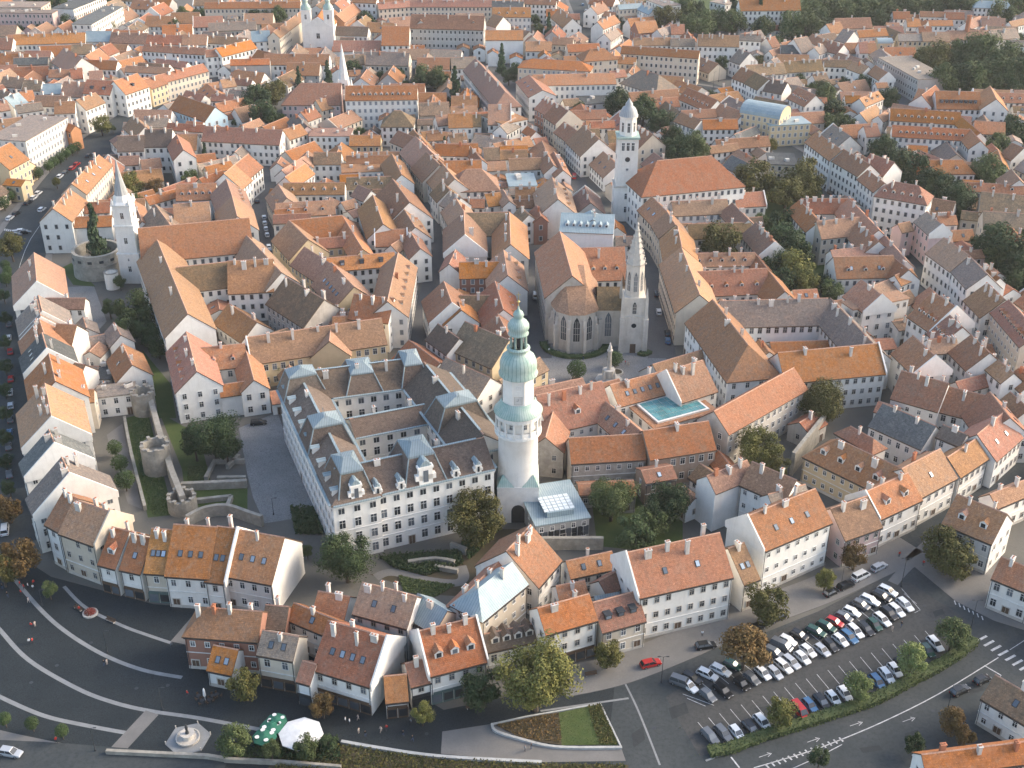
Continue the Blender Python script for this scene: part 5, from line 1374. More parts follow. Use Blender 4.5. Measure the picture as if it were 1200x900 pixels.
def gable_front(w, c, wd, ht):                          # ornate white dormer front standing on the cornice
    q = c-w.n*((c-w.c).dot(w.n)+w.hw-.3); z = 16.4; m = MB(); a = math.atan2(w.d.y, w.d.x); n = -w.n
    m.box((q.x, q.y, z+ht*.32), (wd*1.5, 1.4, ht*.22), 0, a); m.box((q.x, q.y, z+ht*.36), (wd, 1.4, ht*.72), 0, a); m.box((q.x, q.y, z+ht*.76), (wd*1.15, 1.6, ht*.10), 0, a); m.box((q.x+w.n.x, q.y+w.n.y, z+ht*.93), (wd*.95, 3.2, ht*.26), 2, a, .2, 1)
    q = q+n*.72; m.box((q.x, q.y, z+ht*.38), (wd*.36, .08, ht*.52), 1, a)
    put_w('gable_dormer', m, [WALL['w'], M['glass'], ROOF['s']], root)
gable_front(fw, pavilion(fw, 340, 600, 4.4, 7.2), 2.6, 5.0); gable_front(fw, pavilion(fw, 590, 550, 5.2, 7.6), 3.4, 6.2)
pavilion(b[1], 245, 410, 5.2, 7.2); pavilion(b[1], 130, 248, 4.4, 7.2); pavilion(b[2], 360, 216, 5.0, 5.6); pavilion(b[2], 540, 190, 4.0, 6.4); pavilion(b[3], 720, 335, 5.0, 7.0)
for px, py in ((418, 640), (500, 622), (692, 580), (768, 560)):
    g = at(*tpx('E', px, py), 19).xy; gable_front(fw, fw.c+fw.d*((g-fw.c).dot(fw.d)), 1.5, 2.8)
lw = b[1]
for k in range(9):
    u = (k+.5)/9-.5; p, z = slope_point(lw, -1, u, .12); m = MB(); a = math.atan2(-lw.n.y, -lw.n.x)-math.pi/2
    m.box((0, -.8, .7), (1.5, 1.8, 1.8), 0); m.box((0, .12, .8), (.8, .06, 1.0), 2); m.box((0, -.7, 1.85), (1.7, 2.3, .55), 1, 0, .2, 1)
    put('metal_dormer', m.mesh('metal_dormer', [WALL['w'], ROOF['s'], M['glass']]), lw.ro, (p.x-root.location.x, p.y-root.location.y, z), a)
for w in b:                                            # cornices, storey bands and metal gutters
    for (s, dr, L, nr, g) in wall_runs(w):
        m = MB(); c = s+dr*L/2; a = math.atan2(dr.y, dr.x)
        m.box((c.x+nr.x*.25, c.y+nr.y*.25, w.he-.75), (L, .5, .5), 0, a); put_w('cornice', m, [M['white']], root)
        for z in (w.he*.25, w.he*.52): m = MB(); m.box((c.x+nr.x*.06, c.y+nr.y*.06, z), (L, .16, .22), 0, a); put_w('string_course', m, [M['white']], root)
        m = MB(); m.box((c.x+nr.x*.62, c.y+nr.y*.62, w.he-.1), (L, .75, .22), 0, a); put_w('gutter', m, [ROOF['s']], root)
    m = MB(); m.box((w.c.x, w.c.y, w.zr+.36), (w.L*.9, .6, .14), 0, math.atan2(w.d.y, w.d.x)); put_w('ridge_sheet', m, [ROOF['s']], root)

# ---------------------------------------------------------------- fire watch tower
M['rough_white'] = plaster('tower_rough_white', (.70, .67, .62), .35)
p = at(607, 613); cx, cy = p.x, p.y+5.8
root = tag(empty('fire_tower', (cx, cy-.6, 0)), 'round white fire tower with arcaded gallery, clock and green copper onion domes', 'tower')
def lath(name, prof, n, mats, smooth=False, rot=0.0, parent=None, c=(0, 0)):
    m = MB(); m.lathe(prof, n, c, 0, rot); return put(name, m.mesh(name, mats, smooth=smooth, weld=True), parent or root)
m = MB(); m.box((0, 0, 5.2), (11.6, 11.6, 10.4)); m.box((0, 0, 10.7), (11.8, 11.8, .5)); put('gate_base', m.mesh('gate_base', [M['rough_white']]), root)
m = MB()
for sx in (-1, 1):
    for sy in (-1, 1): m.face([(sx*5.85, sy*5.85, 10.96), (sx*5.85, sy*1.0, 10.96), (sx*4.2, sy*4.2, 14.0)]); m.face([(sx*1.0, sy*5.85, 10.96), (sx*5.85, sy*5.85, 10.96), (sx*4.2, sy*4.2, 14.0)])
put('corner_roof', m.mesh('corner_roof', [M['copper']]), root)
m = MB(); m.lathe([(1.9, 0), (1.9, .12)], 16); 
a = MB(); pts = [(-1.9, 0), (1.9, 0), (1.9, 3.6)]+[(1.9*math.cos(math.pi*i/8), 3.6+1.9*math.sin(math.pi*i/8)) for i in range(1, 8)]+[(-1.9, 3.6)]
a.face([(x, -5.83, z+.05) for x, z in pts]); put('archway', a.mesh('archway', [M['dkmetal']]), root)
lath('shaft', [(5.75, 10.9), (5.6, 15), (5.5, 24.0), (6.0, 24.6), (6.1, 24.8)], 40, [M['rough_white']], True)
lath('gallery_floor', [(0, 24.8), (6.55, 24.8), (6.55, 25.5), (0, 25.5)], 32, [M['white']])
lath('gallery_wall', [(5.0, 25.5), (5.0, 31.0)], 32, [WALL['w']], True)
for k in range(16):
    an = 2*math.pi*(k+.5)/16; m = MB(); m.box((0, 0, 2.6), (.55, .5, 5.2)); m.box((0, 0, .5), (.7, .6, 1.0))
    put('column', m.mesh('column', [M['white']]), root, (6.1*math.cos(an), 6.1*math.sin(an), 25.5), an)
lath('gallery_parapet', [(6.2, 25.5), (6.2, 26.7), (5.95, 26.7), (5.95, 25.5)], 32, [M['white']])
lath('arcade_lintel', [(5.8, 29.6), (6.35, 29.6), (6.35, 30.9), (5.8, 30.9)], 32, [M['white']])
for k in range(8):
    an = 2*math.pi*(k+.5)/8; put('window', WIN[2], root, (5.02*math.cos(an), 5.02*math.sin(an), 28.0), an-math.pi/2)
lath('gallery_roof', [(6.75, 30.85), (6.75, 31.05), (5.6, 32.2), (4.6, 33.9), (4.5, 34.0)], 32, [M['copper']], True)
lath('clock_storey', [(4.55, 33.6), (4.45, 40.6), (4.9, 41.0), (4.9, 41.3)], 8, [WALL['w']], False, math.pi/8)
for k in range(4):
    an = -math.pi/2+k*math.pi/2; dx, dy = math.cos(an), math.sin(an); rr = 4.45*math.cos(math.pi/8)
    m = MB(); m.box((0, .06, 0), (2.3, .12, 2.3), 0); m.box((0, .13, 0), (1.9, .06, 1.9), 1)
    for j in range(12):
        q = 2*math.pi*j/12; m.box((.78*math.cos(q), .17, .78*math.sin(q)), (.12, .03, .12), 0)
    m.box((.0, .18, .28), (.08, .03, .62), 2); m.box((.24, .18, 0), (.5, .03, .08), 2)
    put('clock', m.mesh('clock', [M['stonef'], M['frame'], M['dkmetal']]), root, (dx*rr, dy*rr, 35.4), an-math.pi/2)
    put('window', WIN[2], root, (dx*rr, dy*rr, 38.7), an-math.pi/2)
lath('onion_dome', [(5.35, 41.1), (5.35, 41.6), (4.95, 42.3), (5.05, 43.4), (5.0, 44.6), (4.5, 45.8), (3.6, 46.6), (2.8, 47.0), (2.75, 47.8), (3.2, 48.0), (3.2, 48.3), (2.5, 48.6)], 16, [M['copper']], True)
for k in range(8):
    an = 2*math.pi*(k+.5)/8; m = MB(); m.box((0, 0, 1.7), (.5, .45, 3.4)); put('lantern_column', m.mesh('lantern_column', [M['copper']]), root, (2.15*math.cos(an), 2.15*math.sin(an), 48.5), an)
lath('lantern_core', [(1.3, 48.5), (1.3, 51.9)], 8, [M['dkmetal']])
lath('upper_dome', [(2.4, 51.7), (2.75, 51.9), (2.75, 52.2), (2.35, 52.6), (2.9, 53.6), (2.85, 54.5), (2.2, 55.4), (1.3, 56.0), (1.25, 56.4), (1.5, 57.0), (1.1, 57.8), (.35, 58.3), (.2, 59.2), (0, 59.4)], 16, [M['copper']], True)
m = MB(); m.tube((0, 0, 59.2), (0, 0, 63.0), .12, .04, 6); m.lathe([(0, 60.0), (.45, 60.4), (0, 60.8)], 8); m.box((0, 0, 62.2), (1.2, .06, .12)); put('finial', m.mesh('finial', [M['gold']]), root)

for o_ in root.children: o_.location.x *= .88; o_.location.y *= .88; o_.location.z *= .97; o_.scale = (.88, .88, .97)
# ---------------------------------------------------------------- white needle-spired church tower
p = at(155, 333); root = tag(empty('church_tower', (p.x, p.y+4.2, 0)), 'white baroque church tower with grey needle spire behind the round bastion', 'tower')
def sq(name, w, z0, z1, mat, tp=1.0, parent=None):
    m = MB(); m.box((0, 0, (z0+z1)/2), (w, w, z1-z0), 0, 0, tp); return put(name, m.mesh(name, [mat]), parent or root)
sq('tower_base', 8.6, 0, 12.6, WALL['w'], .97); sq('cornice', 9.0, 12.6, 13.2, M['white']); sq('tower_shaft', 7.6, 13.2, 24.4, WALL['w'], .97); sq('cornice', 8.2, 24.4, 25.0, M['white'])
sq('belfry', 7.0, 25.0, 33.0, WALL['w'], .98); sq('cornice', 7.8, 33.0, 33.6, M['white'])
for k in range(4):
    an = -math.pi/2+k*math.pi/2
    for z, rr, sc in ((6.5, 4.32, 1.4), (10.5, 4.22, .7), (18.5, 3.75, 1.5), (29, 3.47, 1.5)): put('window', WIN[0], root, (math.cos(an)*rr, math.sin(an)*rr, z), an-math.pi/2, sc=(sc*.8, 1, sc))
lath('spire_cap', [(4.6, 33.6), (3.6, 34.6), (3.2, 36.2), (2.9, 37.0)], 8, [WALL['w']], False, math.pi/8)
lath('spire', [(2.7, 36.9), (1.2, 44.0), (.12, 51.0), (0, 51.3)], 8, [M['lead']], False, math.pi/8)
for k in range(4):
    an = math.pi/4+k*math.pi/2; lath('corner_urn', [(.5, 33.6), (.7, 34.3), (.3, 35.2), (.35, 35.5), (0, 36.3)], 8, [M['white']], True, 0, None, (math.cos(an)*4.5, math.sin(an)*4.5))
root.scale = (.88, .88, .87)
# ---------------------------------------------------------------- tall white bell tower
p = at(732, 259); root = tag(empty('bell_tower', (p.x, p.y+4.4, 0)), 'tall white bell tower with domed lantern beside the red hipped church roof', 'tower')
sq('tower_base', 9.6, 0, 14.0, WALL['w'], .98); sq('cornice', 10.0, 14.0, 14.6, M['stonef']); sq('tower_shaft', 8.2, 14.6, 33.4, WALL['w'], .97); sq('cornice', 9.0, 33.4, 34.2, M['copper'])
for k in range(4):
    an = -math.pi/2+k*math.pi/2; t = Vector((-math.sin(an), math.cos(an), 0)); n = Vector((math.cos(an), math.sin(an), 0))
    for z in (5, 10.5): put('window', WIN[0], root, (n.x*4.8, n.y*4.8, z), an-math.pi/2, sc=(1, 1, 1.4))
    put('window', WIN[0], root, (n.x*4.05, n.y*4.05, 20.5), an-math.pi/2, sc=(.9, 1, 1.5))
    m = MB(); m.lathe([(0, 0), (1.0, 0), (1.0, .15), (0, .15)], 16); put('clock', m.mesh('clock', [M['dkmetal']]), root, (n.x*4.05, n.y*4.05, 25.3), rot=(math.pi/2, 0, an-math.pi/2))
    for j in (-1, 0, 1): put('window', WIN[0], root, (n.x*4.02+t.x*j*1.9, n.y*4.02+t.y*j*1.9, 30.4), an-math.pi/2, sc=(1.0, 1, 1.9))
lath('lantern', [(3.4, 34.2), (3.3, 41.0), (3.8, 41.3), (3.8, 41.8)], 8, [WALL['w']], False, math.pi/8)
for k in range(8):
    an = 2*math.pi*k/8; put('window', WIN[0], root, (math.cos(an)*3.12, math.sin(an)*3.12, 37.6), an-math.pi/2, sc=(.9, 1, 2.2))
lath('dome', [(3.8, 41.8), (3.4, 42.6), (3.1, 43.6), (2.4, 44.8), (1.5, 45.4), (1.4, 46.4), (.7, 47.3), (0, 48.6)], 16, [M['lead']], True)
# ---------------------------------------------------------------- Gothic church: choir, buttresses and spire
b = bykey('J 168 365'); root = b[0].root; rx, ry = root.location.x, root.location.y
p = at(675, 414); c0 = Vector((p.x-rx, p.y+7.2-ry, 0))
m = MB(); poly = [(c0.x+7.2*math.cos(a), c0.y+7.2*math.sin(a)) for a in [math.pi*(1+i/5) for i in range(6)]]; poly = poly+[(c0.x+7.2, c0.y+17), (c0.x-7.2, c0.y+17)]
m.prism(poly, 0, 13.6); put('choir_wall', m.mesh('choir_wall', [WALL['S']]), root)
m = MB(); za = 19.5; ra_, rb_ = (c0.x-3.2, c0.y+3.5, za), (c0.x+3.2, c0.y+3.5, za); e = [(c0.x+7.9*math.cos(a), c0.y+7.9*math.sin(a), 13.4) for a in [math.pi*(1+i/5) for i in range(6)]]
bl, br_ = (c0.x-7.9, c0.y+18, 13.4), (c0.x+7.9, c0.y+18, 13.4); ka, kb = (c0.x-3.2, c0.y+18, za), (c0.x+3.2, c0.y+18, za)
m.face([e[0], e[1], ra_], 0, [(0, 0), (5, 0), (2.5, 8)]); m.face([e[1], e[2], ra_], 0, [(5, 0), (10, 0), (7, 8)]); m.face([e[2], e[3], rb_, ra_], 0, [(10, 0), (15, 0), (15, 8), (9, 8)]); m.face([e[3], e[4], rb_], 0, [(15, 0), (20, 0), (17, 8)]); m.face([e[4], e[5], rb_], 0, [(20, 0), (25, 0), (22, 8)])
m.face([e[5], br_, kb, rb_], 0, [(0, 0), (18, 0), (18, 8), (0, 8)]); m.face([bl, e[0], ra_, ka], 0, [(0, 0), (18, 0), (18, 8), (0, 8)]); m.face([ra_, rb_, kb, ka], 0, [(0, 0), (6, 0), (6, 14), (0, 14)])
put('choir_roof', m.mesh('choir_roof', [ROOF['b']]), root)
def lancet(wd, ht):
    m = MB(); pts = [(-wd/2, 0), (wd/2, 0), (wd/2, ht*.72), (wd*.3, ht*.88), (0, ht), (-wd*.3, ht*.88), (-wd/2, ht*.72)]
    m.face([(x*1.3, .04, (z-ht/2)*1.07+ht/2) for x, z in pts], 0); m.face([(x, .08, z) for x, z in pts], 1)
    for x in (-wd*.17, wd*.17): m.box((x, .10, ht*.42), (.10, .06, ht*.82), 0)
    for z in (.3, .55): m.box((0, .10, ht*z), (wd*.96, .05, .09), 0)
    return m.mesh('lancet_window', [M['stonef'], M['glass']])
LAN = lancet(2.0, 8.4)
for i in range(5):
    a0 = math.pi*(1+i/5); a1 = math.pi*(1+(i+1)/5); am = (a0+a1)/2; r = 7.2*math.cos(math.pi/10)
    put('lancet_window', LAN, root, (c0.x+r*math.cos(am), c0.y+r*math.sin(am), 4.0), am-math.pi/2)
for i in range(6):
    a = math.pi*(1+i/5); m = MB(); m.box((0, 0, 4.5), (1.8, .9, 9.0)); m.box((-.25, 0, 10.2), (1.2, .85, 2.6), 0, 0, .4, 1); put('buttress', m.mesh('buttress', [WALL['S']]), root, (c0.x+7.7*math.cos(a), c0.y+7.7*math.sin(a), 0), a)
# side chapel with grey roof between choir and spire
m = MB(); m.box((c0.x+11.0, c0.y+4.0, 6.5), (9.0, 13, 13)); put('chapel_wall', m.mesh('chapel_wall', [WALL['S']]), root)
m = MB(); x0, x1, y0, y1 = c0.x+6.6, c0.x+15.8, c0.y-3.0, c0.y+15
m.face([(x0, y0, 12.9), (x1, y0, 12.9), (x1, y0+6, 18.5), (x0, y0+6, 18.5)], 0, [(0, 0), (8, 0), (8, 8), (0, 8)]); m.face([(x1, y0, 12.9), (x1, y1, 12.9), (x1, y1, 18), (x1, y0+6, 18.5)], 0); m.face([(x1, y1, 12.9), (x0, y1, 12.9), (x0, y0+6, 18.5), (x1, y0+6, 18.5)], 0)
put('chapel_roof', m.mesh('chapel_roof', [ROOF['m']]), root); put('lancet_window', LAN, root, (c0.x+10.2, c0.y-2.56, 3.8), math.pi); m = MB(); m.box((0, 0, 5), (.9, 1.6, 10)); put('buttress', m.mesh('buttress', [WALL['S']]), root, (c0.x+7.6, c0.y-2.9, 0))
p = at(741, 414); tx, ty = p.x-rx, p.y+4-ry; tw = put('spire_tower', None, root); tw.location = (tx, ty, 0)
bpy.data.objects.remove(tw)
m = MB(); m.box((0, 0, 6.2), (7.6, 7.6, 12.4)); m.box((0, 0, 12.6), (8.0, 8.0, .5)); m.box((0, 0, 15.8), (6.8, 6.8, 6.2)); tw = put('spire_tower', m.mesh('spire_tower', [WALL['S']]), root, (tx, ty, 0))
for sx in (-1, 1):
    for sy in (-1, 1):
        m = MB(); m.box((0, 0, 6), (1.5, 1.5, 12)); m.box((0, 0, 15.5), (1.1, 1.1, 7), 0, 0, .75); m.box((0, 0, 20.8), (.8, .8, 3.8), 0, 0, .05); put('pinnacle', m.mesh('pinnacle', [WALL['S']]), tw, (sx*3.7, sy*3.7, 0))
m = MB(); m.lathe([(3.1, 18.6), (2.9, 29.2), (3.1, 29.5)], 8, (0, 0), 0, math.pi/8); put('octagon', m.mesh('octagon', [WALL['S']]), tw)
m = MB(); m.lathe([(3.0, 29.4), (.25, 41.5), (.5, 42.0), (.1, 42.6), (0, 43.2)], 8, (0, 0), 0, math.pi/8)
for k in range(8):
    an = math.pi/8+k*math.pi/4
    for j in range(7):
        t = j/7; r = 3.0*(1-t)+.2; m.box((r*math.cos(an), r*math.sin(an), 29.6+t*12), (.35, .35, .45), 0, an)
put('spire', m.mesh('spire', [M['stonef']]), tw)
LAN2 = lancet(1.0, 6.5); LAN3 = lancet(1.1, 4.0)
for k in range(8):
    an = k*math.pi/4; r = 3.0*math.cos(math.pi/8); put('lancet_window', LAN2, tw, (r*math.cos(an), r*math.sin(an), 20.8), an-math.pi/2)
for k in range(4):
    an = k*math.pi/2; put('lancet_window', LAN3, tw, (3.42*math.cos(an), 3.42*math.sin(an), 13.6), an-math.pi/2)
    m = MB(); m.lathe([(0, 0), (.8, 0), (.8, .1), (0, .1)], 12); put('rose_window', m.mesh('rose_window', [M['glass']]), tw, (3.82*math.cos(an), 3.82*math.sin(an), 9.6), rot=(math.pi/2, 0, an-math.pi/2))
m = MB(); m.box((0, -3.86, 1.6), (1.8, .12, 3.2)); put('portal', m.mesh('portal', [M['wood']]), tw)
# clipped hedge round the choir
P = smooth_line([Vector((c0.x+rx+10.5*math.cos(a), c0.y+ry+10.5*math.sin(a), 0)) for a in [math.pi*(1.02+i*.16) for i in range(7)]], 4)
hedge_P = P
# ---------------------------------------------------------------- convent church with slender white spire; twin-towered church
p = at(405, 141); root = tag(empty('spire_tower', (p.x, p.y+3, 0)), 'slender white Gothic spire beside the convent with many dormers', 'tower')
sq('tower_base', 7.5, 0, 13, WALL['w']); sq('belfry', 5.2, 13, 20, WALL['w'], .9)
lath('spire', [(2.6, 20), (.2, 36.5), (0, 37.5)], 8, [M['white']], False, math.pi/8)
m = MB(); pts = [(-1.6, 2), (1.6, 2), (1.6, 8), (0, 11), (-1.6, 8)]; m.face([(x, -3.78, z) for x, z in pts]); put('portal_window', m.mesh('portal_window', [M['glass']]), root)
for sx in (-1, 1):
    for sy in (-1, 1): lath('pinnacle', [(.7, 12), (.6, 16), (0, 20)], 4, [M['white']], False, 0, None, (sx*3.3, sy*3.3))
put('window', WIN[0], root, (0, -2.5, 16.5), math.pi, sc=(1, 1, 2))
p = at(374, 64); root = tag(empty('twin_towered_church', (p.x, p.y+2, 0)), 'white baroque church with two green-topped towers far behind the old town', 'church')
m = MB(); m.box((0, 3, 8), (18.5, 6, 16)); m.box((0, 16, 6.5), (15, 22, 13)); put('nave_wall', m.mesh('nave_wall', [WALL['w']]), root)
m = MB(); m.face([(-8, -.05, 16), (8, -.05, 16), (0, -.05, 21)]); m.face([(-8, 3, 16), (0, 3, 21), (0, -.05, 21), (-8, -.05, 16)]); m.face([(8, 3, 16), (8, -.05, 16), (0, -.05, 21), (0, 3, 21)]); put('pediment', m.mesh('pediment', [WALL['w']]), root)
m = MB()
for s in (-1, 1): m.face([(s*8, 3, 13), (s*8, 27, 13), (0, 27, 21), (0, 3, 21)], 0, [(0, 0), (24, 0), (24, 11), (0, 11)])
put('nave_roof', m.mesh('nave_roof', [ROOF['o']]), root)
for s in (-1, 1):
    m = MB(); m.box((0, 0, 12.5), (5.4, 5.4, 25)); m.box((0, 0, 25.2), (6, 6, .5)); t_ = put('tower', m.mesh('tower', [WALL['w']]), root, (s*6.6, 2.8, 0))
    m = MB(); m.lathe([(3.0, 25.4), (2.9, 27), (1.6, 28.6), (1.3, 29.4), (1.7, 30.4), (.8, 31.6), (.15, 32.4), (0, 34)], 12); put('dome', m.mesh('dome', [M['copper']], smooth=True), t_)
    for z in (21.5, 12, 4): put('window', WIN[0], t_, (0, -2.72, z), math.pi, sc=(1.1, 1, 1.6))
m = MB(); m.box((0, -.02, 2), (2.4, .2, 4)); put('door', m.mesh('door', [M['wood']]), root); put('window', WIN[1], root, (0, 0, 10.5), math.pi, sc=1.6)

# ---------------------------------------------------------------- bastion, town wall, ruins
p = at(*tpx('k', 545, 800)); root = tag(empty('bastion', (p.x, p.y+8.6, 0)), 'round ruined stone bastion with trees growing inside', 'bastion')
lath('bastion_wall', [(9.0, 0), (8.7, 4.8), (9.0, 5.0), (9.0, 5.4), (8.6, 5.4), (8.6, 9.2), (7.4, 9.2), (7.4, 5.0), (0, 5.0)], 40, [M['stone']], False)
for k in range(7):
    an = math.pi*(1.05+k*.15); m = MB(); m.box((0, 0, 0), (1.5, .3, 1.0)); put('embrasure', m.mesh('embrasure', [M['dkmetal']]), root, (8.52*math.cos(an), 8.52*math.sin(an), 7.0), an-math.pi/2)
p = at(*tpx('k', 655, 850)); root = tag(empty('wall_turret', (p.x, p.y+2, 0)), 'small round white turret between the bastion and the church tower', 'turret')
lath('turret_wall', [(2.4, 0), (2.4, 6.0), (1.9, 6.0), (1.9, 4.6), (0, 4.6)], 20, [WALL['w']])
lath('coping', [(2.5, 6.0), (2.5, 6.2), (1.8, 6.2)], 20, [M['stone']])
def stone_wall(px, t_, h, label, mat=None, k=5, name='town_wall'):
    o = put(name, ribbon_mb(smooth_line([at(*p) for p in px], k), t_, 0, h).mesh(name, [mat or M['stone']])); tag(o, label, 'wall'); return o
stone_wall(T('D', (515, 330), (545, 430), (570, 520), (610, 650), (650, 750)), 1.5, 5.0, 'high old stone town wall running past the ruined round towers')
stone_wall(T('D', (440, 430), (465, 560), (512, 745)), .8, 1.6, 'low stone wall along the gravel garden of the left row')
stone_wall(T('D', (660, 800), (720, 770), (800, 760), (880, 785), (925, 800)), 1.0, 3.2, 'curved stone wall behind the orange-roofed house row')
stone_wall(T('D', (640, 672), (870, 662)), 1.2, 2.2, 'straight ruined wall across the lawn of the excavation')
for px, lb in ((T('D', (725, 640), (755, 580), (860, 578)), 'low L-shaped ruin wall beside the dark evergreen'), (T('D', (765, 640), (865, 638)), 'short ruin wall on the lawn beside the cobbled yard'),
               (T('D', (800, 600), (840, 560)), 'slanting ruin wall near the cobbled yard'), (T('D', (680, 720), (815, 705)), 'long low ruin wall below the straight ruined wall'), (T('D', (815, 705), (800, 740)), 'stub of ruin wall below the straight ruined wall')):
    stone_wall(px, 1.0, 1.3, lb, k=1, name='ruin_wall')
for (x, y, r, h, lb) in ((545, 630, 3.9, 8.0, 'ruined round stone wall tower beside the evergreen lawn'), (632, 770, 3.7, 4.0, 'low broken round wall tower by the curved stone wall'), (500, 420, 3.4, 7.0, 'ivy-edged round stump of wall tower beside the white flat-roofed house')):
    p = at(*tpx('D', x, y)); root = tag(empty('wall_tower', (p.x, p.y+r, 0)), lb, 'tower'); lath('tower_wall', [(r, 0), (r*.97, h), (r*.76, h), (r*.76, h-2.5), (0, h-2.5)], 24, [M['stone']])
    m = MB()
    for k in range(9):
        an = k*2*math.pi/9+.2; m.box((r*.87*math.cos(an), r*.87*math.sin(an), h+.2), (1.0, .8, rng.uniform(.3, 1.1)), 0, an)
    put('broken_coping', m.mesh('broken_coping', [M['stone']]), root)
stone_wall(T('F', (380, 620), (490, 480)), 1.0, 7.0, 'tall stone garden wall below the sunlit stone hall', k=1)
stone_wall(T('H', (620, 640), (705, 625)), 1.0, 4.0, 'stone wall with a small arch beside the brown museum wing', k=1)
stone_wall(T('H', (-20, 880), (320, 880)), 1.0, 3.5, 'stone terrace wall under the modern pavilion', k=1)
for px, h, lb in ((T('B', (235, 190), (330, 178), (400, 190)), 1.6, 'low ruin wall in the shrubs before the town hall'), (T('B', (330, 200), (410, 215)), 1.2, 'short ruin wall above the garden path before the town hall'), (T('B', (385, 130), (440, 150)), 2.0, 'stub of old wall beside the olive tree before the town hall')):
    stone_wall(px, .9, h, lb, k=2, name='ruin_wall')
# ---------------------------------------------------------------- glazed courtyard roof
b = bykey('F2H 500 457'); w = b[0]; root = w.root; gm = plain('turquoise_glass', (.095, .25, .26), .16, 0.0, .3, .35)
NX, NY = 8, 5; gl, gw = w.L*.76, w.hw*2*.74; m = MB(); m.box((0, 0, 0), (gl/NX-.14, gw/NY-.14, .06)); pane = m.mesh('pane', [gm])
a = math.atan2(w.d.y, w.d.x); fr = MB(); fr.box((0, 0, 0), (gl+1.2, gw+1.2, .6)); fo = put('glazing_frame', fr.mesh('glazing_frame', [M['white']]), root, (0, 0, w.he+.56), a)
for i in range(NX):
    for j in range(NY): put('pane', pane, fo, (gl*((i+.5)/NX-.5), gw*((j+.5)/NY-.5), .34))
# ---------------------------------------------------------------- pavilion roof light and rail
b = bykey('F2H 85 800'); w = b[0]; root = w.root; a = math.atan2(w.d.y, w.d.x)
m = MB(); m.box((0, 0, .7), (w.L*.5, w.hw*1.5, 1.4)); fo = put('roof_light', m.mesh('roof_light', [ROOF['s']]), root, (0, 0, w.he+.36), a)
m = MB(); m.box((0, 0, 0), (1.1, 1.1, .08)); pane = m.mesh('pane', [plain('milky_glass', (.62, .66, .66), .3)])
for i in range(6):
    for j in range(5): put('pane', pane, fo, (-3.6+i*1.3+.3, -w.hw*.62+j*1.3, 1.44))
for k in range(9):
    m = MB(); m.box((0, 0, 1.6), (w.L/9-.25, .12, 2.6)); q = w.c-w.n*(w.hw+.05)+w.d*(w.L*((k+.5)/9-.5)); put('glass_panel', m.mesh('glass_panel', [M['glass']]), root, (q.x-w.c.x, q.y-w.c.y, 1.0), a)
# ---------------------------------------------------------------- trees
def leaf_mat(name, c1, c2, c3):
    m, n, l, b = nt(name); p = pos(n)
    o = mix(n, l, ramp(n, l, noise(n, l, .55, p, 3), .35, .65), c1, c2)
    o = mix(n, l, ramp(n, l, noise(n, l, 2.6, p, 2), .52, .75), o, c3)
    rnd = n.new('ShaderNodeObjectInfo').outputs['Random']; v = n.new('ShaderNodeMapRange'); v.inputs[3].default_value = .95; v.inputs[4].default_value = 1.5; l.new(rnd, v.inputs[0])
    hs = n.new('ShaderNodeHueSaturation'); l.new(v.outputs[0], hs.inputs['Value']); l.new(o, hs.inputs['Color']); l.new(hs.outputs[0], b.inputs['Base Color'])
    b.inputs['Roughness'].default_value = .7; b.inputs['Specular IOR Level'].default_value = .2
    return m
LEAF = {'g': leaf_mat('leaves_green', (.058, .080, .028), (.080, .100, .036), (.10, .115, .042)), 'd': leaf_mat('leaves_dark_green', (.030, .050, .020), (.045, .066, .025), (.058, .072, .026)),
 'y': leaf_mat('leaves_yellow_green', (.115, .115, .030), (.145, .135, .038), (.095, .105, .028)), 'r': leaf_mat('leaves_rust', (.115, .065, .024), (.090, .062, .022), (.14, .085, .026)),
 'p': leaf_mat('leaves_pale_green', (.14, .165, .055), (.11, .15, .045), (.17, .17, .075)), 'o': leaf_mat('leaves_olive', (.072, .075, .022), (.090, .080, .024), (.105, .080, .022)),
 'c': leaf_mat('needles', (.030, .052, .026), (.040, .062, .030), (.05, .07, .034)), 'b': leaf_mat('clipped_leaves', (.038, .062, .020), (.055, .085, .026), (.065, .09, .03))}
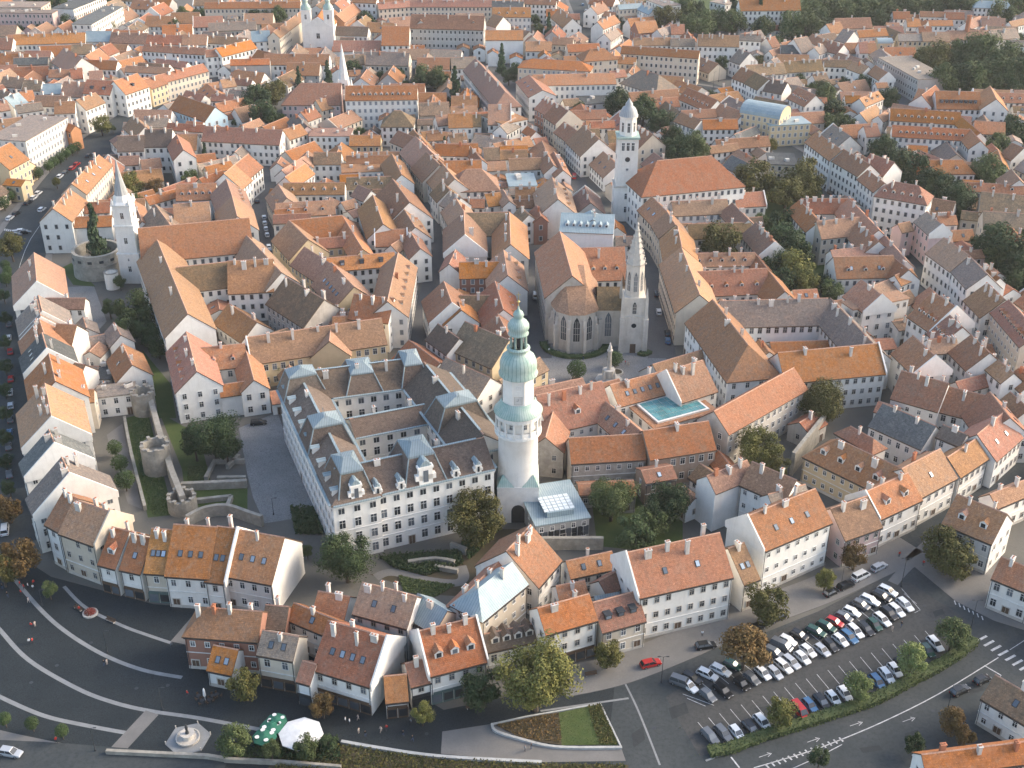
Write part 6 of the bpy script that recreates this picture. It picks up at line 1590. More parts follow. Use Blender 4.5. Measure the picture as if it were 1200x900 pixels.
def crown_mesh(seed, lobes, per, leaf, flat=.85, shape='round'):
    r = random.Random(seed); v, f, C = [], [], []
    for i in range(lobes):
        if shape == 'cone':
            t = (i+.5)/lobes; z = -1+2*t; rad = (1-t)*.62+.04; a = r.random()*6.283; C.append((Vector((math.cos(a)*rad*.5, math.sin(a)*rad*.5, z*.98)), rad*.72+.08))
        elif shape == 'ball': C.append((Vector((0, 0, 0)), .93))
        else:
            u = Vector((r.gauss(0, 1), r.gauss(0, 1), r.gauss(0, 1))).normalized(); k = r.uniform(.40, .80); q = r.uniform(.18, .40)
            C.append((Vector((u.x*k, u.y*k, u.z*k*flat+.03)), q))
    for c, q in C:
        for j in range(per):
            u = Vector((r.gauss(0, 1), r.gauss(0, 1), r.gauss(0, 1))).normalized(); p = c+u*q*(r.uniform(.72, 1.06) if r.random() < .8 else r.uniform(.2, .7))
            if shape == 'cone': p.z = c.z+u.z*q*.35
            nrm = (u+Vector((r.gauss(0, .45), r.gauss(0, .45), r.gauss(0, .45)+.25))).normalized(); t = nrm.orthogonal().normalized(); w = nrm.cross(t); a = r.random()*6.283
            t, w = t*math.cos(a)+w*math.sin(a), w*math.cos(a)-t*math.sin(a); s = leaf*r.uniform(.6, 1.35); i0 = len(v)
            v += [tuple(p+t*s), tuple(p+w*s*.7+nrm*s*.2), tuple(p-t*s), tuple(p-w*s*.7+nrm*s*.2)]; f.append((i0, i0+1, i0+2, i0+3))
    me = bpy.data.meshes.new('crown'); me.from_pydata(v, [], f); me.materials.append(LEAF['g']); me.update(); return me
CROWN = [crown_mesh(s, 26, 190, .052) for s in range(5)]; BIGC = [crown_mesh(40+s, 48, 280, .031, .9) for s in range(2)]; CONE = [crown_mesh(60+s, 16, 120, .085, 1, 'cone') for s in range(2)]; BALL = [crown_mesh(80, 1, 1300, .085, 1, 'ball')]
def trunk_mesh(limbs):
    m = MB(); r = random.Random(5); m.tube((0, 0, -.02), (.02, .01, .5), .055, .042, 7); m.tube((.02, .01, .48), (0, .02, 1.0), .042, .02, 6)
    for k in range(limbs):
        a = k*2*math.pi/limbs+r.random(); z = r.uniform(.35, .62); m.tube((.01, .01, z), (math.cos(a)*.34, math.sin(a)*.34, z+.34), .026, .008, 5)
    return m.mesh('trunk', [M['bark']])
M['bark'] = plain('bark', (.085, .065, .05))
TRUNK = trunk_mesh(5); TRUNKS = trunk_mesh(0)
KN = {'g': 'leafy green tree', 'd': 'dark green tree', 'y': 'yellow-green tree', 'r': 'rust-coloured tree', 'p': 'pale green street tree', 'o': 'olive green tree', 'c': 'pointed dark conifer', 'b': 'small clipped round tree'}
TP = PLACES+[((880, 800), 'the hedge of the car park'), ((880, 730), 'the pavement of white houses'), ((250, 510), 'the ruined town wall'), ((740, 600), 'the stone museum wing'), ((330, 870), 'the cafe parasols'), ((1120, 640), 'the corner of pale pavement')]
trec = []
order = sorted(range(len(trees)), key=lambda i: -trees[i][2]*ppm(Vector((trees[i][0], trees[i][1], 0))))
for i, (x, y, rm, zc, kind) in enumerate(trees):
    z0 = 5.0 if (x-at(110, 300).x)**2+(y-at(109, 330).y-8.6)**2 < 60 else 0.0
    o = empty('tree' if kind != 'c' else 'conifer', (x, y, z0)); r = random.Random(i)
    me = r.choice(BIGC) if rm > 6.0 and y < 330 and kind not in 'cb' else (r.choice(CONE) if kind == 'c' else BALL[0] if kind == 'b' else r.choice(CROWN))
    hz = rm*(1.9 if kind == 'c' else 1.0)
    hgt = max(zc-z0, 1.2) if z0 else zc
    put('trunk', TRUNKS if kind in 'cb' else TRUNK, o, (0, 0, 0), r.random()*6.28, sc=(max(rm*1.4, 1.4), max(rm*1.4, 1.4), zc-z0*.4))
    c = put('crown', me, o, (0, 0, zc-z0*.4), r.random()*6.28, sc=(rm*r.uniform(1.0, 1.12), rm*r.uniform(1.0, 1.12), hz*r.uniform(.95, 1.1)))
    c.material_slots[0].link = 'OBJECT'; c.material_slots[0].material = LEAF[kind]
    px, py = proj(Vector((x, y, zc))); k, k2 = [q[1] for q in sorted(TP, key=lambda q: (q[0][0]-px)**2+((q[0][1]-py)*1.3)**2)[:2]]
    size = 'huge ' if rm > 7.5 else ('big ' if rm > 5.6 else ('small ' if rm < 2.6 and kind != 'b' else ''))
    trec.append((o, f'{size}{KN[kind]} near {k} towards {k2}' if k != k2 else f'{size}{KN[kind]} near {k}'))
seen = {}
trec = [(o, lb if len(lb.split()) <= 16 else lb.split(' towards ')[0]) for o, lb in trec]
for o, lb in trec: seen[lb] = seen.get(lb, 0)+1
for o, lb in trec: tag(o, lb, 'tree', ('alike: '+lb) if seen[lb] > 1 else 'trees of the town')
# hedges: leaf faces on a box path
def hedge(P, wd, h, label, kind='b', dens=26):
    r = random.Random(3); v, f = [], []
    for a, b in zip(P, P[1:]):
        d = b-a; L = d.length; d.normalize(); n = Vector((-d.y, d.x, 0))
        for _ in range(int(L*dens*(wd+2*h)/2)):
            u = r.random()*L; q = r.uniform(-wd/2, wd/2); z = r.uniform(.05, h)
            side = r.random()
            if side < .45: z = h*r.uniform(.88, 1.05)
            elif side < .75: q = -wd/2*r.uniform(.9, 1.1)
            else: q = wd/2*r.uniform(.9, 1.1)
            p = a+d*u+n*q+Vector((0, 0, z)); t = Vector((r.gauss(0, 1), r.gauss(0, 1), r.gauss(0, 1))).normalized(); w = t.orthogonal().normalized(); s = r.uniform(.10, .24); i0 = len(v)
            v += [tuple(p+t*s), tuple(p+w*s), tuple(p-t*s), tuple(p-w*s)]; f.append((i0, i0+1, i0+2, i0+3))
    me = bpy.data.meshes.new('leaves'); me.from_pydata(v, [], f); me.materials.append(LEAF[kind])
    root = tag(empty('hedge', P[0]), label, 'hedge'); o = put('leaves', me, root); o.location = -root.location
    c = put('hedge_core', ribbon_mb(P, wd*.82, 0.02, h*.88).mesh('hedge_core', [LEAF[kind]]), root); c.location = -root.location
    return root
hx = T('C', (92, 850), (180, 832), (250, 803), (420, 748), (600, 690), (660, 670), (750, 625), (900, 545), (1000, 478), (1020, 450))
HP = smooth_line([at(*p) for p in hx], 4)
hedge(HP, 2.6, 1.1, 'long clipped green hedge along the kerb of the car park', 'g', 22)
hedge(hedge_P, 2.2, 1.0, 'dark clipped hedge around the Gothic choir', 'd', 14)
hedge(smooth_line([at(*tpx('J', *p)) for p in ((445, 795), (465, 800), (485, 790))], 3), 2.0, 1.0, 'short dark hedge at the foot of the Gothic spire', 'd', 14)
ribbon('kerb', [(827, 892), (862, 878), (892, 868), (945, 850), (1005, 832), (1050, 812), (1105, 784), (1138, 762), (1143, 748)], .4, 0, GM_['pale'], .14)
# low planting in the strip by the road and in beds
def planting(name, poly, n, kind, hmax, size):
    P = [at(*p) for p in poly]; xs = [p.x for p in P]; ys = [p.y for p in P]; r = random.Random(9); v, f = [], []
    def inside(x, y):
        c = False
        for a, b in zip(P, P[1:]+P[:1]):
            if (a.y > y) != (b.y > y) and x < (b.x-a.x)*(y-a.y)/(b.y-a.y)+a.x: c = not c
        return c
    k = 0
    while k < n:
        x, y = r.uniform(min(xs), max(xs)), r.uniform(min(ys), max(ys))
        if not inside(x, y): k += .2; continue
        k += 1; h = hmax*r.random()**1.5
        t = Vector((r.gauss(0, 1), r.gauss(0, 1), .5*r.gauss(0, 1))).normalized(); w = t.orthogonal().normalized(); s = size*r.uniform(.6, 1.4); p = Vector((x, y, .05+h)); i0 = len(v)
        v += [tuple(p+t*s), tuple(p+w*s), tuple(p-t*s), tuple(p-w*s)]; f.append((i0, i0+1, i0+2, i0+3))
    me = bpy.data.meshes.new(name); me.from_pydata(v, [], f); me.materials.append(LEAF[kind]); o = put(name, me)
    return o
for poly, n, kd, hm, sz, lb, ct in ((T('B', (-200, 820), (0, 820), (300, 868), (700, 888), (1000, 890), (1000, 940), (-250, 940)), 9000, 'o', .8, .16, 'low scrubby planting in the strip below the white retaining wall', 'planting'),
        (T('B', (545, 752), (700, 718), (765, 710), (775, 815), (640, 798)), 2600, 'r', .35, .14, 'brown groundcover under the big yellow-green tree', 'groundcover'),
        (T('B', (765, 708), (865, 685), (905, 818), (775, 820)), 3500, 'g', .12, .12, 'bright green grass of the triangular lawn', 'grass'), (T('B', (865, 685), (912, 676), (972, 818), (905, 818)), 2500, 'o', .5, .15, 'olive groundcover at the end of the triangular lawn', 'groundcover'),
        (T('B', (130, 160), (420, 140), (430, 185), (300, 225), (190, 200)), 5200, 'd', 1.3, .24, 'dark shrubs on the garden bank before the town hall', 'shrubs'), (T('B', (200, 225), (300, 245), (400, 258), (330, 300), (220, 280)), 3600, 'g', .4, .2, 'rough green bed below the garden path before the town hall', 'grass'), (T('B', (420, 120), (520, 60), (560, 60), (450, 170)), 2600, 'd', 1.4, .25, 'dark shrubs under the olive tree before the town hall', 'shrubs'), (T('D', (1020, 740), (1100, 740), (1140, 830), (1040, 830)), 2500, 'd', 1.5, .25, 'dark shrubs at the corner of the town hall', 'shrubs'),
        (T('D', (450, 440), (520, 420), (600, 760), (530, 760)), 5000, 'g', .2, .18, 'rough grass in the moat beside the town wall', 'grass'), (T('D', (660, 590), (730, 590), (720, 640), (660, 640)), 1500, 'g', .15, .18, 'bright lawn beside the low ruins', 'grass'),
        (T('A', (800, 830), (1190, 800), (1200, 880), (800, 870)), 2500, 'd', 1.6, .22, 'shrubs around the cafe parasols', 'shrubs'), (T('C', (-40, 760), (40, 760), (90, 850), (0, 870)), 10, 'g', .1, .1, 'weeds at the end of the car park', 'weeds')):
    tag(planting('planting', poly, n, kd, hm, sz), lb, ct, None, 'stuff')

# ---------------------------------------------------------------- cars
def paint_mat(name, c):
    m, n, l, b = nt(name); b.inputs['Base Color'].default_value = (*c, 1); b.inputs['Roughness'].default_value = .28; b.inputs['Metallic'].default_value = .15; b.inputs['Coat Weight'].default_value = .6; return m
CAR = {'white': (.72, .72, .70), 'black': (.012, .013, .015), 'silver': (.42, .44, .46), 'grey': (.13, .14, .15), 'red': (.42, .02, .02), 'blue': (.05, .14, .26), 'dark green': (.02, .07, .05)}
CARM = {k: paint_mat('car_paint_'+k.replace(' ', '_'), v) for k, v in CAR.items()}
M['tyre'] = plain('tyre_rubber', (.02, .02, .02)); M['rim'] = plain('wheel_rim', (.35, .35, .36), .4, .6); M['lamp'] = plain('headlamp', (.7, .72, .72), .2); M['tail'] = plain('tail_lamp', (.35, .01, .01), .3)
def hull(secs, mi=0, m=None):
    m = m or MB()
    for a, b in zip(secs, secs[1:]):
        for k in range(len(a)): m.face([a[k], a[(k+1) % len(a)], b[(k+1) % len(a)], b[k]], mi)
    m.face(secs[0][::-1], mi); m.face(secs[-1], mi); return m
def car_parts(kind):
    L, W, H = {'hatchback': (4.1, 1.76, 1.5), 'estate': (4.7, 1.82, 1.52), 'van': (4.9, 1.95, 1.95)}[kind]; h = L/2
    def sec(x, z0, z1, w, tuck=.90): return [(x, -w/2*.94, z0), (x, w/2*.94, z0), (x, w/2, (z0+z1)/2), (x, w/2*tuck, z1), (x, -w/2*tuck, z1), (x, -w/2, (z0+z1)/2)]
    belt = .92 if kind != 'van' else 1.15
    body = hull([sec(-h, .38, belt*.80, W*.86), sec(-h+.18, .26, belt*.97, W*.96), sec(-h*.45, .22, belt, W), sec(h*.25, .22, belt, W), sec(h*.52, .22, belt*.96, W), sec(h-.25, .26, belt*.80, W*.95), sec(h, .36, belt*.66, W*.84)])
    x0, x1, x2, x3 = {'hatchback': (-h+.15, -h+.5, h*.12, h*.48), 'estate': (-h+.15, -h+.55, h*.15, h*.48), 'van': (-h+.08, -h+.25, h*.42, h*.75)}[kind]
    wl_, wt = W*.90, W*.74
    g = MB(); b4 = [(x0, -wl_/2, belt-.02), (x3, -wl_/2, belt-.02), (x3, wl_/2, belt-.02), (x0, wl_/2, belt-.02)]; t4 = [(x1, -wt/2, H-.05), (x2, -wt/2, H-.05), (x2, wt/2, H-.05), (x1, wt/2, H-.05)]
    for k in range(4): g.face([b4[k], b4[(k+1) % 4], t4[(k+1) % 4], t4[k]])
    g.face(t4)
    rf = MB(); rf.box(((x1+x2)/2, 0, H-.02), (x2-x1+.08, wt+.06, .07), 0, 0, .95)
    for s in (-1, 1):
        for (xa, xb) in ((x0, x1), (x3, x2), ((x0+x3)/2, (x1+x2)/2)): rf.tube((xa, s*wl_/2, belt-.02), (xb, s*wt/2, H-.04), .05, .05, 4)
    wm = MB(); wm.lathe([(.02, -.11), (.31, -.11), (.33, -.06), (.33, .06), (.31, .11), (.02, .11)], 14); rm = MB(); rm.lathe([(.01, .12), (.19, .12), (.20, .10)], 10); 
    lm = MB(); lm.box((0, 0, 0), (.10, .38, .14)); tm = MB(); tm.box((0, 0, 0), (.08, .22, .26))
    return dict(body=body.mesh('body', [CARM['white']], weld=True), glass=g.mesh('windows', [M['glass']], weld=True), roof=rf.mesh('roof_panel', [CARM['white']]), tyre=wm.mesh('tyre', [M['tyre']]), rim=rm.mesh('rim', [M['rim']]), lamp=lm.mesh('headlight', [M['lamp']]), tail=tm.mesh('tail_light', [M['tail']]), L=L, W=W, belt=belt)
CP = {k: car_parts(k) for k in ('hatchback', 'estate', 'van')}
carrec = []
def car(px, py, hd, colr, kind='hatchback', where='', full=True):
    """px, py: middle of the car on the ground; hd: image direction of its nose"""
    p = at(px, py+1.5); q = at(px+hd[0]*.2, py+1.5+hd[1]*.2); a = math.atan2(q.y-p.y, q.x-p.x)+random.uniform(-.05, .05); p.x += random.uniform(-.2, .2); p.y += random.uniform(-.25, .25); c = CP[kind]; h = c['L']/2
    o = empty('parked_car', (p.x, p.y, .05), a)
    for nm, me in (('body', c['body']), ('roof_panel', c['roof'])):
        x = put(nm, me, o); x.material_slots[0].link = 'OBJECT'; x.material_slots[0].material = CARM[colr]
    put('window_band', c['glass'], o)
    if full:
        for sx in (-1, 1):
            for sy in (-1, 1):
                t = put('wheel', c['tyre'], o, (sx*h*.62, sy*(c['W']/2-.10), .33), rot=(math.pi/2*-sy, 0, 0)); put('rim', c['rim'], t)
            put('headlight', c['lamp'], o, (h-.06, sx*c['W']*.30, c['belt']*.62)); put('tail_light', c['tail'], o, (-h+.03, sx*c['W']*.34, c['belt']*.66))
    carrec.append((o, f'{colr} {kind} {where}'))
cr = random.Random(21); cols = ['white']*4+['black']*8+['silver']*5+['grey']*9+['blue']*3+['dark green', 'red']
def rowcars(t, pts, hd, where, fixed={}):
    for i, (x, y) in enumerate(pts):
        px, py = tpx(t, x, y); car(px, py, hd, fixed.get(i, cr.choice(cols)), cr.choice(('hatchback', 'hatchback', 'estate', 'estate', 'van') if i % 5 == 0 else ('hatchback', 'estate')), where)
rowcars('C', [(30, 588), (83, 572), (133, 557), (172, 542), (318, 497), (345, 474), (370, 454), (410, 437), (465, 424), (503, 405), (532, 389), (562, 371), (595, 353), (625, 331), (658, 315), (700, 301), (718, 281)], (60, 28), 'in the back row of the car park',
        {0: 'black', 1: 'white', 2: 'white', 3: 'dark green', 6: 'white', 7: 'black', 8: 'dark green', 10: 'red', 12: 'white', 14: 'white', 15: 'black'})
rowcars('C', [(20, 615), (85, 648), (140, 630), (205, 605), (243, 586), (278, 569), (325, 566), (352, 546), (383, 531), (418, 518), (443, 494), (485, 487), (520, 470), (551, 455), (582, 440), (608, 423), (643, 413), (674, 398), (700, 380), (725, 361), (752, 348), (778, 328)], (58, 48), 'in the middle row of the car park',
        {0: 'white', 1: 'grey', 2: 'black', 3: 'black', 5: 'white', 7: 'white', 9: 'white', 10: 'white', 12: 'black', 13: 'white', 14: 'blue', 15: 'white', 16: 'black', 18: 'white', 20: 'white', 21: 'white'})
rowcars('C', [(95, 790), (145, 783), (192, 778), (235, 762), (280, 744), (410, 702), (448, 686), (490, 672), (530, 659), (567, 643), (600, 620), (685, 603), (712, 576), (747, 561), (770, 541), (860, 490), (885, 467)], (50, 55), 'in the row against the car park hedge',
        {0: 'grey', 1: 'grey', 2: 'white', 3: 'black', 4: 'white', 5: 'red', 6: 'blue', 7: 'black', 8: 'white', 9: 'white', 10: 'white', 12: 'white', 13: 'white', 16: 'white'})
for x, y, hd, c, k, wh in ((330, 372, (60, -28), 'black', 'van', 'parked under the olive green street tree'), (520, 286, (60, -28), 'black', 'hatchback', 'parked along the pavement behind the silver estate'), (573, 262, (60, -28), 'black', 'estate', 'parked along the pavement behind the white van'), (627, 228, (60, -28), 'white', 'van', 'parked along the pavement of white houses'),
        (690, 194, (60, -28), 'silver', 'estate', 'parked along the pavement in front of the white van'), (80, 474, (60, -10), 'black', 'estate', 'parked before the rust-coloured tree'), (975, 628, (60, -30), 'black', 'estate', 'driving on the road, following another black car'), (1050, 590, (60, -30), 'black', 'hatchback', 'driving on the road near the zebra crossing'), (265, 410, (40, -18), 'black', 'hatchback', 'parked half behind the rust-coloured tree')):
    px, py = tpx('C', x, y); car(px, py, hd, c, k, wh)
car(*tpx('B', 1090, 538), (60, -14), 'red', 'estate', 'parked beside the empty bays by the white house'); car(*tpx('A', 38, 852), (60, 8), 'silver', 'estate', 'driving below the paved square'); car(*tpx('A', 18, 65), (4, -30), 'white', 'van', 'parked behind the rust-coloured trees by the square'); car(*tpx('D', 910, 436), (40, -4), 'black', 'estate', 'parked on the cobbled yard by the white granary'); car(400+1195/3, 600+600/3, (60, 20), 'grey', 'van', 'standing at the end of the car park')
for x, y, c in ((225, 282, 'white'), (200, 308, 'white'), (165, 338, 'black'), (352, 183, 'white'), (425, 135, 'red'), (450, 112, 'red'), (520, 62, 'black'), (60, 428, 'white'), (97, 400, 'black'), (245, 378, 'white'), (385, 160, 'black')): car(*tpx('k', x, y), (40, -30), c, 'estate', 'on the tree-lined ring road')
for x, y, c in ((100, 512, 'silver'), (128, 504, 'white'), (95, 525, 'grey'), (150, 510, 'black')): car(*tpx('k', x, y), (40, -4), c, 'hatchback', 'crossing the ring road near the zebra stripes')
for x, y, c in ((350, 425, 'white'), (352, 457, 'white'), (358, 492, 'white'), (365, 528, 'white'), (375, 597, 'white'), (381, 622, 'grey'), (308, 328, 'black')): car(*tpx('l', x, y), (-8, -30), c, 'hatchback', 'parked in the narrow lane beside the courtyard houses')
for x, y, c, k in ((120, 625, 'black', 'estate'), (770, 690, 'black', 'estate'), (760, 750, 'black', 'hatchback'), (757, 830, 'black', 'hatchback'), (738, 884, 'white', 'van'), (965, 185, 'red', 'van')): car(*tpx('m', x, y), (4, -30), c, k, 'standing in the street between the old houses')
for x, y, c in ((508, 584, 'black'), (516, 647, 'white'), (545, 748, 'blue'), (545, 722, 'black')): car(*tpx('J', x, y), (-4, -30), c, 'estate', 'parked in the street beside the Gothic church')
for i in range(12): car(11+cr.uniform(-1, 2), 380+i*16, (-1, -30), cr.choice(cols), 'hatchback', 'parked along the shaded ring road')
for i in range(6): car(700-i*3.4, 40-i*7, (-8, -20), cr.choice(cols), 'hatchback', 'parked along the far street behind the palace', False)
for i in range(6): car(966+i*4, 217+i*5, (30, 12), cr.choice(cols), 'hatchback', 'parked under the garden trees beside the hotel street', False)
for i in range(6): car(1052+i*4, 112-i*3, (30, 16), cr.choice(cols), 'hatchback', 'parked beside the flat-roofed office block', False)
seen = {}
for o, lb in carrec: seen[lb] = seen.get(lb, 0)+1
for o, lb in carrec: tag(o, lb, 'car', ('alike: '+lb) if seen[lb] > 1 else 'cars')

# ---------------------------------------------------------------- people (a few pixels tall)
def person_mesh(walk):
    J = {'pelvis': (0, 0, .95), 'chest': (0, .02, 1.32), 'neck': (0, .02, 1.48), 'head': (0, .05, 1.60), 'top': (0, .05, 1.72), 'hl': (-.10, 0, .88), 'kl': (-.11, .06+walk*.16, .50), 'al': (-.11, walk*.30, .09), 'tl': (-.12, walk*.30+.16, .04),
         'hr': (.10, 0, .88), 'kr': (.11, .05-walk*.06, .50), 'ar': (.11, -walk*.28, .09), 'tr': (.12, -walk*.28+.16, .04), 'sl': (-.19, .01, 1.40), 'el': (-.25, -.03-walk*.1, 1.13), 'wl': (-.24, .08-walk*.1, .90), 'fl': (-.23, .12-walk*.1, .80), 'sr': (.19, .01, 1.40), 'er': (.25, .03+walk*.1, 1.13), 'wr': (.24, .14+walk*.1, .90), 'fr': (.23, .18+walk*.1, .80)}
    Rr = {'pelvis': .15, 'chest': .17, 'neck': .06, 'head': .11, 'top': .085, 'hl': .10, 'kl': .07, 'al': .05, 'tl': .045, 'hr': .10, 'kr': .07, 'ar': .05, 'tr': .045, 'sl': .08, 'el': .055, 'wl': .042, 'fl': .035, 'sr': .08, 'er': .055, 'wr': .042, 'fr': .035}
    E = ['pelvis chest', 'chest neck', 'neck head', 'head top', 'pelvis hl', 'hl kl', 'kl al', 'al tl', 'pelvis hr', 'hr kr', 'kr ar', 'ar tr', 'chest sl', 'sl el', 'el wl', 'wl fl', 'chest sr', 'sr er', 'er wr', 'wr fr']
    ks = list(J); me = bpy.data.meshes.new('body'); me.from_pydata([J[k] for k in ks], [tuple(ks.index(q) for q in e.split()) for e in E], [])
    o = bpy.data.objects.new('tmp', me); col.objects.link(o); md = o.modifiers.new('skin', 'SKIN')
    for i, k in enumerate(ks): me.skin_vertices[0].data[i].radius = (Rr[k], Rr[k]*.85)
    me.skin_vertices[0].data[0].use_root = True; o.modifiers.new('sub', 'SUBSURF').levels = 1
    dg = bpy.context.evaluated_depsgraph_get(); out = bpy.data.meshes.new_from_object(o.evaluated_get(dg)); bpy.data.objects.remove(o); out.name = 'body'; out.materials.clear(); out.materials.append(None); return out
PM = [person_mesh(.9), person_mesh(.1)]
def cloth_mat(name, top, legs):
    m, n, l, b = nt(name); tc = n.new('ShaderNodeTexCoord'); s = n.new('ShaderNodeSeparateXYZ'); l.new(tc.outputs['Object'], s.inputs[0]); cr_ = n.new('ShaderNodeValToRGB'); cr_.color_ramp.interpolation = 'CONSTANT'; e = cr_.color_ramp.elements
    mp = n.new('ShaderNodeMath'); mp.operation = 'MULTIPLY'; mp.inputs[1].default_value = .5; l.new(s.outputs[2], mp.inputs[0]); l.new(mp.outputs[0], cr_.inputs[0])
    e[0].position = 0; e[0].color = (.03, .03, .03, 1); e[1].position = .045; e[1].color = (*legs, 1)
    for ps, c in ((.47, top), (.735, (.45, .28, .20)), (.825, (.06, .04, .025))): x = e.new(ps); x.color = (*c, 1)
    l.new(cr_.outputs[0], b.inputs['Base Color']); b.inputs['Roughness'].default_value = .9; return m
CL = [('white top and dark trousers', cloth_mat('clothes_white', (.7, .7, .68), (.03, .035, .05))), ('black jacket and jeans', cloth_mat('clothes_black', (.02, .02, .022), (.06, .09, .16))), ('red top', cloth_mat('clothes_red', (.5, .04, .03), (.05, .05, .06))), ('pale dress', cloth_mat('clothes_pale', (.55, .45, .38), (.5, .4, .33))), ('grey jacket', cloth_mat('clothes_grey', (.22, .23, .24), (.04, .04, .05)))]
prec = []; pr = random.Random(4)
for t, pts, wh in (('A', [(10, 272), (28, 300), (72, 262), (85, 272), (100, 268), (120, 258), (75, 292), (102, 320), (118, 275)], 'in the group on the paved square'), ('A', [(112, 408), (125, 404), (105, 465), (116, 462), (368, 540), (378, 538), (605, 478), (660, 648), (200, 812), (280, 350)], 'walking across the paved square'),
        ('B', [(15, 742), (30, 748), (60, 732), (62, 780), (85, 790), (140, 775), (160, 768), (218, 788), (250, 806), (245, 746), (645, 842), (668, 834)], 'walking past the shops by the triangular lawn'), ('H', [(405, 235), (410, 240), (398, 232), (250, 215), (130, 190)], 'standing on the cobbles by the Gothic church'), ('C', [(735, 420), (768, 405), (760, 158), (845, 190), (68, 438)], 'standing near the parked cars')):
    for x, y in pts:
        lb, mt = pr.choice(CL); p = at(*tpx(t, x, y)); o = put('person', pr.choice(PM), None, (p.x, p.y, .05), pr.random()*6.28, sc=pr.uniform(.92, 1.05)); o.material_slots[0].link = 'OBJECT'; o.material_slots[0].material = mt; prec.append((o, f'person in {lb} {wh}'))
seen = {}
for o, lb in prec: seen[lb] = seen.get(lb, 0)+1
for o, lb in prec: tag(o, lb, 'person', ('alike: '+lb) if seen[lb] > 1 else 'people')

# ---------------------------------------------------------------- square furniture
p = at(*tpx('A', 662, 800)); root = tag(empty('fountain', (p.x, p.y, .03)), 'pale stone fountain with statue on a hexagonal base in the paved square', 'fountain')
lath('hexagon_base', [(6.0, 0), (6.0, .12), (0, .12)], 6, [GM_['pale']], False, .3); lath('lower_basin', [(3.0, .12), (3.2, .9), (2.9, .9), (2.8, .6), (0, .6)], 20, [M['stonef']]); lath('upper_basin', [(1.4, .6), (1.2, 1.6), (1.9, 2.1), (1.7, 2.1), (0, 1.9)], 16, [M['stonef']])
lath('statue', [(.5, 1.9), (.45, 2.6), (.3, 2.8), (.38, 3.3), (.42, 3.9), (.3, 4.3), (.12, 4.4), (.2, 4.6), (.16, 4.8), (0, 4.95)], 10, [M['dkmetal']], True)
for k in range(6):
    an = .3+k*math.pi/3; m = MB(); m.lathe([(.16, 0), (.14, .7), (.2, .75), (0, .9)], 8); put('bollard', m.mesh('bollard', [M['stonef']]), root, (5.8*math.cos(an), 5.8*math.sin(an), .12))
root.scale = (.74, .74, .85)
p = at(*tpx('H', 340, 285)); root = tag(empty('memorial_column', (p.x, p.y, .03)), 'baroque stone column with statues on a stepped base before the Gothic church', 'monument')
lath('steps', [(4.2, 0), (4.2, .3), (3.4, .3), (3.4, .6), (2.6, .6), (2.6, .9), (0, .9)], 8, [M['stonef']]); lath('pedestal', [(1.6, .9), (1.5, 3.4), (1.9, 3.6), (0, 3.8)], 8, [M['stonef']]); lath('column', [(.7, 3.6), (.55, 9.5), (.9, 9.9), (.9, 10.2), (0, 10.2)], 12, [M['stonef']], True); lath('statue', [(.5, 10.2), (.6, 11.0), (.35, 11.8), (.2, 12.0), (.28, 12.4), (0, 12.8)], 8, [M['stonef']], True)
for k in range(4):
    an = math.pi/4+k*math.pi/2; lath('corner_statue', [(.4, .9), (.45, 2.2), (.3, 3.0), (.18, 3.1), (.22, 3.4), (0, 3.6)], 8, [M['stonef']], True, 0, None, (2.2*math.cos(an), 2.2*math.sin(an)))
for (x, y, lb) in ((228, 288, 'round stone tree tub under the clipped tree on the market square'), (368, 262, 'round stone tree tub beside the memorial column')):
    p = at(*tpx('H', x, y)); root = tag(empty('tree_tub', (p.x, p.y, .02)), lb, 'planter'); lath('tub_wall', [(2.0, 0), (2.0, .6), (1.7, .6), (1.7, .45), (0, .45)], 20, [M['stonef']]); lath('soil', [(1.68, .47), (0, .5)], 12, [GM_['soil']])
def lamp(px, py, lb, h=5.0, heads=1):
    p = at(px, py); root = tag(empty('street_lamp', (p.x, p.y, .03)), lb, 'lamp'); m = MB(); m.tube((0, 0, 0), (0, 0, h), .09, .05, 8); m.lathe([(.2, 0), (.16, .5), (.09, .6)], 8); put('pole', m.mesh('pole', [M['dkmetal']]), root)
    for k in range(heads):
        a = k*math.pi; m = MB(); m.tube((0, 0, h), (.7*math.cos(a), .7*math.sin(a), h+.15), .04, .04, 5); put('arm', m.mesh('arm', [M['dkmetal']]), root)
        m = MB(); m.box((.9*math.cos(a), 0, h+.15), (.6, .22, .10), 0); put('lamp_head', m.mesh('lamp_head', [M['dkmetal']]), root)
for t, x, y, lb, h, n_ in (('A', 378, 495, 'dark lamp post between the two long pale arcs', 6, 1), ('A', 572, 697, 'dark lamp post with a white sign near the fountain', 6, 1), ('A', 150, 330, 'dark lamp post beside the group of people', 4.5, 1), ('A', 675, 460, 'lamp post by the pale stone band', 5, 1), ('A', 335, 840, 'lamp post beside the road wall', 6, 1),
        ('C', 768, 262, 'tall double lamp post at the top of the car park', 8, 2), ('C', 1012, 412, 'tall double lamp post at the hedge end', 8, 2), ('C', 930, 700, 'white lamp post on the road island', 7, 1), ('C', 555, 270, 'lamp post by the white van', 6, 1), ('B', 1125, 600, 'lamp post on the traffic island by the empty bays', 7, 2), ('E', 62, 760, 'lamp post on the cobbled yard', 5, 1), ('d', 610, 480, 'tall lamp post on the theatre square', 9, 2), ('d', 578, 520, 'thin lamp post at the theatre street', 9, 1)):
    lamp(*tpx(t, x, y), lb, h, n_)
GRN = plain('green_canvas', (.03, .14, .09)); CAN = plain('white_canvas', (.74, .73, .70))
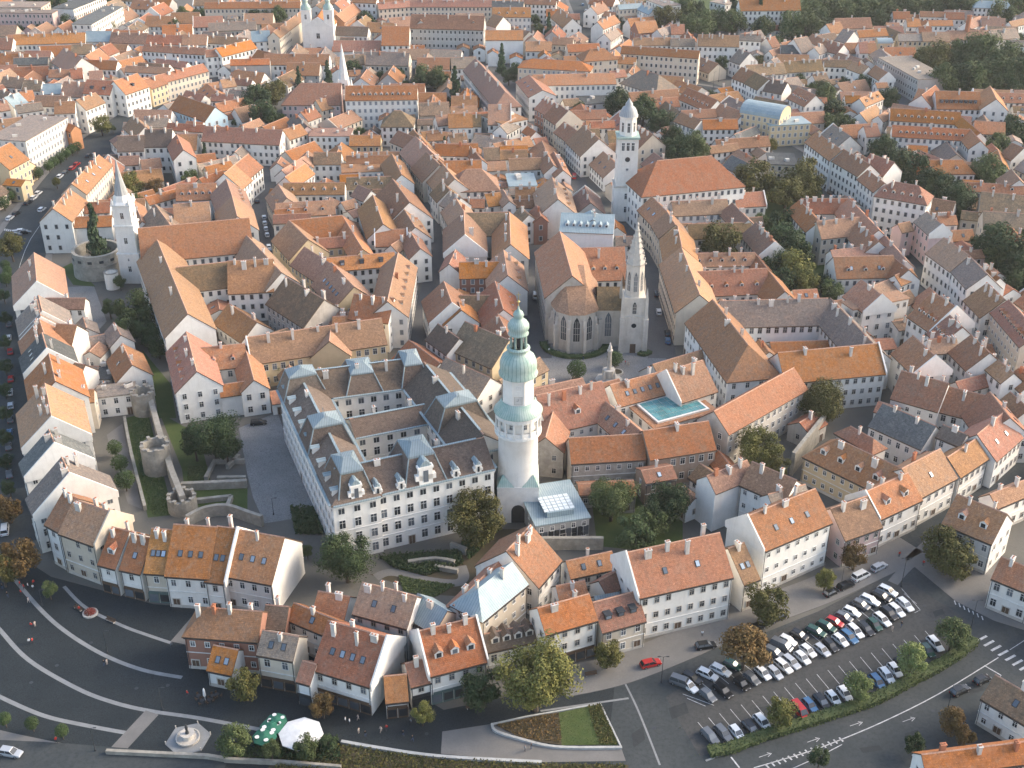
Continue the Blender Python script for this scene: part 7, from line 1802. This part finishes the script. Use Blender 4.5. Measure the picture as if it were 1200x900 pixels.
for (x, y, r, mt, lb) in ((1062, 790, 4.4, CAN, 'big white octagonal parasol among the shrubs'), (960, 765, 2.4, GRN, 'green and white cafe parasol beside the big white one'), (935, 800, 2.4, GRN, 'green and white cafe parasol next to the leafy shrubs'), (975, 745, 2.2, GRN, 'green cafe parasol farthest from the wall')):
    p = at(*tpx('A', x, y+22)); root = tag(empty('parasol', (p.x, p.y, .03)), lb, 'parasol'); m = MB(); m.tube((0, 0, 0), (0, 0, 3.2), .06, .05, 6); m.lathe([(.5, 0), (.5, .12), (0, .12)], 8); put('pole', m.mesh('pole', [M['white']]), root)
    m = MB(); m.lathe([(r, 2.3), (r, 2.5), (r*.5, 2.95), (0, 3.3)], 8); put('canopy', m.mesh('canopy', [mt]), root)
    if mt is GRN:
        m = MB()
        for k in range(4):
            an = k*math.pi/2+.4; m.lathe([(r*.2, 0), (r*.2, .02), (0, .02)], 8, (r*.6*math.cos(an), r*.6*math.sin(an)))
        o = put('white_dots', m.mesh('white_dots', [CAN]), root, (0, 0, 2.95))
p = at(*tpx('A', 722, 662)); root = tag(empty('closed_parasol', (p.x, p.y, .03)), 'closed white parasol beside cafe tables at the blue-fronted cafe', 'parasol'); m = MB(); m.tube((0, 0, 0), (0, 0, 1.2), .05, .05, 6); put('pole', m.mesh('pole', [M['white']]), root); lath('canvas', [(.12, 1.0), (.32, 1.4), (.22, 2.9), (.05, 3.3)], 8, [CAN], True)
for i, (x, y) in enumerate(((700, 655), (712, 672), (750, 655), (765, 650), (738, 668))):
    p = at(*tpx('A', x, y)); root = tag(empty('cafe_table', (p.x, p.y, .03)), 'dark round cafe table with chairs beside the closed parasol', 'table', 'cafe tables'); lath('table_top', [(0, .72), (.45, .72), (.45, .76), (0, .76)], 12, [M['dkmetal']]); lath('table_leg', [(.3, 0), (.3, .03), (.04, .05), (.04, .72)], 8, [M['dkmetal']])
    for k in range(3):
        an = k*2.1; m = MB(); m.box((0, 0, .45), (.42, .42, .05)); m.box((.2, 0, .7), (.05, .42, .5))
        for sx in (-1, 1):
            for sy in (-1, 1): m.box((sx*.18, sy*.18, .22), (.04, .04, .44))
        c = put('cafe_chair', m.mesh('cafe_chair', [M['wood']]), None, (p.x+.75*math.cos(an), p.y+.75*math.sin(an), .03), an); tag(c, 'dark wooden chair at a cafe table beside the closed parasol', 'chair', 'cafe chairs')
for (t, x, y, a, lb) in (('A', 390, 385, -.5, 'wooden bench on the inner pale arc of the square'), ('A', 275, 343, -.6, 'wooden bench beside the red flower bed'), ('B', 878, 575, .25, 'wooden bench on the pavement by the orange-roofed house'), ('B', 460, 690, .2, 'wooden bench under the dark tree by the shops')):
    p = at(*tpx(t, x, y)); root = tag(empty('bench', (p.x, p.y, .03), a), lb, 'bench')
    for k in range(4): m = MB(); m.box((0, -.25+k*.16, .45), (2.6, .13, .05)); put('slat', m.mesh('slat', [M['wood']]), root)
    for s in (-1, 1): m = MB(); m.box((s*1.0, 0, .21), (.1, .55, .42)); put('leg', m.mesh('leg', [M['stonef']]), root)
    m = MB(); m.box((0, .3, .75), (2.6, .05, .4)); put('backrest', m.mesh('backrest', [M['wood']]), root)
p = at(*tpx('A', 318, 358)); root = tag(empty('flower_bed', (p.x, p.y, .03)), 'round red-brown flower bed beside a bench on the square', 'flower bed'); lath('bed_kerb', [(1.7, 0), (1.7, .4), (1.4, .4), (1.4, .3), (0, .3)], 16, [M['stonef']]); c = put('flowers', BALL[0], root, (0, 0, .5), sc=(1.4, 1.4, .8)); c.material_slots[0].link = 'OBJECT'; c.material_slots[0].material = leaf_mat('red_flowers', (.18, .03, .02), (.12, .05, .03), (.2, .05, .03))
p = at(*tpx('e', 840, 320)); root = tag(empty('brick_chimney', (p.x, p.y, 0)), 'tall red brick chimney stack rising from the wooded park', 'chimney'); lath('stack', [(1.9, 0), (1.3, 22), (1.5, 22.3), (1.5, 23), (.9, 23)], 8, [M['brick']])

# ---------------------------------------------------------------- evening haze in one closed box of air
bm = bmesh.new(); bmesh.ops.create_cube(bm, size=1.0, matrix=Matrix.Translation((0, 1800, 90)) @ Matrix.Diagonal((5200, 4600, 182, 1))); me = bpy.data.meshes.new('haze'); bm.to_mesh(me); bm.free(); hm = bpy.data.materials.new('haze_air'); hm.use_nodes = True; n = hm.node_tree.nodes; n.clear()
pv = n.new('ShaderNodeVolumePrincipled'); pv.inputs['Color'].default_value = (.98, .97, .95, 1); pv.inputs['Density'].default_value = HAZE; pv.inputs['Anisotropy'].default_value = .2
mo = n.new('ShaderNodeOutputMaterial'); hm.node_tree.links.new(pv.outputs[0], mo.inputs['Volume'])
me.materials.append(hm); hz = put('haze', me); hz['kind'] = 'stuff'; tag(hz, 'thin pale evening haze over the whole town', 'haze')
